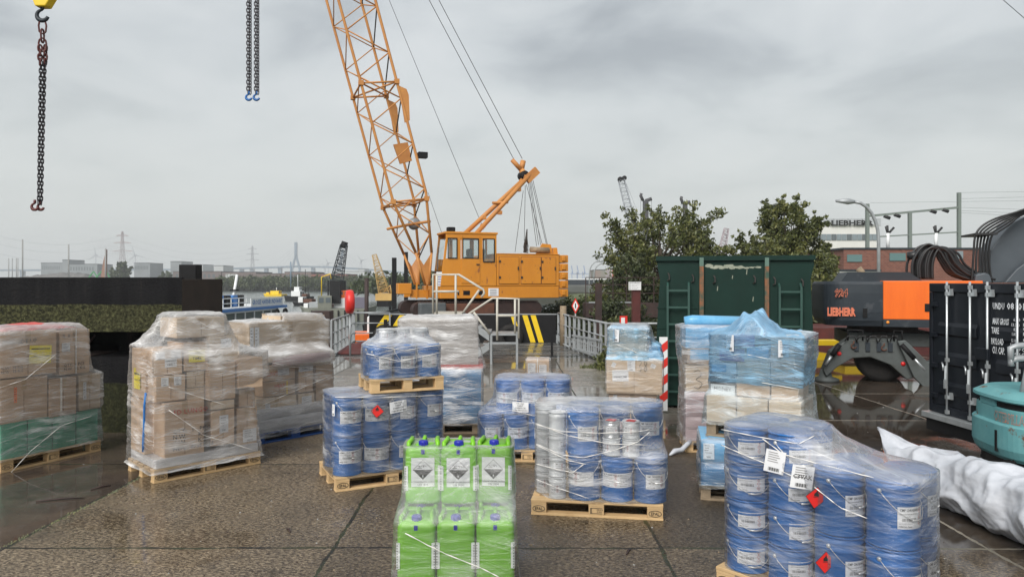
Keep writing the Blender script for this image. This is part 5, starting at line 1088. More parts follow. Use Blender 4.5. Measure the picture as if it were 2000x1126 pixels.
for k in range(6):
    ly = .5 + k * .12; o_ = k * 7.2
    P = [(1898 + o_ * 1.1, 552), (1900 + o_ * .9, 520), (1902 + o_ * .8, 490), (1905 + o_ * .9, 463), (1918 + o_ * .8, 445 + o_ * .35), (1945 + o_ * .7, 431 + o_ * .35), (1985 + o_ * .2, 420 + o_ * .2), (2030, 405 + o_ * .25)]
    PP = [Vector((e_(a, 0, ly)[0], ly, e_(0, b_, ly)[1])) for a, b_ in P]; sm_ = []
    for j in range(len(PP) - 1):
        p0, p1, p2, p3 = PP[max(j - 1, 0)], PP[j], PP[j + 1], PP[min(j + 2, len(PP) - 1)]
        for s_ in range(5): u = s_ / 5; sm_.append(.5 * (2 * p1 + (p2 - p0) * u + (2 * p0 - 5 * p1 + 4 * p2 - p3) * u * u + (3 * p1 - p0 - 3 * p2 + p3) * u ** 3))
    q.tube(sm_, .022, 7)
q.box(e_(1903, 0, .5)[0], e_(1946, 0, .5)[0], .42, 1.3, e_(0, 462, .5)[1], e_(0, 458, .5)[1]); q.build('boom_hoses', t)
q = MB().mat(M['boom_grey']); q.prism([e_(*p, 1.2) for p in ((1932, 552), (1935, 488), (1974, 436), (2000, 424), (2080, 402), (2100, 552))][::-1], 1.2, 1.9); q.prism([e_(*p, .9) for p in ((1962, 552), (1985, 526), (2060, 470), (2075, 480), (2000, 552))][::-1], .9, 1.1); q.prism([e_(*p, .4) for p in ((1904, 552), (1906, 537), (1925, 532), (1934, 537), (1938, 552))][::-1], .4, 1.19); q.build('boom', t, bevel=.02)
# yellow tipper and maroon skip behind the excavator
t = thing('yellow_trailer', 'yellow steel trailer frame behind the excavator outrigger', 'trailer', (0, 19.5, 0)); q = MB().mat(M['yellow']); y_ = 19.5
f_ = lambda px, py: (W(px, py, 19.5).x, W(px, py, 19.5).z)
q.prism([f_(*p) for p in ((1560, 674), (1645, 674), (1645, 665), (1560, 665))], 0, .5); q.prism([f_(*p) for p in ((1560, 710), (1612, 710), (1628, 692), (1560, 682))], .1, .6); q.box(f_(1660, 0)[0], f_(1740, 0)[0], .3, 1, .2, .42); q.build('frame', t)
t = thing('maroon_skip', 'low red brown steel skip behind the excavator', 'skip', (0, 21, 0)); f_ = lambda px, py: (W(px, py, 21).x, W(px, py, 21).z); q = MB().mat(M['maroon']); q.prism([f_(*p) for p in ((1560, 705), (1860, 705), (1880, 640), (1560, 640))], 0, 2.2); q.build('body', t)
# ================================================================ BANKS, TREES AND THE FAR HARBOUR
def terrain(name, poly, z0, z1, m, kind='structure'):
    b = MB().mat(m); b.slab(poly, z0, z1); return tag(b.build(name), kind=kind)
grassm = mat('rough_grass', (.055, .075, .022), .8, c2=(.10, .115, .035), sc_=.8, c3=(.12, .10, .06), s3=.5, t3=.6, bump=.05, bsc=6)
bankm = mat('river_bank_soil', (.06, .06, .045), .9, c2=(.04, .045, .03), sc_=.05)
terrain('grass_bank', [(3.3, 21.5), (3.3, 27), (9, 120), (120, 400), (600, 400), (600, 60.1), (60.1, 60.1), (30, 21.5)], -2.9, .02, grassm)
terrain('far_bank', [(-900, 330), (-60, 370), (-30, 300), (-14, 190), (20, 120), (300, 405), (2600, 600), (2600, 2400), (-2600, 2400), (-2600, 330)], -3, .2, bankm)
def leafy(b, cs, n, s, seed, flat=.75):
    """leaves through clumps: cs = (centre, radius)"""
    rr = random.Random(seed); tot = sum(r ** 2 for _, r in cs); V = []; Fc = []
    for c, r in cs:
        for _ in range(max(6, int(n * r * r / tot))):
            d = Vector((rr.gauss(0, 1), rr.gauss(0, 1), rr.gauss(0, 1))).normalized() * r * (rr.random() ** .42) * rr.uniform(.75, 1.18); d.z *= flat; p = Vector(c) + d
            a = Vector((rr.uniform(-1, 1), rr.uniform(-1, 1), rr.uniform(-.5, .6))).normalized(); u = a.orthogonal().normalized(); u = Matrix.Rotation(rr.uniform(0, 6.28), 3, a) @ u; v = a.cross(u); l = s * rr.uniform(.6, 1.4); k = len(V)
            V += [p - u * l, p + v * l * .38 - u * l * .1, p + u * l, p - v * l * .38 - u * l * .1]; Fc.append((k, k + 1, k + 2, k + 3))
    b.add(V, Fc)
def tree(label, x, y, h, wd, seed, n=9000, leaf=.10, m='leaf', z=0, trunk=.16, name='leafy_tree', group=None, low=.12, cat='tree', clumps=34, dx=0):
    rr = random.Random(seed); t = thing(name, label, cat, (x, y, z), 0, group); b = MB().mat(M['bark']); cs = []
    b.tube([(0, 0, -.3), (.05, 0, h * .2), (-.06, .05, h * .45), (.02, 0, h * .72)], [trunk, trunk * .8, trunk * .55, trunk * .25], 9)
    for k in range(clumps):
        f = (k + .5) / clumps; zz = h * (low + (1 - low) * f); prof = (math.sin(pi * min(1, (f * .80 + .14))) ** .5) * (1 - .12 * f); an = k * 2.399 + rr.uniform(-.4, .4); rad = wd / 2 * prof * rr.uniform(.30, .98)
        c = Vector((rad * math.cos(an) + dx * f, rad * math.sin(an) * .8, zz - h * .03)); r = wd * rr.uniform(.10, .185) * (1.1 - .45 * f); cs.append((c, r))
        s0 = Vector((0, 0, zz * .62)); b.tube([s0, s0 * .4 + c * .6 + Vector((0, 0, -.1 * h * .3)), c], [trunk * .3, trunk * .16, trunk * .06], 5)
        for _ in range(4):
            o_ = Vector((c.x, c.y, c.z - zz * .55)).normalized(); d = (o_ * 1.1 + Vector((rr.uniform(-1, 1), rr.uniform(-1, 1), rr.uniform(-.5, 1.1)))).normalized() * r * rr.uniform(.9, 1.9); b.tube([c, c + d * .6 + Vector((0, 0, .03)), c + d], [trunk * .09, trunk * .06, trunk * .02], 4); cs.append((c + d * 1.0, r * rr.uniform(.22, .42))); cs.append((c + d * .6, r * .3))
    b.build('trunk', t); q = MB().mat(M[m]); leafy(q, cs, n, leaf, seed + 1); q.build('crown', t); return t
def bush(label, x, y, h, wd, seed, n=2500, leaf=.08, m='leaf', z=0, name='green_shrub', group=None, dp=None):
    rr = random.Random(seed); t = thing(name, label, 'shrub', (x, y, z), 0, group); b = MB().mat(M['bark']); cs = []; dp = dp or wd
    for k in range(18):
        an = rr.uniform(0, 6.28); q = rr.random() ** .5; c = Vector((wd / 2 * q * math.cos(an) * .8, dp / 2 * q * math.sin(an) * .8, h * rr.uniform(.15, .82) * (1 - .35 * q))); cs.append((c, min(h, wd) * rr.uniform(.16, .26))); b.tube([(c.x * .3, c.y * .3, 0), c], [.02, .008], 4)
    b.build('stems', t); q = MB().mat(M[m]); leafy(q, cs, n, leaf, seed + 1); q.build('foliage', t); return t
px2 = lambda px, D: (px - HX) / F * D; pz = lambda py, D: EYE + (HY - py) / F * D
tree('broad leafy tree behind the sign post and green container', px2(1290, 30), 30, pz(420, 30), 5.8, 21, n=40000, leaf=.082, low=.05, trunk=.2, clumps=46)
tree('bushy tree growing between the sign post and the broad tree', px2(1232, 27), 27, pz(497, 27), 2.6, 22, n=11000, leaf=.075, m='leaf_dark', low=.05, clumps=28)
tree('tall ragged tree rising above the right end of green container', px2(1536, 29), 29, pz(398, 29), 3.4, 31, n=26000, leaf=.08, low=.25, clumps=42)
tree('low spreading tree left of the ragged one above green container', px2(1488, 28), 28, pz(463, 28), 3.2, 33, n=11000, leaf=.08, low=.3, clumps=24)
tree('low tree with overhanging branch near the brick building', px2(1596, 30), 30, pz(478, 30), 2.8, 35, n=5500, leaf=.08, low=.35, clumps=22, m='leaf')
for i, (px, D, top, wd) in enumerate(((1130, 30, 552, 2.2), (1095, 29, 562, 1.9), (1160, 32, 556, 2.0), (1200, 24, 560, 1.7), (1228, 21, 590, 1.6), (1262, 20, 575, 1.8), (1188, 17.6, 655, .9), (1150, 27, 590, 1.8))):
    bush(['rounded shrub behind the warning sign', 'shrub beside the crane counterweight', 'shrub behind the dark brown post', 'shrub below the bushy tree, by the dark post', 'leafy shrub around the small safety sign', 'shrub at foot of the sign post, beside green container', 'low weed shrub at the walkway end beside blue bagged load', 'shrub behind the bank platform'][i], px2(px, D), D, pz(top, D), wd, 60 + i, n=3200 if wd > 1 else 1400, leaf=.07 if wd > 1 else .045, m=['leaf', 'leaf_dark'][i % 2], group='shrubs on the bank')
for i, (px, D, top, wd) in enumerate(((1600, 24, 545, 2.0), (1625, 25, 538, 2.2), (1660, 26, 560, 2.4), (1720, 27, 560, 2.4), (1790, 27, 560, 2.4), (1850, 27, 565, 2.4))):
    bush('dense shrub behind the excavator, ' + ['touching the green container', 'second from the green container', 'third from the green container', 'fourth from the green container', 'fifth from the green container', 'farthest from the green container'][i], px2(px, D), D, pz(top, D), wd, 80 + i, n=3800, leaf=.08, m='leaf', group='shrubs behind the excavator')
# short grass tufts at the slab edges
q = MB().mat(M['leaf']); rr = random.Random(4)
for (cx_, cy_, r, n_) in ((-3.2, 18.9, .35, 160), (2.2, 17.8, .5, 260), (-4.12, 6.6, .05, 0), (2.6, 17.2, .4, 160)):
    for _ in range(n_): a = rr.uniform(0, 6.28); d = r * rr.random() ** .5; x, y = cx_ + d * math.cos(a), cy_ + d * math.sin(a) * .5; l = rr.uniform(.04, .14); q.add([(x - .008, y, 0), (x + .008, y, 0), (x + rr.uniform(-.05, .05), y + rr.uniform(-.05, .05), l)], [(0, 1, 2)])
for _ in range(420):
    f = rr.random(); y = 5.2 + 4.5 * f; x = -4.10 + rr.gauss(0, .014) + .03 * math.sin(y * 2); l = rr.uniform(.004, .013); q.add([(x - .006, y, 0), (x + .006, y, 0), (x + rr.uniform(-.01, .01), y + .005, l)], [(0, 1, 2)])
tag(q.build('grass'), 'short grass and moss in slab joints', 'grass', kind='stuff')
q = MB(); rr = random.Random(44)
for k in range(520):
    q.mat(M[('wood_old', 'concrete', 'rust_dark')[k % 3]]); y = 4.6 + 12 * rr.random() ** 1.6; x = rr.uniform(-.62, .62) * y; s = rr.uniform(.004, .012) * (1.6 if k % 23 == 0 else 1); a0 = rr.uniform(0, 3)
    P = [(x + s * math.cos(a0 + i * 1.25) * rr.uniform(.6, 1.3), y + s * math.sin(a0 + i * 1.25) * rr.uniform(.6, 1.3)) for i in range(5)]; q.add([(u, v, .0005) for u, v in P] + [(x, y, s * rr.uniform(.5, 1.1))], [(i, (i + 1) % 5, 5) for i in range(5)])
for (x, y, a0, l) in ((-4.65, 6.95, .3, .42), (-4.35, 7.35, .9, .2), (-1.9, 6.1, 2.2, .1), (.9, 5.6, 1.1, .12)): q.mat(M['rust_dark']).tube([(x, y, .008), (x + l * .5 * math.cos(a0), y + l * .5 * math.sin(a0) + .02, .012), (x + l * math.cos(a0), y + l * math.sin(a0), .007)], [.006, .010, .004], 6)
tag(q.build('grit'), 'loose grit and twigs on the wet concrete', 'gravel', kind='stuff')
# far side woods seen as one mass
q = MB().mat(M['leaf_far']); rr = random.Random(9); cs = []
for k in range(110): px = rr.uniform(690, 870); D = rr.uniform(150, 180); h = rr.uniform(1.5, 5.5) * (1 if px > 720 else .6); cs.append((Vector((px2(px, D), D, h * .35)), h * .6))
for k in range(150): px = rr.uniform(430, 780); D = rr.uniform(350, 368); h = rr.uniform(2, 6.5); cs.append((Vector((px2(px, D), D, h * .3)), h * .75))
leafy(q, cs, 26000, .75, 5, .8); tag(q.build('riverside_woods'), 'green riverside growth along the far bank', 'woods', kind='stuff')
tree('big round tree on the far bank beside the wind turbine', px2(237, 420), 420, pz(515, 420), 11, 91, n=3500, leaf=.9, m='leaf_far', z=.2, trunk=.5, low=.25, clumps=22, cat='tree')
tree('small round tree on the far bank right of the big one', px2(325, 420), 420, pz(533, 420), 9, 92, n=1500, leaf=.8, m='leaf_far', z=.2, trunk=.4, low=.2, clumps=14)
# ---- work boats
wh, gy, dk = M['white'], M['steel'], M['black']
conc = mat('grey_green_steel_hull', (.22, .23, .19), .8, c2=(.14, .145, .12), sc_=.5)
def hull(b, L_, w_, z0, z1, rake=1.2):
    b.add([(0, 0, z0), (L_ - rake, 0, z0), (L_, w_ / 2, z0), (L_ - rake, w_, z0), (0, w_, z0), (-.2, -.1, z1), (L_ - rake * .7, -.1, z1), (L_ + .5, w_ / 2, z1 + .3), (L_ - rake * .7, w_ + .1, z1), (-.2, w_ + .1, z1)], [(0, 4, 3, 2, 1), (5, 6, 7, 8, 9)] + [(i, (i + 1) % 5, (i + 1) % 5 + 5, i + 5) for i in range(5)])
def boat(name, label, cat, px, D, deg, L_, w_, fb, cabins, m=None, group=None, masts=(), wl=-2.5):
    t = thing(name, label, cat, (px2(px, D), D, wl), R(deg), group); b = MB().mat(m or dk); hull(b, L_, w_, -.3, fb); b.build('hull', t)
    for (x, y, z, a, c, h, mm, win) in cabins:
        q = MB().mat(mm); q.box(x, x + a, y, y + c, z, z + h); cb = q.build('cabin', t, bevel=.04)
        if win:
            q = MB().mat(M['glass']); n_ = max(2, int(a / .8))
            for k in range(n_): q.box(x + a * (k + .15) / n_, x + a * (k + .85) / n_, y - .02, y - .003, z + h * .45, z + h * .85)
            n_ = max(2, int(c / .8))
            for k in range(n_): q.box(x - .02, x - .003, y + c * (k + .15) / n_, y + c * (k + .85) / n_, z + h * .45, z + h * .85); q.box(x + a + .003, x + a + .02, y + c * (k + .15) / n_, y + c * (k + .85) / n_, z + h * .45, z + h * .85)
            q.build('windows', cb)
    for (x, y, z, h, r, mm) in masts: MB().mat(mm).tube([(x, y, z), (x, y, z + h)], r, 6).build('mast', t)
    return t
gW = 'work boats moored along the bank'
boat('work_boat', 'yellow work boat, farthest out in the row of moored boats', 'boat', 560, 235, 168, 7, 3.5, .6, [(1.5, .5, .6, 3, 2, 1.1, M['yellow'], 1), (5, .6, .6, 1, 2, .6, M['yellow'], 0)], M['yellow'], gW, [(3, 1.2, 1.6, 1.2, .1, wh)])
boat('tug_boat', 'dark tug with white wheelhouse next to the yellow boat', 'boat', 612, 175, 168, 6.5, 3.5, 1.1, [(2.2, .5, 1.1, 2.4, 2, 1.3, wh, 1), (2.6, .8, 2.4, 1.4, 1.4, 1.0, wh, 1), (.6, .6, 1.1, 1.2, 1.8, .6, M['rust'], 0)], dk, gW, [(3.4, 1.4, 3.4, 3, .07, wh), (1.5, 1.2, 1.7, 6, .07, dk)])
boat('tug_boat', 'low dark boat in front of the white wheelhouse tug', 'boat', 632, 140, 166, 5.5, 3, .6, [(1.4, .5, .6, 1.8, 1.6, .7, M['rust'], 0), (3.4, .6, .6, 1, 1.4, 1.1, wh, 1)], dk, gW, [(2.4, 1.5, 1.2, 2.4, .05, dk)])
boat('work_boat', 'grey barge heaped with red brown gear beside the tugs', 'boat', 660, 112, 170, 5.2, 3, .6, [(.4, .4, .6, 1.4, 2, .6, M['rust'], 0), (2.2, .6, .6, 1.6, 1.6, .9, gy, 0), (4.0, .8, .6, .7, 1.4, .7, wh, 0)], conc, gW)
t = boat('work_pontoon', 'long grey pontoon with fenders and orange wheelhouse', 'pontoon', 606, 83, 12, 0.01 + 7.2, 5, 1.5, [(.8, .6, 1.5, 1.6, 2.4, 1.5, conc, 1), (2.6, 1.8, 1.5, 2.2, 2.4, 1.2, wh, 0), (3.0, 2.0, 2.7, 1.5, 1.6, .9, M['ex_orange'], 1), (4.4, .7, 1.5, 1.9, 1.6, 1.3, mat('violet_tarp', (.14, .13, .17), .7), 0)], conc, gW)
for k in range(9): MB().mat(dk).box(.1 + k * .75, .25 + k * .75, -.26, -.13, -.1, 1.3).build('fender', t)
q = MB().mat(M['yellow']); q.tube([(1.2, 1.5, 3), (1.2, 1.5, 5.2), (2.2, 1.5, 5.6), (2.3, 1.5, 5.0)], .07, 6); q.build('davit', t)
boat('white_launch', 'small white launch with dark hull below the yellow crane', 'boat', 712, 62, 5, 7.5, 3, .9, [(.8, .5, .9, 2.6, 2, 1.0, wh, 1), (4, .6, .9, 1.2, 1.6, .6, gy, 0)], dk, gW)
boat('work_boat', 'orange hulled boat behind the water side railing', 'boat', 690, 33, 8, 4.2, 2.4, 2.2, [(.6, .5, 2.2, 1.3, 1.4, .8, wh, 1)], M['ex_orange'], gW)
# ---- sightseeing boat
Sb = Load(-17.1, 42, 85); t = thing('sightseeing_boat', 'white and blue sightseeing boat lettered GROSSE HAFENRUNDFAHRT', 'boat', Sb.o, Sb.a)
b = MB().mat(wh); b.add([(-12, 0, -2.7), (8, 0, -2.7), (11, 2, -2.7), (8, 4, -2.7), (-12, 4, -2.7), (-12, -.2, -.62), (8.5, -.2, -.62), (12.5, 2, -.3), (8.5, 4.2, -.62), (-12, 4.2, -.62)], [(0, 4, 3, 2, 1), (5, 6, 7, 8, 9)] + [(i, (i + 1) % 5, (i + 1) % 5 + 5, i + 5) for i in range(5)]); b.build('hull', t)
MB().mat(M['glass']).box(-11, 7.8, .1, 3.9, -.60, .22).build('saloon_glazing', t); q = MB().mat(wh)
for k in range(14): q.box(-10 + k * 1.3, -9.92 + k * 1.3, .02, .09, -.60, .22)
q.box(7.8, 8.0, .1, 3.9, -.6, .22); q.box(-11, 8, .0, 4, .221, .33); q.build('window_post', t)
MB().mat(mat('boat_blue', (.03, .16, .45), .4)).box(-11, 9.2, -.15, 4.1, .331, .50).build('roof_edge', t); MB().mat(wh).box(-11, 9, -.05, 4, .501, .56).build('upper_deck', t)
q = MB().mat(wh); q.box(3.6, 8.6, -.08, -.03, .561, 1.10); q.mat(M['boat_b'] if 'boat_b' in M else bpy.data.materials['boat_blue']); v, f_ = text_geo('GROSSE HAFENRUNDFAHRT', 1, bold=.02); mx_ = max(p[0] for p in v); q.add([(3.75 + a / mx_ * 4.7, -.085, .68 + b_ * .42) for a, b_ in v], f_); q.build('name_board', t)
q = MB().mat(wh)
for k in range(12): q.tube([(-8 + k * 1.0, -.05, .56), (-8 + k * 1.0, -.05, 1.15)], .03, 5)
for z in (.85, 1.15): q.tube([(-8, -.05, z), (3.5, -.05, z)], .03, 5)
q.build('deck_rail', t)
for k in range(4):
    d = MB().mat(M['glass' if k % 2 else 'boat_blue_'] if False else M['black'] if k % 2 else bpy.data.materials['boat_blue']); d.box(1.2 + k * .9, 1.8 + k * .9, .8, 1.4, .56, 1.30); d.build('deck_chair', t, bevel=.05)
MB().mat(wh).tube([(4.2, 1.5, .56), (4.9, 1.5, 2.6)], .09, 8).build('mast', t); MB().mat(dk).box(4.3, 4.8, 1.3, 1.7, 1.55, 1.65).build('radar', t)
for x in (7.2, 8.6): MB().mat(M['rubber']).tube([(x + .28 * math.cos(a * .7), -.25, -.05 + .28 * math.sin(a * .7)) for a in range(9)], .09, 7, closed=True).build('tyre_fender', t)
t = thing('brown_float', 'red brown floating fender behind the two tall carton loads', 'float', (px2(480, 30), 30, -.5)); MB().mat(M['rust']).tube([(-2.2, -.3, .1), (0, 0, .15), (1.2, .2, .1)], [.55, .62, .5], 16).build('float_body', t)
t = thing('rusty_frame', 'rusty timber frame below the brown floating fender', 'frame', (px2(488, 20), 20, 0)); q = MB().mat(M['rust']); q.box(-.6, 1.0, 0, .2, -.1, .35); q.box(-.5, .9, .21, .5, .1, .3); q.build('frame_body', t)
t = thing('dark_skip', 'flat dark brown box on the water beyond the creased carton', 'box', (px2(626, 34), 34, -2.5)); MB().mat(M['rust_dark']).box(-.42, .42, 0, .8, 0, 3.25).build('box_body', t)
t = thing('white_buoy', 'small blue and white buoy boat beyond the sightseeing boat', 'buoy', (px2(570, 60), 60, -2.5)); q = MB().mat(wh); q.lathe([(.3, 0), (.45, .3), (.2, .7), (.05, 1.0)], n=14); q.mat(bpy.data.materials['boat_blue']).lathe([(.1, 1.0), (.25, 1.2), (.1, 1.4)], n=12); q.build('buoy_body', t)
# ---- lattice masts and cranes
def lattice(b, p, q_, w0, w1, n, r):
    p, q_ = Vector(p), Vector(q_); d = (q_ - p).normalized(); u = d.cross(Vector((0, 1, 0))); u = u.normalized() if u.length > .1 else Vector((1, 0, 0)); v = d.cross(u)
    def c(i, k): f = i / n; w_ = (w0 + (w1 - w0) * f) / 2; s = ((-1, -1), (1, -1), (1, 1), (-1, 1))[k]; return p + (q_ - p) * f + u * w_ * s[0] + v * w_ * s[1]
    for k in range(4): b.tube([c(0, k), c(n, k)], r, 4)
    for i in range(n):
        for k in range(4): b.tube([c(i, k), c(i + 1, (k + 1) % 4)] if i % 2 else [c(i, (k + 1) % 4), c(i + 1, k)], r * .6, 3, cap=False)
    for i in range(n + 1):
        for k in range(4): b.tube([c(i, k), c(i, (k + 1) % 4)], r * .6, 3, cap=False)
hz = M['haze_tower']; M['pale_yellow'] = mat('pale_yellow_paint', (.52, .34, .11), .6, c2=(.42, .26, .08), sc_=1)
def lcrane(label, pts, D, w0, w1, n, r, m, extra=None, name='harbour_crane', base=None, group=None):
    t = thing(name, label, 'crane', (px2(pts[0][0], D), D, 0), 0, group); o = px2(pts[0][0], D); P = [Vector((px2(a, D) - o, 0, pz(c, D))) for a, c in pts]; b = MB().mat(m)
    for i in range(len(P) - 1): lattice(b, P[i], P[i + 1], w0 if i == 0 else w1, w1 if len(P) == 2 or i else w0, n, r)
    b.build('lattice_boom', t)
    if base:
        for (x0, y0, x1, y1, mm) in base: MB().mat(mm).box(px2(x0, D) - o, px2(x1, D) - o, -1, 2, pz(y1, D), pz(y0, D)).build('machine_house', t)
    return t, o
t, o = lcrane('dark lattice crane standing on the moored pontoon', [(657, 552), (672, 478)], 86, 1.3, .7, 12, .06, M['ex_grey'], base=[(648, 548, 668, 592, M['black'])]); MB().mat(dk).tube([(px2(670, 86) - o, 0, pz(484, 86)), (px2(674, 86) - o, 0, pz(472, 86))], .4, 8).build('boom_head', t)
t, o = lcrane('yellow lattice crane in the background beside the black pile', [(752, 575), (731, 497)], 66, .95, .35, 14, .03, M['pale_yellow'], base=[(737, 573, 768, 586, M['pale_yellow']), (740, 586, 762, 598, dk)])
b = MB().mat(M['pale_yellow']); b.tube([(px2(765, 66) - o, 0, pz(575, 66)), (px2(762, 66) - o, 0, pz(557, 66)), (px2(750, 66) - o, 0, pz(570, 66))], .09, 6); b.build('gantry', t)
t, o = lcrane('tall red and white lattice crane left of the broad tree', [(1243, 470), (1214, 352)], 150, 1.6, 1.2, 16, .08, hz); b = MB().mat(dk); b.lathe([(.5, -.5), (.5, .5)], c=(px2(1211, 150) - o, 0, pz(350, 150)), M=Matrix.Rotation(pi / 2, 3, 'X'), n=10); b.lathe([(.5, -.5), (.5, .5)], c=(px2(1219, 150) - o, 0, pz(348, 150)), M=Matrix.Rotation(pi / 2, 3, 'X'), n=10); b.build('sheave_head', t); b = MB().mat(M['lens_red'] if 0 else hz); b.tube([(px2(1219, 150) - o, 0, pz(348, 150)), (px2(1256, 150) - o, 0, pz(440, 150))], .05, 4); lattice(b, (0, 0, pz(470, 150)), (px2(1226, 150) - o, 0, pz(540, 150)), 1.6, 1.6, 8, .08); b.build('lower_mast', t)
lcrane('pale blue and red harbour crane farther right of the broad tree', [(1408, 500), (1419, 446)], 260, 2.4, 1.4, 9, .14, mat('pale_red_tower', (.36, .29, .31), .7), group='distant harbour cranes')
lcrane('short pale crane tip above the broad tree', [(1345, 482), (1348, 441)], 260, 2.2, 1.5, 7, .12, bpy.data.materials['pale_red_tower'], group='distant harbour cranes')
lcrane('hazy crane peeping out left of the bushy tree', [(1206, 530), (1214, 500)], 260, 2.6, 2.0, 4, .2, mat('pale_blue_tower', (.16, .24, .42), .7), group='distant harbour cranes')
for i, px in enumerate((1261, 1338)):
    D = 120; yt = (392, 398)[i]; t = thing('drill_mast', ['dark drilling rig mast, the left one above the broad tree', 'dark drilling rig mast, the right one above the broad tree'][i], 'drill rig', (px2(px, D), D, 0), 0, 'drilling rig masts'); b = MB().mat(mat(f'rig_grey', (.06, .06, .065), .6) if i == 0 else bpy.data.materials['rig_grey']); w_ = .42 - .08 * i
    b.box(-w_, w_, -w_, w_, 0, pz(yt, D)); b.tube([(-w_, 0, pz(yt, D)), (-w_ * 2, 0, pz(yt - 10, D)), (-w_ * 1.6, 0, pz(yt - 14, D))], .25, 6); b.tube([(0, 0, pz(yt, D)), (w_ * 2.4, 0, pz(yt - 4, D))], .3, 6); b.tube([(w_ * 2.4, 0, pz(yt - 4, D)), (w_ * 2.4, 0, pz(480, D))], .03, 4); b.tube([(-w_ * 2, 0, pz(yt - 10, D)), (-w_ * 2, 0, pz(480, D))], .03, 4); b.build('mast', t)
for i, px in enumerate((1122, 1133, 1146)):
    D = 1400; t = thing('gantry_crane', f'hazy container crane with raised boom on the horizon, {["left", "middle", "right"][i]} of three', 'crane', (px2(px, D), D, 0), 0, 'container cranes on the horizon'); b = MB().mat(bpy.data.materials['pale_blue_tower']); h = pz(543, D)
    b.bar((-5, 0, 0), (-5, 0, 22), 1.4); b.bar((5, 0, 0), (5, 0, 22), 1.4); b.bar((-8, 0, 18), (9, 0, 18), 1.6); b.bar((-3, 0, 18), (-6, 0, 34), 1.8); b.build('portal', t)
def lamp(label, px, D, top, reach, r=.05, base=0, name='street_lamp'):
    t = thing(name, label, 'street lamp', (px2(px, D), D, base)); h = pz(top, D) - base; b = MB().mat(M['steel']); P = [(0, 0, 0), (0, 0, h * .70)] + [(reach * (1 - math.cos(a * pi / 12)) * .8, 0, h * .70 + h * .30 * math.sin(a * pi / 12)) for a in range(1, 7)]
    b.tube(P, r, 8); b.build('pole', t); b = MB().mat(M['steel']); e = P[-1]; s = 1 if reach > 0 else -1; b.tube([e, (e[0] + s * abs(reach) * .22, 0, e[2] + .02), (e[0] + s * abs(reach) * .62, 0, e[2] + .04)], [r, r * 1.9, r * .8], 10); b.build('lamp_head', t)
lamp('curved street lamp in front of the brick building', 1716, 32, 394, -1.35, .075)
lamp('slim curved street lamp left of the stacked containers', 1151, 70, 510, 1.1, .06); lamp('slim curved street lamp right beside the other slim one', 1160, 70, 514, 1.1, .06)
# ---- buildings on the right
def bands(name, label, px0, px1, ytop, D, dp, m, wins, base=0, group=None, deg=0, roof=None, cat='building'):
    t = thing(name, label, cat, (px2(px0, D), D, base), R(deg), group); w_ = px2(px1, D) - px2(px0, D); h = pz(ytop, D) - base; MB().mat(m).box(0, w_, 0, dp, 0, h).build('wall', t)
    MB().mat(roof or M['ex_grey']).box(-w_ * .01, w_ * 1.01, -.05 * dp / 10, dp, h + .001, h + max(.15, h * .03)).build('roof', t)
    for (a, c, y0, y1, mm) in wins: MB().mat(mm).box(px2(a, D) - px2(px0, D), px2(c, D) - px2(px0, D), -.08, -.003, pz(y1, D) - base, pz(y0, D) - base).build('window', t)
    return t
tg = mat('green_glass', (.10, .18, .18), .25); sh = mat('blind_glass', (.20, .24, .26), .3)
t = bands('brick_building', 'red brick building with flat roof beyond the excavator', 1648, 2010, 487, 58, 14, M['brick'], [(1654, 1683, 497, 511, tg), (1737, 1768, 494, 509, tg), (1868, 1880, 490, 505, sh)])
wp = mat('white_cladding', (.66, .66, .63), .6, c2=(.6, .6, .57), sc_=.5)
t = bands('office_building', 'white office block with LIEBHERR letters along its roof', 1592, 1716, 442, 95, 14, wp, [], roof=wp)
for y0, y1 in ((457, 469), (503, 516), (537, 550)):
    for k in range(12): MB().mat(sh if k % 3 else M['glass']).box(px2(1594 + k * 10, 95) - px2(1592, 95), px2(1603 + k * 10, 95) - px2(1592, 95), -.1, -.003, pz(y1, 95), pz(y0, 95)).build('window', t)
q = MB().mat(M['steel']); x_ = px2(1592, 95)
for k in range(7): q.box(0, px2(1720, 95) - x_, -.1, -.05, pz(441 - k * 2.1, 95), pz(440 - k * 2.1, 95))
for k in range(5): q.box(px2(1600 + k * 28, 95) - x_, px2(1601 + k * 28, 95) - x_, -.05, .1, pz(442, 95), pz(427, 95))
q.build('sign_grid', t)
q = MB().mat(M['ink']); v, f_ = text_geo('LIEBHERR', 1, bold=.04); mx_ = max(p[0] for p in v); x0, x1 = px2(1621, 95) - x_, px2(1704, 95) - x_; q.add([(x0 + a / mx_ * (x1 - x0), -.3, pz(440, 95) + b_ / .72 * (pz(430, 95) - pz(440, 95))) for a, b_ in v], f_); q.build('roof_lettering', t)
bands('low_shed', 'low white shed between trees and brick building', 1600, 1720, 530, 50, 8, wp, [(1610, 1700, 538, 548, sh)])
bands('stacked_containers', 'hazy stacked container block beyond the lamps', 1163, 1196, 527, 300, 20, mat('container_stack', (.20, .26, .22), .7, c2=(.28, .16, .14), sc_=.12), [], cat='containers'); bands('tower_block', 'hazy white and red block beside the stacked containers', 1192, 1214, 524, 280, 14, mat('pale_block', (.5, .44, .44), .7), [(1196, 1199, 527, 543, M['red_ink']), (1205, 1208, 527, 543, M['red_ink'])])
t = thing('road_viaduct', 'long dark road viaduct behind the grassy bank', 'bridge', (px2(1108, 220), 220, 0)); q = MB().mat(M['ex_grey']); q.box(0, 22, 0, 8, 1.2, pz(546, 220)); q.mat(wh).box(0, 22, -.1, -.01, pz(546, 220) + .02, pz(544, 220)); q.build('deck', t)
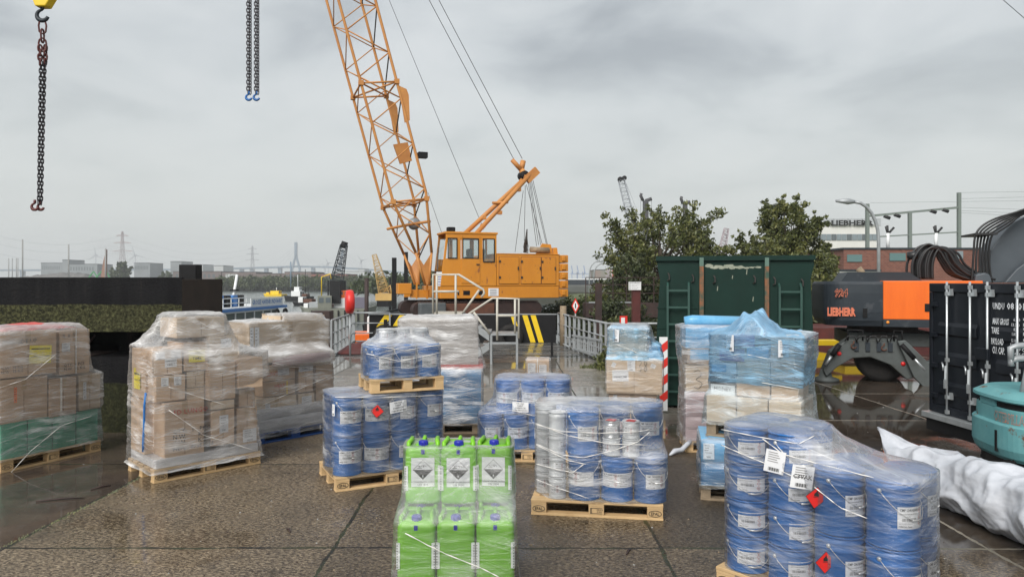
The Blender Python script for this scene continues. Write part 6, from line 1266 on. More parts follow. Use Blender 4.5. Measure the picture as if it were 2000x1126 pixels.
# substation gantry
D = 66; g1_ = mat('gantry_green_grey', (.16, .19, .17), .6)
t = thing('substation_gantry', 'steel substation gantry with insulators above the brick building', 'gantry', (0, D, 0)); q = MB().mat(g1_); f3 = lambda px, py, dy=0: Vector((px2(px, D), dy, pz(py, D)))
for px, yt in ((1694, 398), (1777, 415), (1873, 376)): q.bar(f3(px, 560), f3(px, yt), .28)
q.bar(f3(1694, 422), f3(1873, 405), .14, .2); q.bar(f3(1716, 462), f3(1873, 453), .12); q.build('steel_frame', t)
q = MB().mat(M['ink']); 
for a, y_ in ((1732, 424), (1752, 421), (1822, 413), (1846, 411)): q.tube([f3(a - 5, y_ - 2), f3(a + 6, y_ + 2)], .16, 7)
q.build('insulator', t)
for px in (1734, 1828):
    q = MB().mat(wh); q.tube([f3(px, 485), f3(px, 455)], .16, 8); q.build('bushing_column', t); q = MB().mat(M['ink']); q.tube([f3(px, 456), f3(px - 4, 442)], .10, 6); q.tube([f3(px, 456), f3(px - 1, 440)], .10, 6); q.tube([f3(px + 3, 454), f3(px + 12, 444)], .10, 6); q.build('insulator', t)
q = MB().mat(M['steel']); 
for a, y0, y1 in ((1700, 396, 392), (1873, 376, 374), (1873, 388, 384), (1873, 411, 418), (1873, 405, 410), (1873, 415, 424)): q.tube([f3(a, y0), f3(2080, y1 + (y1 - y0) * .3)], .02, 4)
q.build('power_line', t)
t = thing('overhead_cable', 'thin cable crossing the top right corner of the sky', 'cable', (0, 20, 0)); MB().mat(dk).tube([(px2(1950, 20), 0, pz(-8, 20)), (px2(2010, 20), 0, pz(44, 20)), (px2(2060, 20), 0, pz(92, 20))], .008, 4).build('wire', t)
# ---- far left skyline
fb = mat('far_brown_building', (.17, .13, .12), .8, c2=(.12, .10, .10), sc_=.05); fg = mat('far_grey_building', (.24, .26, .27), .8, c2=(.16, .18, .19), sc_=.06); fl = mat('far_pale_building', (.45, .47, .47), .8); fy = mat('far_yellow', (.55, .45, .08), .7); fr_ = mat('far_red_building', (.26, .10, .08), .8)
gs = 'buildings on the far bank'
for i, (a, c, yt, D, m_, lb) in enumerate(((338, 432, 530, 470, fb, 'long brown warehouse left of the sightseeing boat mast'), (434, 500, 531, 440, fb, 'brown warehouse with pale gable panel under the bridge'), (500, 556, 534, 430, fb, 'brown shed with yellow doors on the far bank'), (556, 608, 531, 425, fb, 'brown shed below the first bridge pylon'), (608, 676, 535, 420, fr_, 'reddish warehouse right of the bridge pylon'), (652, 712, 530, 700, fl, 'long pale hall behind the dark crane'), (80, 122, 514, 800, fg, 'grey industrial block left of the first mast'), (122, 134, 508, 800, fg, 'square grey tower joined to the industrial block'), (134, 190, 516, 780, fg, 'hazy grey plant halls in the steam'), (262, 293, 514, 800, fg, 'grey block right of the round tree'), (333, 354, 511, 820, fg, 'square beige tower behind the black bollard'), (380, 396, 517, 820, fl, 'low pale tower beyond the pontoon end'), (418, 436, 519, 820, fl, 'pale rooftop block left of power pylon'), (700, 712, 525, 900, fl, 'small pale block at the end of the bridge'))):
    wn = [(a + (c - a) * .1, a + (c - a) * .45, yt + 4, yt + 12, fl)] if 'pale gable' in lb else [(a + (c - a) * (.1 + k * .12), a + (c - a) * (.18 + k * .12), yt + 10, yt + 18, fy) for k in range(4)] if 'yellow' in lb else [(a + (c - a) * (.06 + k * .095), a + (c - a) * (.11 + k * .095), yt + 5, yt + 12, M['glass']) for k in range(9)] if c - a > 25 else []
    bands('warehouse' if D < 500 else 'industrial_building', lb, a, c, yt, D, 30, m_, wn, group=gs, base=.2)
t = thing('scrap_heap', 'long grey heap of scrap on the far bank', 'heap', (px2(0, 400), 400, .2)); q = MB().mat(mat('scrap', (.10, .10, .10), .9, c2=(.22, .21, .20), sc_=.35, amt=.8, bump=.4, bsc=1)); vs_ = []; fs_ = []; n_ = 90
for i in range(n_ + 1):
    for j in range(9): x = -14 + i * (px2(190, 400) - px2(0, 400) + 14) / n_; f = i / n_; h = (4.0 + 3.2 * math.exp(-((f - .62) / .3) ** 2)) * min(1, (1 - f) * 5) * math.sin(pi * (j + .6) / 9.4); vs_.append((x, j * 3.5, max(0, h + .9 * mnoise.noise(Vector((i * .6, j * .9, 1))))))
for i in range(n_):
    for j in range(8): a = i * 9 + j; fs_.append((a, a + 9, a + 10, a + 1))
q.add(vs_, fs_); q.build('heap_body', t)
gt = 'slim masts on the far bank'
for px, y0, D, lb in ((44, 467, 300, 'tall slim steel mast, the leftmost on the far bank'), (134, 477, 300, 'tall slim steel mast in the middle of scrap heap'), (206, 485, 300, 'tall slim steel mast beside the rust brown wedge')): t, p, w_ = post('steel_mast', lb, px, y0, D, 2.6, 'concrete', 0, cat='mast', oct_=True); t['group'] = gt
for px in (17, 24, 32, 35): t, p, w_ = post('chimney', f'thin chimney on horizon at far left, {["first", "second", "third", "fourth"][(17, 24, 32, 35).index(px)]} from the left', px, 504, 900, 1.8, 'concrete', 0, cat='chimney', oct_=True); t['group'] = 'four thin chimneys'
t = thing('rust_wedge', 'rust brown wedge shaped spoil pipe beside the slim mast', 'wedge', (px2(203, 300), 300, 0)); MB().mat(mat('pale_rust', (.26, .15, .11), .8)).prism([(-2.0, 0), (.8, 0), (.9, pz(487, 300)), (-.4, pz(512, 300))], 0, 1).build('wedge_body', t)
for i, (px, py, s) in enumerate(((168, 528, 1), (182, 527, 1.1), (194, 530, .9))):
    t = thing('material_handler', f'green material handler working at the scrap heap, {["left", "middle", "right"][i]} one', 'excavator', (px2(px, 380), 380, .2), 0, 'green material handlers'); q = MB().mat(mat('handler_green', (.04, .30, .09), .5) if i == 0 else bpy.data.materials['handler_green']); q.box(-1.4, 1.4, 0, 2, 1.6, 3.2); q.build('body', t); q = MB().mat(bpy.data.materials['handler_green']); q.bar((0, 1, 3), (3.5 * s, 1, 7.5), .5); q.bar((3.5 * s, 1, 7.5), (6 * s, 1, 3.5), .4); q.build('arm', t); MB().mat(M['rubber']).box(-1.6, 1.6, .2, 1.8, 0, 1.58).build('tracks', t)
def pylon(label, px, D, ytop, red):
    t = thing('power_pylon', label, 'pylon', (px2(px, D), D, 0), 0, 'power pylons'); H_ = pz(ytop, D); m_ = mat('pylon_' + ('red' if red else 'grey'), (.34, .27, .27) if red else (.30, .31, .33), .7); q = MB().mat(m_); lattice(q, (0, 0, 0), (0, 0, H_ * .55), H_ * .16, H_ * .06, 8, H_ * .004); lattice(q, (0, 0, H_ * .55), (0, 0, H_), H_ * .06, H_ * .02, 8, H_ * .004); q.build('tower', t)
    for f, w_ in ((.62, .19), (.78, .17), (.92, .12)): q = MB().mat(m_); q.tube([(-H_ * w_, 0, H_ * f), (0, 0, H_ * (f + .03)), (H_ * w_, 0, H_ * f)], H_ * .006, 4); q.tube([(-H_ * w_, 0, H_ * f), (H_ * w_, 0, H_ * f)], H_ * .006, 4); q.build('cross_arm', t)
    return H_
h1 = pylon('red white power pylon behind the round tree', 239, 900, 452, 1); h2 = pylon('grey power pylon left of the bridge pylon', 493, 1100, 480, 0)
t = thing('power_line', 'faint power lines running between the two pylons', 'power line', (0, 0, 0)); q = MB().mat(hz); rr = random.Random(2)
for f in (.62, .78, .92):
    A_, B_ = Vector((px2(239, 900), 900, h1 * f)), Vector((px2(493, 1100), 1100, h2 * f)); Z_ = Vector((px2(-60, 760), 760, h1 * f))
    for u, v in ((A_, B_), (Z_, A_)): q.tube([u + (v - u) * i / 14 - Vector((0, 0, 15 * math.sin(pi * i / 14))) for i in range(15)], .08, 3)
q.build('cable', t)
for i, (px, D, hub, bl) in enumerate(((187, 1300, 498, 17), (264, 1300, 498, 20), (641, 1800, 513, 11), (706, 1700, 508, 13), (635, 1900, 520, 9), (1398, 1500, 477, 20))):
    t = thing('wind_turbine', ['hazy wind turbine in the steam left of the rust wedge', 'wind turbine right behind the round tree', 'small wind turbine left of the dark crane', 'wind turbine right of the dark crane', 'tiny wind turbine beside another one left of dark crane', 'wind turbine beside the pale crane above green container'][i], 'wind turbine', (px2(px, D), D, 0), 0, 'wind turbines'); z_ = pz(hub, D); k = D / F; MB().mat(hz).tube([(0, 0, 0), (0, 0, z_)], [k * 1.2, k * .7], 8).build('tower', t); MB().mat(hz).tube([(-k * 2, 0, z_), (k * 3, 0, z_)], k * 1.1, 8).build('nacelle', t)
    for a in (95, 215, 335): MB().mat(hz).tube([(0, -k * 1.5, z_), (bl * k * math.cos(R(a + i * 12)), -k * 1.5, z_ + bl * k * math.sin(R(a + i * 12)))], [k * .9, k * .25], 5).build('blade', t)
# ---- cable stayed bridge
D = 1500; t = thing('cable_stayed_bridge', 'long blue grey cable stayed bridge with two A shaped pylons', 'bridge', (0, D, 0)); bm = M['bridge']; f4 = lambda px, py, dy=0: Vector((px2(px, D), dy, pz(py, D)))
dk_ = [(-40, 527), (100, 527), (340, 526), (430, 524.5), (500, 522.5), (578, 520), (640, 521), (700, 524.5), (768, 530), (830, 537), (862, 543)]
q = MB().mat(bm); P = [f4(*p) for p in dk_]
for a, c in zip(P[:-1], P[1:]): q.add([a + Vector((0, y, z)) for y, z in ((0, -2.2), (0, 1.6), (14, 1.6), (14, -2.2))] + [c + Vector((0, y, z)) for y, z in ((0, -2.2), (0, 1.6), (14, 1.6), (14, -2.2))], [(0, 1, 2, 3), (4, 7, 6, 5), (0, 4, 5, 1), (1, 5, 6, 2), (2, 6, 7, 3), (3, 7, 4, 0)])
q.build('deck', t)
for px in (40, 90, 140, 190, 240, 290, 340, 390, 425, 445, 470, 490, 518, 545, 610, 720, 750, 790): q = MB().mat(bm); py = next(a[1] + (c[1] - a[1]) * (px - a[0]) / (c[0] - a[0]) for a, c in zip(dk_[:-1], dk_[1:]) if a[0] <= px <= c[0]); a = f4(px, py + 1.9); q.box(a.x - 3.6, a.x + 3.6, 3, 11, 0, a.z - 0); q.build('pier', t)
for px, sk in ((578, 0), (664, 6)):
    q = MB().mat(bm); tpx = px + sk; yt = 473 if sk == 0 else 487; a, m0 = f4(tpx, yt), f4(px + sk * .5, 497 if sk == 0 else 505)
    q.bar(a, m0 + Vector((0, 0, -2)), 5.2, 5); l, r_ = f4(px - (8 if sk == 0 else 4), 527), f4(px + (8 if sk == 0 else 1), 527); q.bar(m0, l, 3.4, 4); q.bar(m0, r_, 3.4, 4); q.bar(l, f4(px - 4 if sk == 0 else px - 2, 535), 3.2, 4); q.bar(r_, f4(px + 4 if sk == 0 else px + 1, 535), 3.2, 4); q.bar(f4(px - 5, 533), f4(px + 5, 533), 4, 3); q.build('bridge_pylon', t)
    q = MB().mat(hz)
    for k in range(4):
        for s in (-1, 1): e = f4(px + s * (16 + 12 * k), 523); q.tube([a + Vector((0, 0, -6 - 4 * (3 - k))), e], .22, 3)
    q.build('stay_cable', t)
post('steel_mast', 'slim dark mast before the first bridge pylon', 568, 511, 300, 2.4, 'bridge', 0, cat='mast', oct_=True); post('mooring_pile', 'dark brown pile with lamp right of the red lifebuoy', 716, 543, 60, 8, 'rust_dark', cat='pile', oct_=True)
post('mooring_pile', 'thin dark post with lamp above the work pontoon', 653, 547, 92, 2.6, 'rust_dark', oct_=True); post('mooring_pile', 'dark pile standing behind the orange wheelhouse', 641, 547, 95, 3, 'black', oct_=True); post('mooring_pile', 'black pile behind the yellow crane', 762, 542, 75, 5, 'black', oct_=True)
# ---- steam plume and haze
def volume(name, m_): return None
pm_, pn = newmat('steam'); po = N(pn, 'ShaderNodeOutputMaterial'); pv = N(pn, 'ShaderNodeVolumePrincipled', i_Density=.012); pv.inputs['Color'].default_value = (.97, .98, 1, 1); pn.links.new(pv.outputs[0], po.inputs['Volume'])
q = MB().mat(pm_); q.tube([Vector((px2(a, 780), 780, pz(c, 780))) for a, c in ((268, 514), (245, 500), (222, 487), (200, 476), (170, 468))], [6, 9, 8, 7, 3], 12); tag(q.build('steam_plume'), 'white steam plume drifting behind the pylon', 'steam', kind='stuff')
hm_, hn = newmat('haze_air'); ho = N(hn, 'ShaderNodeOutputMaterial'); hv_ = N(hn, 'ShaderNodeVolumePrincipled', i_Density=HAZE); hv_.inputs['Color'].default_value = (.95, .98, 1, 1); hv_.inputs['Anisotropy'].default_value = 0; hn.links.new(hv_.outputs[0], ho.inputs['Volume'])
q = MB().mat(hm_); q.box(-2650, 2650, -40, 2450, -4.2, 110); tag(q.build('haze'), 'thin grey river haze over the whole harbour', 'haze', kind='stuff')
# ================================================================ LOADS ON THE QUAY
ORD = ['front left', 'second', 'third', 'fourth', 'fifth']
# ---- A: leaning cartons over green packs, far left
A = Load(-5.73, 7.97, 65.6)
pallet(A, 'wooden pallet under the green packs and leaning cartons at far left')
for i in range(4):
    carton(A, .02 + i * .29, .02, .145, .285, .74, .40, f'green wrapped pack on the far left pallet, {["nearest the camera", "second from the near end", "third from the near end", "farthest from the camera"][i]}', 'green packs under the leaning cartons', m='green_bag', tape=0, name='wrapped_pack', cat='pack', bulge=.012)
carton(A, -.02, .02, .545, .56, .6, .50, 'low brown box with orange sticker above the green packs', m='card', marks=[('orange_paper', .30, .45, .36, .80)], rot=1.5)
carton(A, .56, .0, .53, .33, .6, .46, 'brown box in middle layer with pale tape band, above green packs', m='card', marks=[('strap', .4, 0, .46, 0)], rot=-2)
carton(A, .90, .01, .55, .30, .6, .44, 'brown box at the far end of middle layer, above green packs', m='card_light', marks=[('paper', .2, .3, .34, .8)], rot=2)
carton(A, -.02, .0, 1.06, .66, .6, .52, 'large carton with yellow HARVEST TIME sticker in top layer at far left', m='card', marks=[('yellow_paper', .52, .26, .90, .66, "HARVEST TIME", -3), ('grey', .06, .10, .4, .26, 'G.W.: 18 KG\nN.W.: 15 KG'), ('grey', .08, .72, .5, .84, 'THIS SIDE UP')], rot=-1.5)
carton(A, .655, .01, 1.02, .40, .6, .54, 'tilted carton with small white label and white strap in top layer', m='card', marks=[('paper', .08, .52, .34, .72), ('strap', .52, 0, .555, 0), ('text', .14, .08, .62, .26, 'QTY:  4 PCS\nN.W.: 12 KG'), ('grey', .1, .82, .7, .93, 'II  II  T')], rot=2.5)
rb = MB().mat(M['red_bag']); vs_, fs_ = [], []
for i in range(25):
    for j in range(17):
        u, v = i / 24, j / 16; x = .05 + u * .9; y = .10 + v * .5
        vs_.append((x, y, 1.585 + .07 * math.sin(pi * u) ** .6 * math.sin(pi * v) ** .5 + .02 * mnoise.noise(Vector((x * 9, y * 9, 3)))))
for i in range(24):
    for j in range(16): a = i * 17 + j; fs_.append((a, a + 17, a + 18, a + 1))
rb.add(vs_, fs_, True); rb.box(.06, .94, .11, .59, 1.583, 1.59)
t = thing('plastic_bag', 'flat red plastic bag lying on top of the far left cartons', 'bag', A.o, A.a); rb.build('bag_body', t)
full = rect_pts(-.03, -.02, 1.22, .82)
film(A, 'clear stretch film round the leaning cartons at far left', [(.13, full), (.55, rect_pts(-.02, -.0, 1.20, .78)), (.60, rect_pts(-.02, -.02, 1.22, .66)), (1.0, rect_pts(-.02, -.02, 1.22, .64)), (1.08, rect_pts(-.03, -.02, 1.07, .64)), (1.56, rect_pts(-.03, -.02, 1.02, .64))], (.55, .35), 1.64, dens=.85, seed=1, ropes=[[(5, 940), (60, 880), (120, 830), (178, 812)], [(-10, 760), (50, 740), (110, 690)]])
# ---- B: tall box stack
B = Load(-3.81, 7.57, 46)
pallet(B, 'wooden pallet under the tall cardboard stack, one corner pointing at the camera')
carton(B, .02, .02, .145, 1.16, .76, .10, 'flat white wrapped layer between pallet and tall cardboard stack', m='white_pack', tape=0, name='wrapped_layer', cat='pack')
gB = 'boxes of the tall stack'
B.box_px(321, 784, 400, 889, .03, .50, label='big carton printed QTY, N.W. and MEAS with red mark, tall stack', group=gB, marks=[('red', .22, .76, .80, .88, 'FD LUNGO'), ('text', .2, .10, .9, .52, 'QTY:   1   PKG\nN.W.       KG\nG.W.       KG\nMEAS: 85x57x58')])
B.box_px(412, 800, 459, 868, .03, .45, label='carton with a tall white label, bottom of middle column in tall stack', group=gB, marks=[('paper', .35, .35, .72, .85)], m='card')
B.box_px(412, 786 - 4, 459, 798, .03, .45, label='thin carton slice beneath upper labelled carton of tall stack', group=gB, m='card_light', tape=0)
B.box_px(408, 708, 461, 780, .035, .45, label='plain tall carton in middle column of tall stack, torn film over it', group=gB, m='card')
B.box_px(462, 795, 503, 868, .06, .45, label='small square carton with white label, lower right of tall stack', group=gB, marks=[('paper', .3, .08, .95, .42)])
B.box_px(465, 699, 514, 757, .00, .5, label='plain carton jutting out at the right shoulder of tall stack', group=gB, m='card', tape=0)
B.box_px(466, 759, 500, 793, .10, .45, label='dark shaded carton under the jutting carton of tall stack', group=gB, m='card')
B.box_px(304, 733, 363, 783, .10, .5, label='carton with two white labels standing on the big QTY carton', group=gB, marks=[('paper', .18, .6, .42, .95), ('paper', .6, .6, .85, .95)])
B.box_px(364, 724, 400, 756, .14, .4, label='small pale carton above the big QTY carton, upper of two', group=gB, m='card_light')
B.box_px(364, 757, 400, 784, .13, .4, label='small pale carton above the big QTY carton, lower of two', group=gB, m='card_light', tape='h')
B.box_px(296, 682, 357, 732, .12, .5, label='carton with three white labels in the upper row of tall stack', group=gB, marks=[('paper', .12, .62, .42, .92), ('paper', .62, .62, .94, .95), ('paper', .42, .3, .8, .66, 'HARVEST\nTIME 2')])
B.box_px(359, 668, 407, 723, .12, .5, label='carton with yellow sticker in the upper row of tall stack', group=gB, marks=[('yellow_paper', .2, .3, .86, .72, 'HARVEST\nTIME')])
B.box_px(408, 656, 466, 705, .12, .5, label='carton with small white label and print, upper right of tall stack', group=gB, marks=[('paper', .4, .55, .75, .9), ('grey', .05, .12, .4, .34, '^^ T')], m='card_light')
carton(B, .30, .18, 1.52, .55, .5, .22, 'topmost carton of the tall stack under slack film', gB, m='card_light')
carton(B, .02, .36, .245, .30, .42, .60, 'lower left side carton of tall stack, beside the QTY carton', gB, m='card')
carton(B, .03, .34, .85, .28, .44, .55, 'upper left side carton of tall stack with yellow label on its flank', gB, m='card', marks=[('grey', .1, .3, .5, .6, 'II II')])
# labels on the left flank
q = MB(); t = thing('flank_sticker', 'yellow sticker on the left flank of the tall cardboard stack', 'sticker', B.o, B.a)
pm = lambda a, b, d=0: (.024 - d, .76 - a, b)
q.mat(M['yellow_paper']).rect(pm, .08, .95, .28, 1.18); q.mat(M['ink']).rect(lambda a, b: pm(a, b, .001), .10, 1.11, .26, 1.13); q.text('HARVEST TIME', .03, lambda a, b: pm(a + .1, b + 1.04, .001)); q.build('sticker_face', t)
st_ = thing('lashing_band', 'blue strap hanging down the left flank of the tall stack', 'strap', B.o, B.a)
MB().mat(M['blue']).tube([(-.012, .20, .95), (-.016, .23, .8), (-.012, .25, .6), (-.014, .27, .4), (-.012, .28, .3)], .012, 6).build('webbing', st_)
film(B, 'clear stretch film tented over the tall cardboard stack', [(.10, rect_pts(-.02, -.02, 1.22, .82)), (.26, rect_pts(-.01, -.0, 1.21, .81)), (.95, rect_pts(.0, .01, 1.12, .80)), (1.04, rect_pts(.0, -.02, 1.30, .80)), (1.34, rect_pts(.01, -.01, 1.29, .80)), (1.44, rect_pts(.01, .1, .98, .78)), (1.55, rect_pts(.15, .12, .93, .76)), (1.76, rect_pts(.28, .17, .86, .70))], (.55, .42), 1.80, dens=.88, seed=2, ease=.7, wr=.010, skirt=.02,
     ropes=[[(330, 755), (390, 775), (440, 790)], [(330, 800), (400, 850), (500, 880)]])
# ---- C: boxes on a blue pallet
Cc = Load(-3.38, 9.36, 47.6)
pallet(Cc, 'blue painted pallet under the brown cartons', m='blue_wood', mk=False)
carton(Cc, .0, .0, .145, 1.18, .78, .17, 'thick white wrapped roll lying on the blue pallet', m='white_pack', tape=0, name='wrapped_roll', cat='pack', bulge=.03)
carton(Cc, .0, .0, .32, 1.18, .78, .14, 'upper white wrapped roll above the blue pallet', m='white_pack', tape=0, name='wrapped_roll', cat='pack', bulge=.03)
gC = 'cartons above the blue pallet'
Cc.box_px(513, 712, 577, 742, .02, .4, label='flat carton with yellow straps and white label, above blue pallet', group=gC, marks=[('paper', .45, .3, .8, .85), ('red', .05, .3, .3, .6, 'HEAVY')])
Cc.box_px(513, 743, 577, 772, .02, .4, label='flat carton with faint red print, second row above blue pallet', group=gC, marks=[('red', .35, .5, .65, .8, 'HEAT'), ('patch', .72, .05, .76, .95, 'yellow')])
Cc.box_px(500, 774, 580, 812, .02, .45, label='long low carton just above the white wrapped rolls', group=gC, marks=[('paper', .22, .08, .34, .7)], m='card_light')
Cc.box_px(583, 707, 612, 765, .01, .4, label='upright carton with printed white sheet, above blue pallet', group=gC, marks=[('paper', .02, .70, .98, .98, 'HARVEST\nTIME 4')])
Cc.box_px(583, 767, 615, 806, .01, .4, label='small pale carton with white label, above blue pallet', group=gC, marks=[('paper', .2, .5, .8, .85)], m='card_light')
Cc.box_px(617, 712, 652, 806, .04, .4, label='plain carton at the right end above blue pallet', group=gC, m='card', tape='h')
carton(Cc, -.06, .05, 1.06, 1.22, .62, .54, 'long creased carton across the top of the blue pallet load', gC, m='card_light', marks=[('paper', .015, .38, .055, .9), ('paper', .07, .38, .12, .9)], tape='v')
t = thing('wrapped_tube', 'pink wrapped tube lying against the long creased carton', 'tube', Cc.o, Cc.a)
MB().mat(M['pink_pack']).tube([(.25, -.045, 1.06), (.6, -.05, 1.09), (1.08, -.05, 1.10)], [.06, .07, .06], 14).build('tube_body', t)
t = thing('open_carton', 'open carton flap standing on top of the blue pallet load', 'box', Cc.o, Cc.a)
b = MB().mat(M['card_light']); b.box(.42, 1.1, .08, .09, 1.60, 1.68); b.box(.42, .43, .08, .6, 1.60, 1.68); b.box(1.09, 1.1, .08, .6, 1.60, 1.66); b.box(.42, 1.1, .59, .6, 1.60, 1.70); b.box(.42, 1.1, .08, .6, 1.60, 1.605); b.build('carton_walls', t)
film(Cc, 'clear stretch film round the cartons on the blue pallet', [(.08, rect_pts(-.02, -.03, 1.22, .82)), (.48, rect_pts(-.02, -.03, 1.2, .8)), (.98, rect_pts(.0, -.0, 1.2, .75)), (1.03, rect_pts(-.02, -.13, 1.14, .72)), (1.17, rect_pts(-.04, -.13, 1.14, .70)), (1.30, rect_pts(-.07, .03, 1.17, .70)), (1.61, rect_pts(-.08, .04, 1.17, .69))], (.55, .35), 1.63, dens=1.05, seed=3, wr=.010, topfn=lambda x, y: 1.63 + (.075 if .45 < x < 1.07 else 0), ropes=[[(513, 790), (570, 765), (640, 735)], [(505, 700), (560, 715), (650, 722)]])
# ---- D: two tiers of pails, a half pallet of pails on top
D_ = Load(-1.80, 7.27, 27)
pallet(D_, 'wooden pallet under the two tiers of blue pails, left of green canisters')
gD = 'blue pails stacked two high left of the green canisters'
for tier in range(2):
    for i in range(4):
        for j in range(2):
            if tier == 0 and j == 1 and i > 0: continue
            x, y = .155 + i * .302, .155 + j * .40
            cn = ['leftmost', 'second', 'third', 'rightmost'][i]
            pail('bigw' if i in (0, 1) else 'big', D_.w(x, y, .1445 + tier * .411), D_.a + R([14, -4, 8, 10][i] + j * 60 + tier * 5), f'blue pail, {"upper" if tier else "lower"} tier, {cn} of the {"back" if j else "front"} row, under the half pallet', gD)
D2 = Load(*(D_.w(.36, -.02)[:2]), 24)
pallet(D2, 'small wooden half pallet on top of the blue pails', z=.982, wd=.8, dp=.62, brand='EPAL', mk=False)
gD2 = 'blue pails on the half pallet'
for i in range(3):
    for j in range(2): pail('mid', D2.w(.135 + i * .262, .15 + j * .28, 1.1265), D2.a + R(20 - 12 * i), f'slim blue pail on the half pallet, {["left", "middle", "right"][i]} of its {"back" if j else "front"} row', gD2)
for i in range(3): pail('can', D2.w(.25 + i * .19, .36, 1.478), D2.a + R(10 * i), f'small white tin on top of the half pallet pails, {["left", "middle", "right"][i]} of three', 'white tins on the half pallet pails')
cir = lambda xs, ys, r=.155: circ_pts([(x, y, r) for x in xs for y in ys])
XD = [.155, .457, .759, 1.061]
film(D_, 'clear stretch film round the lower tiers of blue pails left of the canisters', [(.13, cir(XD, (.155, .56))), (.972, cir(XD, (.155, .56)))], (.6, .35), .977, dens=.62, seed=4, wr=.006, papers=[(737, 802, .14, .14, 4, 'diamond', ''), (777, 793, .20, .12, -4, 'text', 'UN 1263\nPAINT\nOVERPACK/\nOVERVERPAKKING'), (653, 800, .035, .12, 0, 'bar', '')], ropes=[[(655, 775), (740, 776), (880, 770)]])
film(D2, 'milky stretch film over the slim pails on the half pallet', [(1.11, cir((.135, .40, .66), (.15, .43), .14)), (1.47, cir((.135, .40, .66), (.15, .43), .135)), (1.56, cir((.25, .63), (.36,), .10)), (1.63, cir((.25, .63), (.36,), .088))], (.42, .34), 1.64, dens=.75, seed=5, wr=.008, ropes=[[(716, 690), (780, 705), (860, 688)], [(716, 672), (790, 684), (862, 672)]])
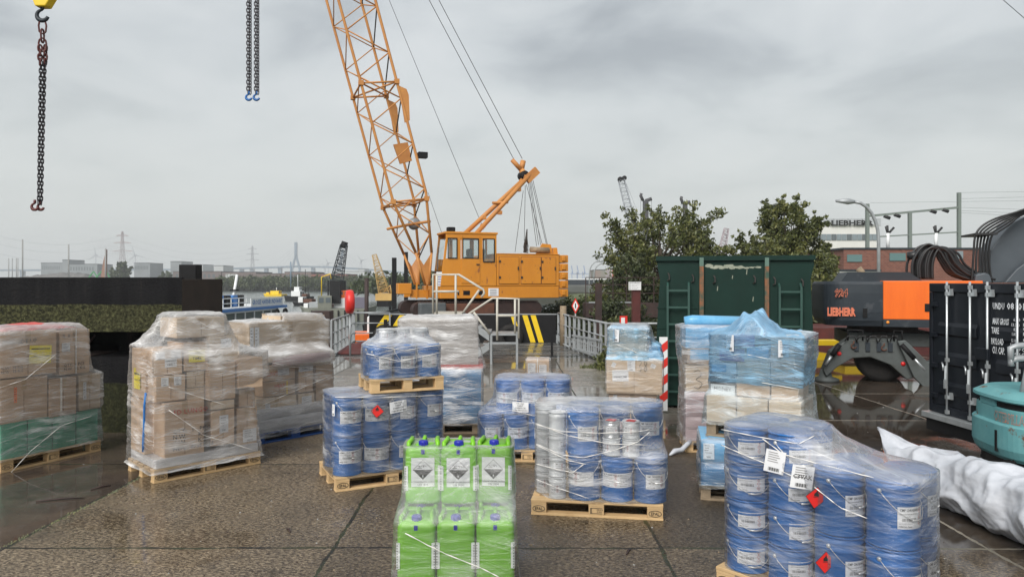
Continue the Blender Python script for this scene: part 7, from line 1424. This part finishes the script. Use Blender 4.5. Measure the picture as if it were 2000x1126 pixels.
# ---- E: green canisters
E = Load(-.775, 4.72, 1.0)
pallet(E, 'wooden pallet under the lime green canisters', wd=.8, dp=1.2, x=-.0, y=-.02, mk=False, brand='EPAL')
def canister(x, y, z, label, rz=0, lab=True):
    t = thing('plastic_canister', label, 'canister', E.w(x, y, z), E.a + R(rz), 'lime green canisters')
    wd, dp, h = .258, .285, .43; b = MB().mat(M['green_pl'])
    # waisted body as stacked rounded sections, sloping shoulders
    secs = [(0, .93), (.012, .985), (.03, 1), (h - .085, 1), (h - .06, .985), (h - .035, .90), (h - .022, .80)]; V = []; Fc = []; n = 32
    def rr_(k, s):
        t_ = 2 * pi * k / n; e = .28; cx = math.copysign(abs(math.cos(t_)) ** e, math.cos(t_)); sx_ = math.copysign(abs(math.sin(t_)) ** e, math.sin(t_)); return cx * wd / 2 * s, sx_ * dp / 2 * s
    for zz_, s in secs:
        for k in range(n): a, c = rr_(k, s); V.append((a, c, zz_))
    for i in range(len(secs) - 1):
        for k in range(n): Fc.append((i * n + k, i * n + (k + 1) % n, (i + 1) * n + (k + 1) % n, (i + 1) * n + k))
    Fc += [tuple(range(n))[::-1], tuple((len(secs) - 1) * n + k for k in range(n))]; b.add(V, Fc, True)
    b.tube([(-wd * .40, -.10, h - .05), (-wd * .40, -.10, h - .004), (-wd * .36, -.02, h - .004), (-wd * .36, .08, h - .008), (-wd * .38, .12, h - .05)], .016, 8)
    b.tube([(wd * .40, -.10, h - .05), (wd * .40, -.10, h - .004), (wd * .36, -.02, h - .004), (wd * .36, .08, h - .008), (wd * .38, .12, h - .05)], .016, 8)
    b.tube([(0, -.02, h - .03), (0, .0, h - .0), (0, .08, h - .0), (0, .12, h - .03)], .014, 8); b.build('canister_body', t)
    c = MB().mat(M['cap_blue']); c.lathe([(.026, h - .030), (.031, h - .028), (.031, h + .006), (.027, h + .010), (.001, h + .010)], c=(0, -.085, 0), n=20)
    for k in range(10): a = 2 * pi * k / 10; c.cbox((.031 * math.cos(a), -.085 + .031 * math.sin(a), h - .011), (.006, .006, .030))
    c.box(-.012, .012, -dp / 2 - .004, -dp / 2 + .01, h - .075, h - .045); c.build('cap', t)
    if lab:
        q = MB(); pm = lambda a, b_, d=0: (a, -dp / 2 - .003 - d, b_); q.mat(M['paper']).rect(pm, -.082, .125, .082, .33)
        s = .070; cz = .245; q.mat(M['ink']); ou = [(0, -s), (s, 0), (0, s), (-s, 0)]; inn = [(a * .95, b_ * .95) for a, b_ in ou]
        q.add([pm(a, cz + b_, .0008) for a, b_ in ou + inn], [(i, (i + 1) % 4, (i + 1) % 4 + 4, i + 4) for i in range(4)])
        q.poly(lambda a, b_: pm(a, cz + b_, .0008), [(-s * .94, 0), (0, -s * .94), (s * .94, 0)]); q.rect(lambda a, b_: pm(a, cz + b_, .0008), -.04, .010, -.006, .0135)
        ar = [(.004 + .016 * math.cos(k) * 1.3, .020 + .012 * math.sin(k)) for k in [i * pi / 8 for i in range(9)]]
        for (a, b_), (d, e) in zip(ar, ar[1:]): q.poly(lambda u, v: pm(u, cz + v, .0008), [(a, b_), (d, e), (d * .93, e * .93), (a * .93, b_ * .93)])
        q.mat(M['grey_ink'])
        for k in range(2): q.poly(lambda u, v: pm(u, cz + v, .001), [(-.03 + .03 * k, .03), (-.024 + .03 * k, .03), (-.02 + .03 * k, .018), (-.026 + .03 * k, .018)])
        q.mat(M['paper']).text('8', .022, lambda a, b_: pm(a, cz - .052 + b_, .0016), align='CENTER', bold=.02)
        q.mat(M['ink']).text('POTASSIUM HYDROXIDE, SOLUTION', .0135, lambda a, b_: pm(a, .154 + b_, .0008), align='CENTER', bold=.015, sx=.72)
        q.text('UN 1814', .020, lambda a, b_: pm(a, .133 + b_, .0008), align='CENTER', bold=.01); q.build('hazard_label', t)
    for sx_ in (-1, 1):
        q = MB().mat(M['paper']); X = sx_ * (wd / 2 - .012); q.box(X - .012, X + .012, -dp / 2 - .001, -dp / 2 + .012, .10, .27); q.mat(M['ink'])
        for k in range(9): q.box(X + .006 * sx_ - .003, X + .006 * sx_ + .003, -dp / 2 - .002, -dp / 2 + .004, .105 + k * .018, .114 + k * .018)
        q.build('edge_label', t)
    return t
for i in range(3):
    nm = ['left', 'middle', 'right'][i]
    canister(.135 + i * .264, .15, .145, f'lime green canister in the front lower row, {nm} one', lab=False)
    canister(.135 + i * .264, .445, .145, f'lime green canister under the upper row, {nm} one', lab=False)
    canister(.145 + i * .258, .455 + [.0, -.012, .008][i], .578, f'lime green canister with corrosive label in the upper row, {nm} one', rz=[2, -1, -5][i])
film(E, 'clear stretch film round the lime green canisters', [(.0, rect_pts(-.05, -.03, .84, .66, .04)), (.14, rect_pts(-.03, -.012, .816, .64, .05)), (.56, rect_pts(-.01, .0, .80, .60, .05)), (.615, rect_pts(.0, .06, .80, .60, .05)), (.72, rect_pts(.008, .29, .80, .605, .05)), (.985, rect_pts(.012, .305, .79, .605, .06))], (.4, .45), .975, dens=.52, seed=6, ease=.8, wr=.005, ropes=[[(792, 1040), (870, 1080), (940, 1108), (975, 1126)]], topfn=lambda x, y: .985)
# ---- F: mixed pails and tins, EPAL pallet in the middle
Fl = Load(.175, 6.58, -8.5)
pallet(Fl, 'pale new wooden pallet marked EPAL under the mixed pails and tins')
gF = 'blue pails of the mixed load'
for i, x in enumerate((.485, .787, 1.09)):
    nm = ['left', 'middle', 'right'][i]
    pail(['bigw', 'bigw', 'big'][i], Fl.w(x, .16, .1445), Fl.a + R([-25, 0, 22][i]), f'blue pail in bottom front row of the EPAL pallet, {nm} of three', gF)
    pail('big', Fl.w(x, .48, .1445), Fl.a + R(40), f'blue pail in bottom back row of the EPAL pallet, {nm} of three', gF)
    pail('big', Fl.w(x - .02, .50, .5555), Fl.a + R([-20, 5, 12][i]), f'blue pail in upper back row of the EPAL pallet, {nm} of three', gF)
pail('big', Fl.w(.47, .17, .5555), Fl.a + R(24), 'blue pail in the upper front beside the white tin columns', gF)
for (x, y, nm) in ((.10, .27, 'back'), (.235, .105, 'front'), (.11, .50, 'rear')):
    for k in range(4): pail('wht', Fl.w(x, y, .1445 + k * .2005), Fl.a + R(10 + 33 * k), f'white tin, {["bottom", "second", "third", "top"][k]} of the {nm} column left on the EPAL pallet', 'white tins in columns on the EPAL pallet')
for (x, m_, nm) in ((.735, 'tin', 'left'), (.915, 'can', 'right')):
    pail('can', Fl.w(x, .115, .5555), Fl.a + R(-20), f'small tin, lower of the {nm} pair standing before the blue pails', 'small tins before the blue pails')
    pail(m_, Fl.w(x, .115, .7160), Fl.a + R(5), f'small {"bare metal" if m_ == "tin" else "labelled"} tin with red lid sticker, top of the {nm} pair', 'small tins before the blue pails')
    t = thing('lid_sticker', f'red sticker on the lid of the {nm} small tin', 'sticker', Fl.w(x, .115, .8775), Fl.a); MB().mat(M['red']).slab([(-.05, -.02), (.03, -.045), (.05, .02), (-.02, .05)], -.006, -.001).build('sticker_face', t)
lo = cir((.485, .787, 1.09), (.16, .48), .152) + circ_pts([(.10, .27, .085), (.235, .105, .085), (.11, .5, .085)])
hi = cir((.47, .767, 1.07), (.50,), .152) + circ_pts([(.10, .27, .085), (.235, .105, .085), (.11, .5, .085), (.47, .17, .152), (.915, .115, .083)])
film(Fl, 'clear stretch film with twisted strands round the mixed pails and tins', [(.13, lo), (.56, lo), (.66, [(a * .5 + c_ * .5, b_) for (a, b_), c_ in zip(hi, [p[0] for p in hi])]), (.970, hi), (1.0, cir((.47, .767, 1.07), (.50,), .152) + circ_pts([(.11, .5, .08), (.10, .27, .07), (.47, .19, .14)]))], (.6, .33), 1.008, dens=.60, seed=7, ease=.75, wr=.006,
     ropes=[[(1047, 828), (1100, 842), (1170, 845), (1245, 842), (1268, 838)], [(1047, 826), (1110, 850), (1190, 866), (1262, 868)], [(1048, 866), (1100, 888), (1140, 893), (1200, 878), (1245, 862), (1268, 843)], [(1048, 868), (1110, 898), (1145, 906)], [(1048, 905), (1085, 915), (1120, 922)], [(1048, 935), (1090, 952), (1150, 972)], [(1140, 906), (1115, 925)]])
# ---- G: pails behind
G_ = Load(-.42, 8.52, -3)
pallet(G_, 'wooden pallet half hidden behind the canisters and the EPAL pallet', brand='EPAL')
gG = 'blue pails of the load behind the canisters'
for i in range(4):
    nm = ['leftmost', 'second', 'third', 'rightmost'][i]
    for j in range(2): pail('bigw' if i in (1, 2) else 'big', G_.w(.155 + i * .302, .165 + j * .40, .1445), G_.a + R(15 + i * 9), f'blue pail behind the canisters, bottom {"back" if j else "front"} row, {nm}', gG)
for i in range(3):
    for j in range(2): pail('bigw', G_.w(.36 + i * .302, .22 + j * .33, .5555), G_.a + R(-10 + i * 11), f'blue pail behind the canisters, upper {"back" if j else "front"} row, {["left", "middle", "right"][i]}', gG)
film(G_, 'blueish stretch film over the pails behind the canisters', [(.10, cir((.155, 1.061), (.165, .565))), (.56, cir((.155, 1.061), (.165, .565))), (.74, cir((.34, .98), (.20, .55), .158)), (.972, cir((.36, .964), (.22, .55)))], (.62, .38), .985, dens=.66, seed=8, ease=.65, wr=.007, tint=(.88, .93, 1), papers=[(1017, 794, .20, .12, 0, 'text', 'UN 1263\nPAINT\nOVERPACK/\nOVERVERPAKKING'), (1056, 801, .13, .13, 20, 'diamond', '')], ropes=[[(975, 775), (1030, 783), (1125, 775)], [(940, 808), (1000, 800), (1045, 812)]])
# ---- H: wrapped stack on blue rolls, behind D
H = Load(-1.62, 10.0, 4)
pallet(H, 'dark pallet under the blue wrapped bales', m='wood_old', mk=False)
for k in range(3): carton(H, .02, .01, .146 + k * .255, 1.17, .76, .25, f'blue wrapped bale behind the pails, {["bottom", "middle", "top"][k]} of three', 'blue wrapped bales', m='blue_bag', tape=0, name='wrapped_bale', cat='bale', bulge=.06)
carton(H, .0, .0, .92, 1.22, .8, .06, 'flat red brown board under the grey wrapped block', m='red_bag', tape=0, name='base_board', cat='board')
carton(H, .03, .02, .98, 1.12, .76, .66, 'large grey block wrapped in film on the blue bales', m='grey_pack', tape=0, name='wrapped_block', cat='pack', bulge=.02)
film(H, 'thick pale stretch film round the large grey block', [(.14, rect_pts(-.0, -.07, 1.21, .82)), (.90, rect_pts(-.0, -.07, 1.21, .82)), (.94, rect_pts(-.02, -.02, 1.25, .82)), (1.05, rect_pts(-.02, -.02, 1.21, .82)), (1.3, rect_pts(.02, .0, 1.15, .79)), (1.62, rect_pts(.02, .0, 1.13, .79))], (.58, .4), 1.66, dens=1.1, seed=9, wr=.012)
# ---- small parcel
Pc = Load(.25, 12.4, -3)
pallet(Pc, 'low pallet under the small taped parcel', wd=.6, dp=.5, m='wood_old', mk=False, x=-.06)
carton(Pc, -.06, .0, .145, .58, .48, .28, 'low pale wrapped case under the small taped parcel', m='white_pack', tape=0, marks=[('text', .35, .72, .7, .86, 'FRAGILE')])
carton(Pc, .0, .02, .43, .40, .36, .37, 'small brown parcel with two white labels and white tape', m='card', marks=[('paper', .06, .30, .40, .82), ('paper', .55, .22, .88, .74), ('strap', .46, 0, .50, 0)], tape=0)
film(Pc, 'thin stretch film round the small taped parcel', [(.15, rect_pts(-.12, -.03, .58, .50)), (.43, rect_pts(-.08, -.01, .54, .49)), (.52, rect_pts(-.01, .01, .43, .39)), (.79, rect_pts(-.01, .01, .42, .39))], (.2, .2), .81, dens=.6, seed=10, wr=.004)
# ---- I: two big cartons with blue poly on top
I_ = Load(1.345, 9.93, -12)
pallet(I_, 'low pallet under the two big cartons beside the green container', wd=.8, dp=.6, mk=False, z=0, m='wood_old', x=-.02)
carton(I_, .0, .03, .145, .66, .58, .45, 'big lower carton with up arrow beside the green container', m='card', marks=[('arrow', .82, .45, .9, .85), ('paper', .1, .78, .18, .96)])
carton(I_, -.03, -.02, .598, .77, .64, .48, 'big upper carton with handwritten 38 and white papers', m='card_light', marks=[('paper', .11, .36, .40, .69, 'HARVEST TIME', 2), ('paper', .38, .66, .52, .97), ('scrawl', .57, .66, .76, .97, '38'), ('paper', .10, .76, .17, .90, '', -25), ('paper', .79, .76, .88, .88, '', -28)])
carton(I_, .0, .05, 1.08, .53, .46, .40, 'tall box under a blue poly bag on the carton marked 38', m='card_light', tape=0)
carton(I_, .55, .08, 1.08, .16, .36, .18, 'small blue pack beside the bagged box on the carton marked 38', m='lblue_bag', tape=0, name='wrapped_pack', cat='pack', bulge=.01)
bag_lv = [(1.07, rect_pts(-.03, -.02, .74, .62)), (1.14, rect_pts(-.02, .0, .73, .56)), (1.28, rect_pts(-.01, .02, .70, .54)), (1.33, rect_pts(-.01, .02, .60, .53)), (1.40, rect_pts(-.01, .02, .555, .53)), (1.50, rect_pts(-.01, .02, .55, .53))]
film(I_, 'light blue poly sheet draped over the box on the carton marked 38', bag_lv, (.28, .28), 1.535, tint=(.42, .74, 1), dens=1.4, seed=11, wr=.02, ease=.7, name='poly_sheet', papers=[(1204, 655, .10, .17, 3, 'bar', '')])
film(I_, 'clear stretch film round the carton marked 38 and the one below', [(.12, rect_pts(-.02, .0, .74, .66)), (.2, rect_pts(-.0, .03, .72, .64)), (.58, rect_pts(.0, .02, .68, .62)), (.62, rect_pts(-.035, -.025, .745, .63)), (1.075, rect_pts(-.035, -.025, .745, .63)), (1.12, rect_pts(-.02, .0, .73, .56)), (1.50, rect_pts(-.02, .015, .57, .54))], (.3, .3), 1.55, dens=.55, seed=12, wr=.006, ease=.7, ropes=[[(1205, 672), (1235, 684), (1262, 697), (1285, 705)]], skirt=.03)
# ---- J: narrow stack marked 30
J = Load(2.19, 8.98, -6)
pallet(J, 'wooden pallet under the narrow stack marked 30', wd=.8, dp=.6, mk=False)
for k in range(4): carton(J, .0, .0, .146 + k * .155, .78, .58, .15, f'pale pink wrapped layer of the stack marked 30, {["bottom", "second", "third", "top"][k]} one', 'pale pink layers', m='pink_pack', tape=0, name='wrapped_layer', cat='pack', bulge=.02)
carton(J, .0, .0, .77, .78, .58, .33, 'carton with handwritten 30 in the narrow stack', m='card_light', marks=[('scrawl', .12, .1, .56, .82, '30')], tape=0)
carton(J, .02, .0, 1.11, .76, .58, .20, 'carton with purple and blue print above the one marked 30', m='card', marks=[('patch', .05, .3, .4, .95, 'lblue_bag'), ('patch', .55, .1, .95, .5, 'purple')], tape=0)
carton(J, .0, .0, 1.315, .78, .58, .26, 'light blue wrapped pack near the top of the narrow stack', m='lblue_bag', tape=0, name='wrapped_pack', cat='pack', bulge=.03)
t = thing('film_roll', 'light blue film roll lying on top of the narrow stack', 'roll', J.w(.02, .25, 1.64), J.a); MB().mat(M['lblue_bag']).tube([(0, 0, 0), (.1, 0, .01), (.8, .02, .0)], [.06, .07, .065], 16).build('roll_body', t)
film(J, 'milky stretch film round the narrow stack marked 30', [(.10, rect_pts(-.03, -.03, .82, .62)), (.72, rect_pts(-.01, -.02, .80, .6)), (.78, rect_pts(-.0, .0, .79, .6)), (1.08, rect_pts(-.01, -.01, .79, .6)), (1.2, rect_pts(-.04, -.03, .80, .6)), (1.58, rect_pts(-.05, -.03, .80, .6))], (.38, .3), 1.60, dens=.85, seed=13, wr=.009, tint=(.93, .96, 1))
t = thing('film_tail', 'loose tail of stretch film on the ground by the narrow stack', 'stretch film', (2.08, 8.86, .0))
MB().mat(M['sack']).tube([(-.14, -.10, .02), (-.06, -.02, .05), (.03, .0, .06), (.14, .1, .12), (.2, .15, .16)], [.012, .035, .03, .03, .02], 8).build('tail_body', t)
# ---- K: big wrapped boxes on blue bales
K = Load(1.935, 7.1, -33)
Kb = Load(1.86, 7.02, -12)
pallet(Kb, 'old wooden pallet under the two blue wrapped bales', wd=.8, dp=.6, m='wood_old', mk=False)
for k in range(2): carton(Kb, .0, .0, .146 + k * .235, .8, .6, .232, f'blue wrapped bale under the tall wrapped load, {["lower", "upper"][k]} one', 'blue bales beside the right pails', m=['blue_bag', 'lblue_bag'][k], tape=0, name='wrapped_bale', cat='bale', bulge=.04, marks=[('paper', .03, .15, .16, .82)] if k else ())
film(Kb, 'stretch film round the two blue wrapped bales beside the right pails', [(.13, rect_pts(-.01, -.05, .81, .61, .07)), (.35, rect_pts(-.01, -.06, .81, .61, .08)), (.385, rect_pts(.01, -.03, .79, .60, .08)), (.42, rect_pts(-.01, -.06, .81, .61, .08)), (.60, rect_pts(.0, -.05, .80, .60, .08))], (.4, .3), .614, dens=.7, seed=17, wr=.008, tint=(.85, .94, 1))
pallet(K, 'dark wooden pallet lifted onto the blue bales', wd=.9, dp=.62, z=.618, m='wood_old', mk=False)
gK = 'boxes of the tall wrapped load with blue poly'
for i in range(3): carton(K, .0 + i * .30, .0, .763, .298, .62, .265, f'plain carton at the base of the poly wrapped load, {["left", "middle", "right"][i]} of three', gK, m='card_light', tape=0)
K.box_px(1387, 729, 1436, 772, .03, .5, label='carton with dark honeycomb print and white waves above plain cartons', group=gK, m='white', marks=[('patch', .0, .5, 1, 1, 'ex_grey'), ('grey', .15, .2, .9, .42, 'HONEY')], tape=0)
K.box_px(1437, 737, 1504, 775, .03, .5, label='woven brown carton in the middle of the poly wrapped load', group=gK, m='card', tape=0)
K.box_px(1505, 745, 1560, 782, .03, .5, label='brown carton at the right end above plain cartons', group=gK, m='card', tape=0)
K.box_px(1390, 708, 1438, 728, .03, .5, label='white and blue carton in the middle of the poly wrapped load', group=gK, m='white', marks=[('patch', 0, .1, .6, .8, 'lblue_bag')], tape=0)
K.box_px(1439, 700, 1504, 735, .05, .5, label='tan carton with white corner under the purple ones', group=gK, m='card_light', tape=0)
K.box_px(1404, 679, 1455, 706, .05, .5, label='purple printed carton, second row from top of poly wrapped load', group=gK, m='card', marks=[('patch', .02, .05, .98, .95, 'purple')], tape=0)
K.box_px(1420, 650, 1475, 677, .05, .5, label='purple printed carton with white label in the top row', group=gK, m='card', marks=[('patch', .02, .05, .98, .95, 'purple')], tape=0)
K.box_px(1457, 679, 1502, 699, .06, .5, label='blue carton beside the purple ones in poly wrapped load', group=gK, m='lblue_bag', tape=0)
K.box_px(1504, 656, 1552, 742, .05, .5, label='tall grey carton at the right of the poly wrapped load', group=gK, m='card', tape=0)
film(K, 'light blue poly sheet gathered over the top right boxes', [(1.16, rect_pts(.03, .015, .90, .63)), (1.40, rect_pts(.04, .0, .92, .66)), (1.64, rect_pts(.03, -.01, .92, .66))], (.48, .32), 1.66, tint=(.40, .72, 1), dens=1.35, seed=14, wr=.012, name='poly_sheet', topfn=lambda x, y: 1.655 + .22 * math.exp(-((x - .42) ** 2 / .035 + (y - .18) ** 2 / .05)) * (1 + .5 * mnoise.noise(Vector((x * 9, y * 7, 5)))) + .04 * mnoise.noise(Vector((x * 14, y * 14, 1))))
film(K, 'clear stretch film round the tall poly wrapped load', [(.74, rect_pts(-.03, -.02, .93, .65)), (1.03, rect_pts(-.01, -.01, .91, .64)), (1.08, rect_pts(.02, .02, .90, .62)), (1.30, rect_pts(.02, .02, .90, .62)), (1.42, rect_pts(.03, .01, .93, .66)), (1.64, rect_pts(.05, .01, .93, .66))], (.46, .32), 1.66, dens=.85, seed=15, wr=.009, tint=(.86, .95, 1), papers=[(1429, 669, .10, .16, 0, 'bar', ''), (1529, 680, .11, .16, 0, 'bar', '')], ropes=[[(1395, 700), (1450, 690), (1500, 700), (1560, 712)], [(1400, 735), (1480, 745), (1562, 760)]])
# ---- L: pails, front right
Lr = Load(1.44, 5.03, -45.8)
pallet(Lr, 'wooden pallet under the blue pails at front right', brand='EPAL')
gL = 'blue pails at front right'
for i in range(2):
    for j in range(2):
        for k in range(4):
            pail('short', Lr.w(.16 + i * .31, .16 + j * .31, .1445 + k * .2505), Lr.a + R([38, 58][i] + j * 20 + (k % 2) * 2), f'short blue pail at front right, {["bottom", "second", "third", "top"][k]} of the {["left", "second"][i]} column, {"back" if j else "front"} row', gL)
for i in range(2):
    for j in range(2):
        for k in range(2): pail('big', Lr.w(.785 + i * .32, .17 + j * .32, .1445 + k * .4105), Lr.a + R([74, 66][i] + j * 30), f'large blue pail at front right, {["lower", "upper"][k]} of the {["third", "rightmost"][i]} column, {"back" if j else "front"} row', gL)
xs4 = circ_pts([(.16, .16, .15), (.16, .47, .15), (1.105, .17, .156), (1.105, .49, .156)])
film(Lr, 'clear stretch film slanting down over the blue pails at front right', [(.10, xs4), (.972, xs4), (.985, circ_pts([(.16, .16, .15), (.16, .47, .15), (1.05, .2, .14), (1.05, .46, .14)])), (1.01, circ_pts([(.16, .16, .15), (.16, .47, .15), (.78, .18, .15), (.78, .47, .15)])), (1.10, circ_pts([(.16, .16, .152), (.16, .47, .152), (.52, .18, .150), (.52, .46, .150)])), (1.152, circ_pts([(.16, .16, .148), (.16, .47, .148), (.47, .16, .14), (.47, .47, .14)]))], (.36, .32), 1.175, dens=.50, seed=16, wr=.006, ease=1,
     papers=[(1514, 900, .125, .15, 8, 'bar', ''), (1566, 930, .14, .15, 8, 'bar', '\nC3VAK\n'), (1592, 970, .14, .14, 10, 'diamond', ''), (1610, 1096, .14, .14, 4, 'diamond', '')],
     ropes=[[(1410, 838), (1480, 852), (1560, 866), (1590, 850)], [(1410, 868), (1460, 890), (1500, 906), (1560, 935)], [(1490, 856), (1530, 886), (1600, 905), (1700, 930)], [(1590, 950), (1640, 990), (1690, 1010)]])
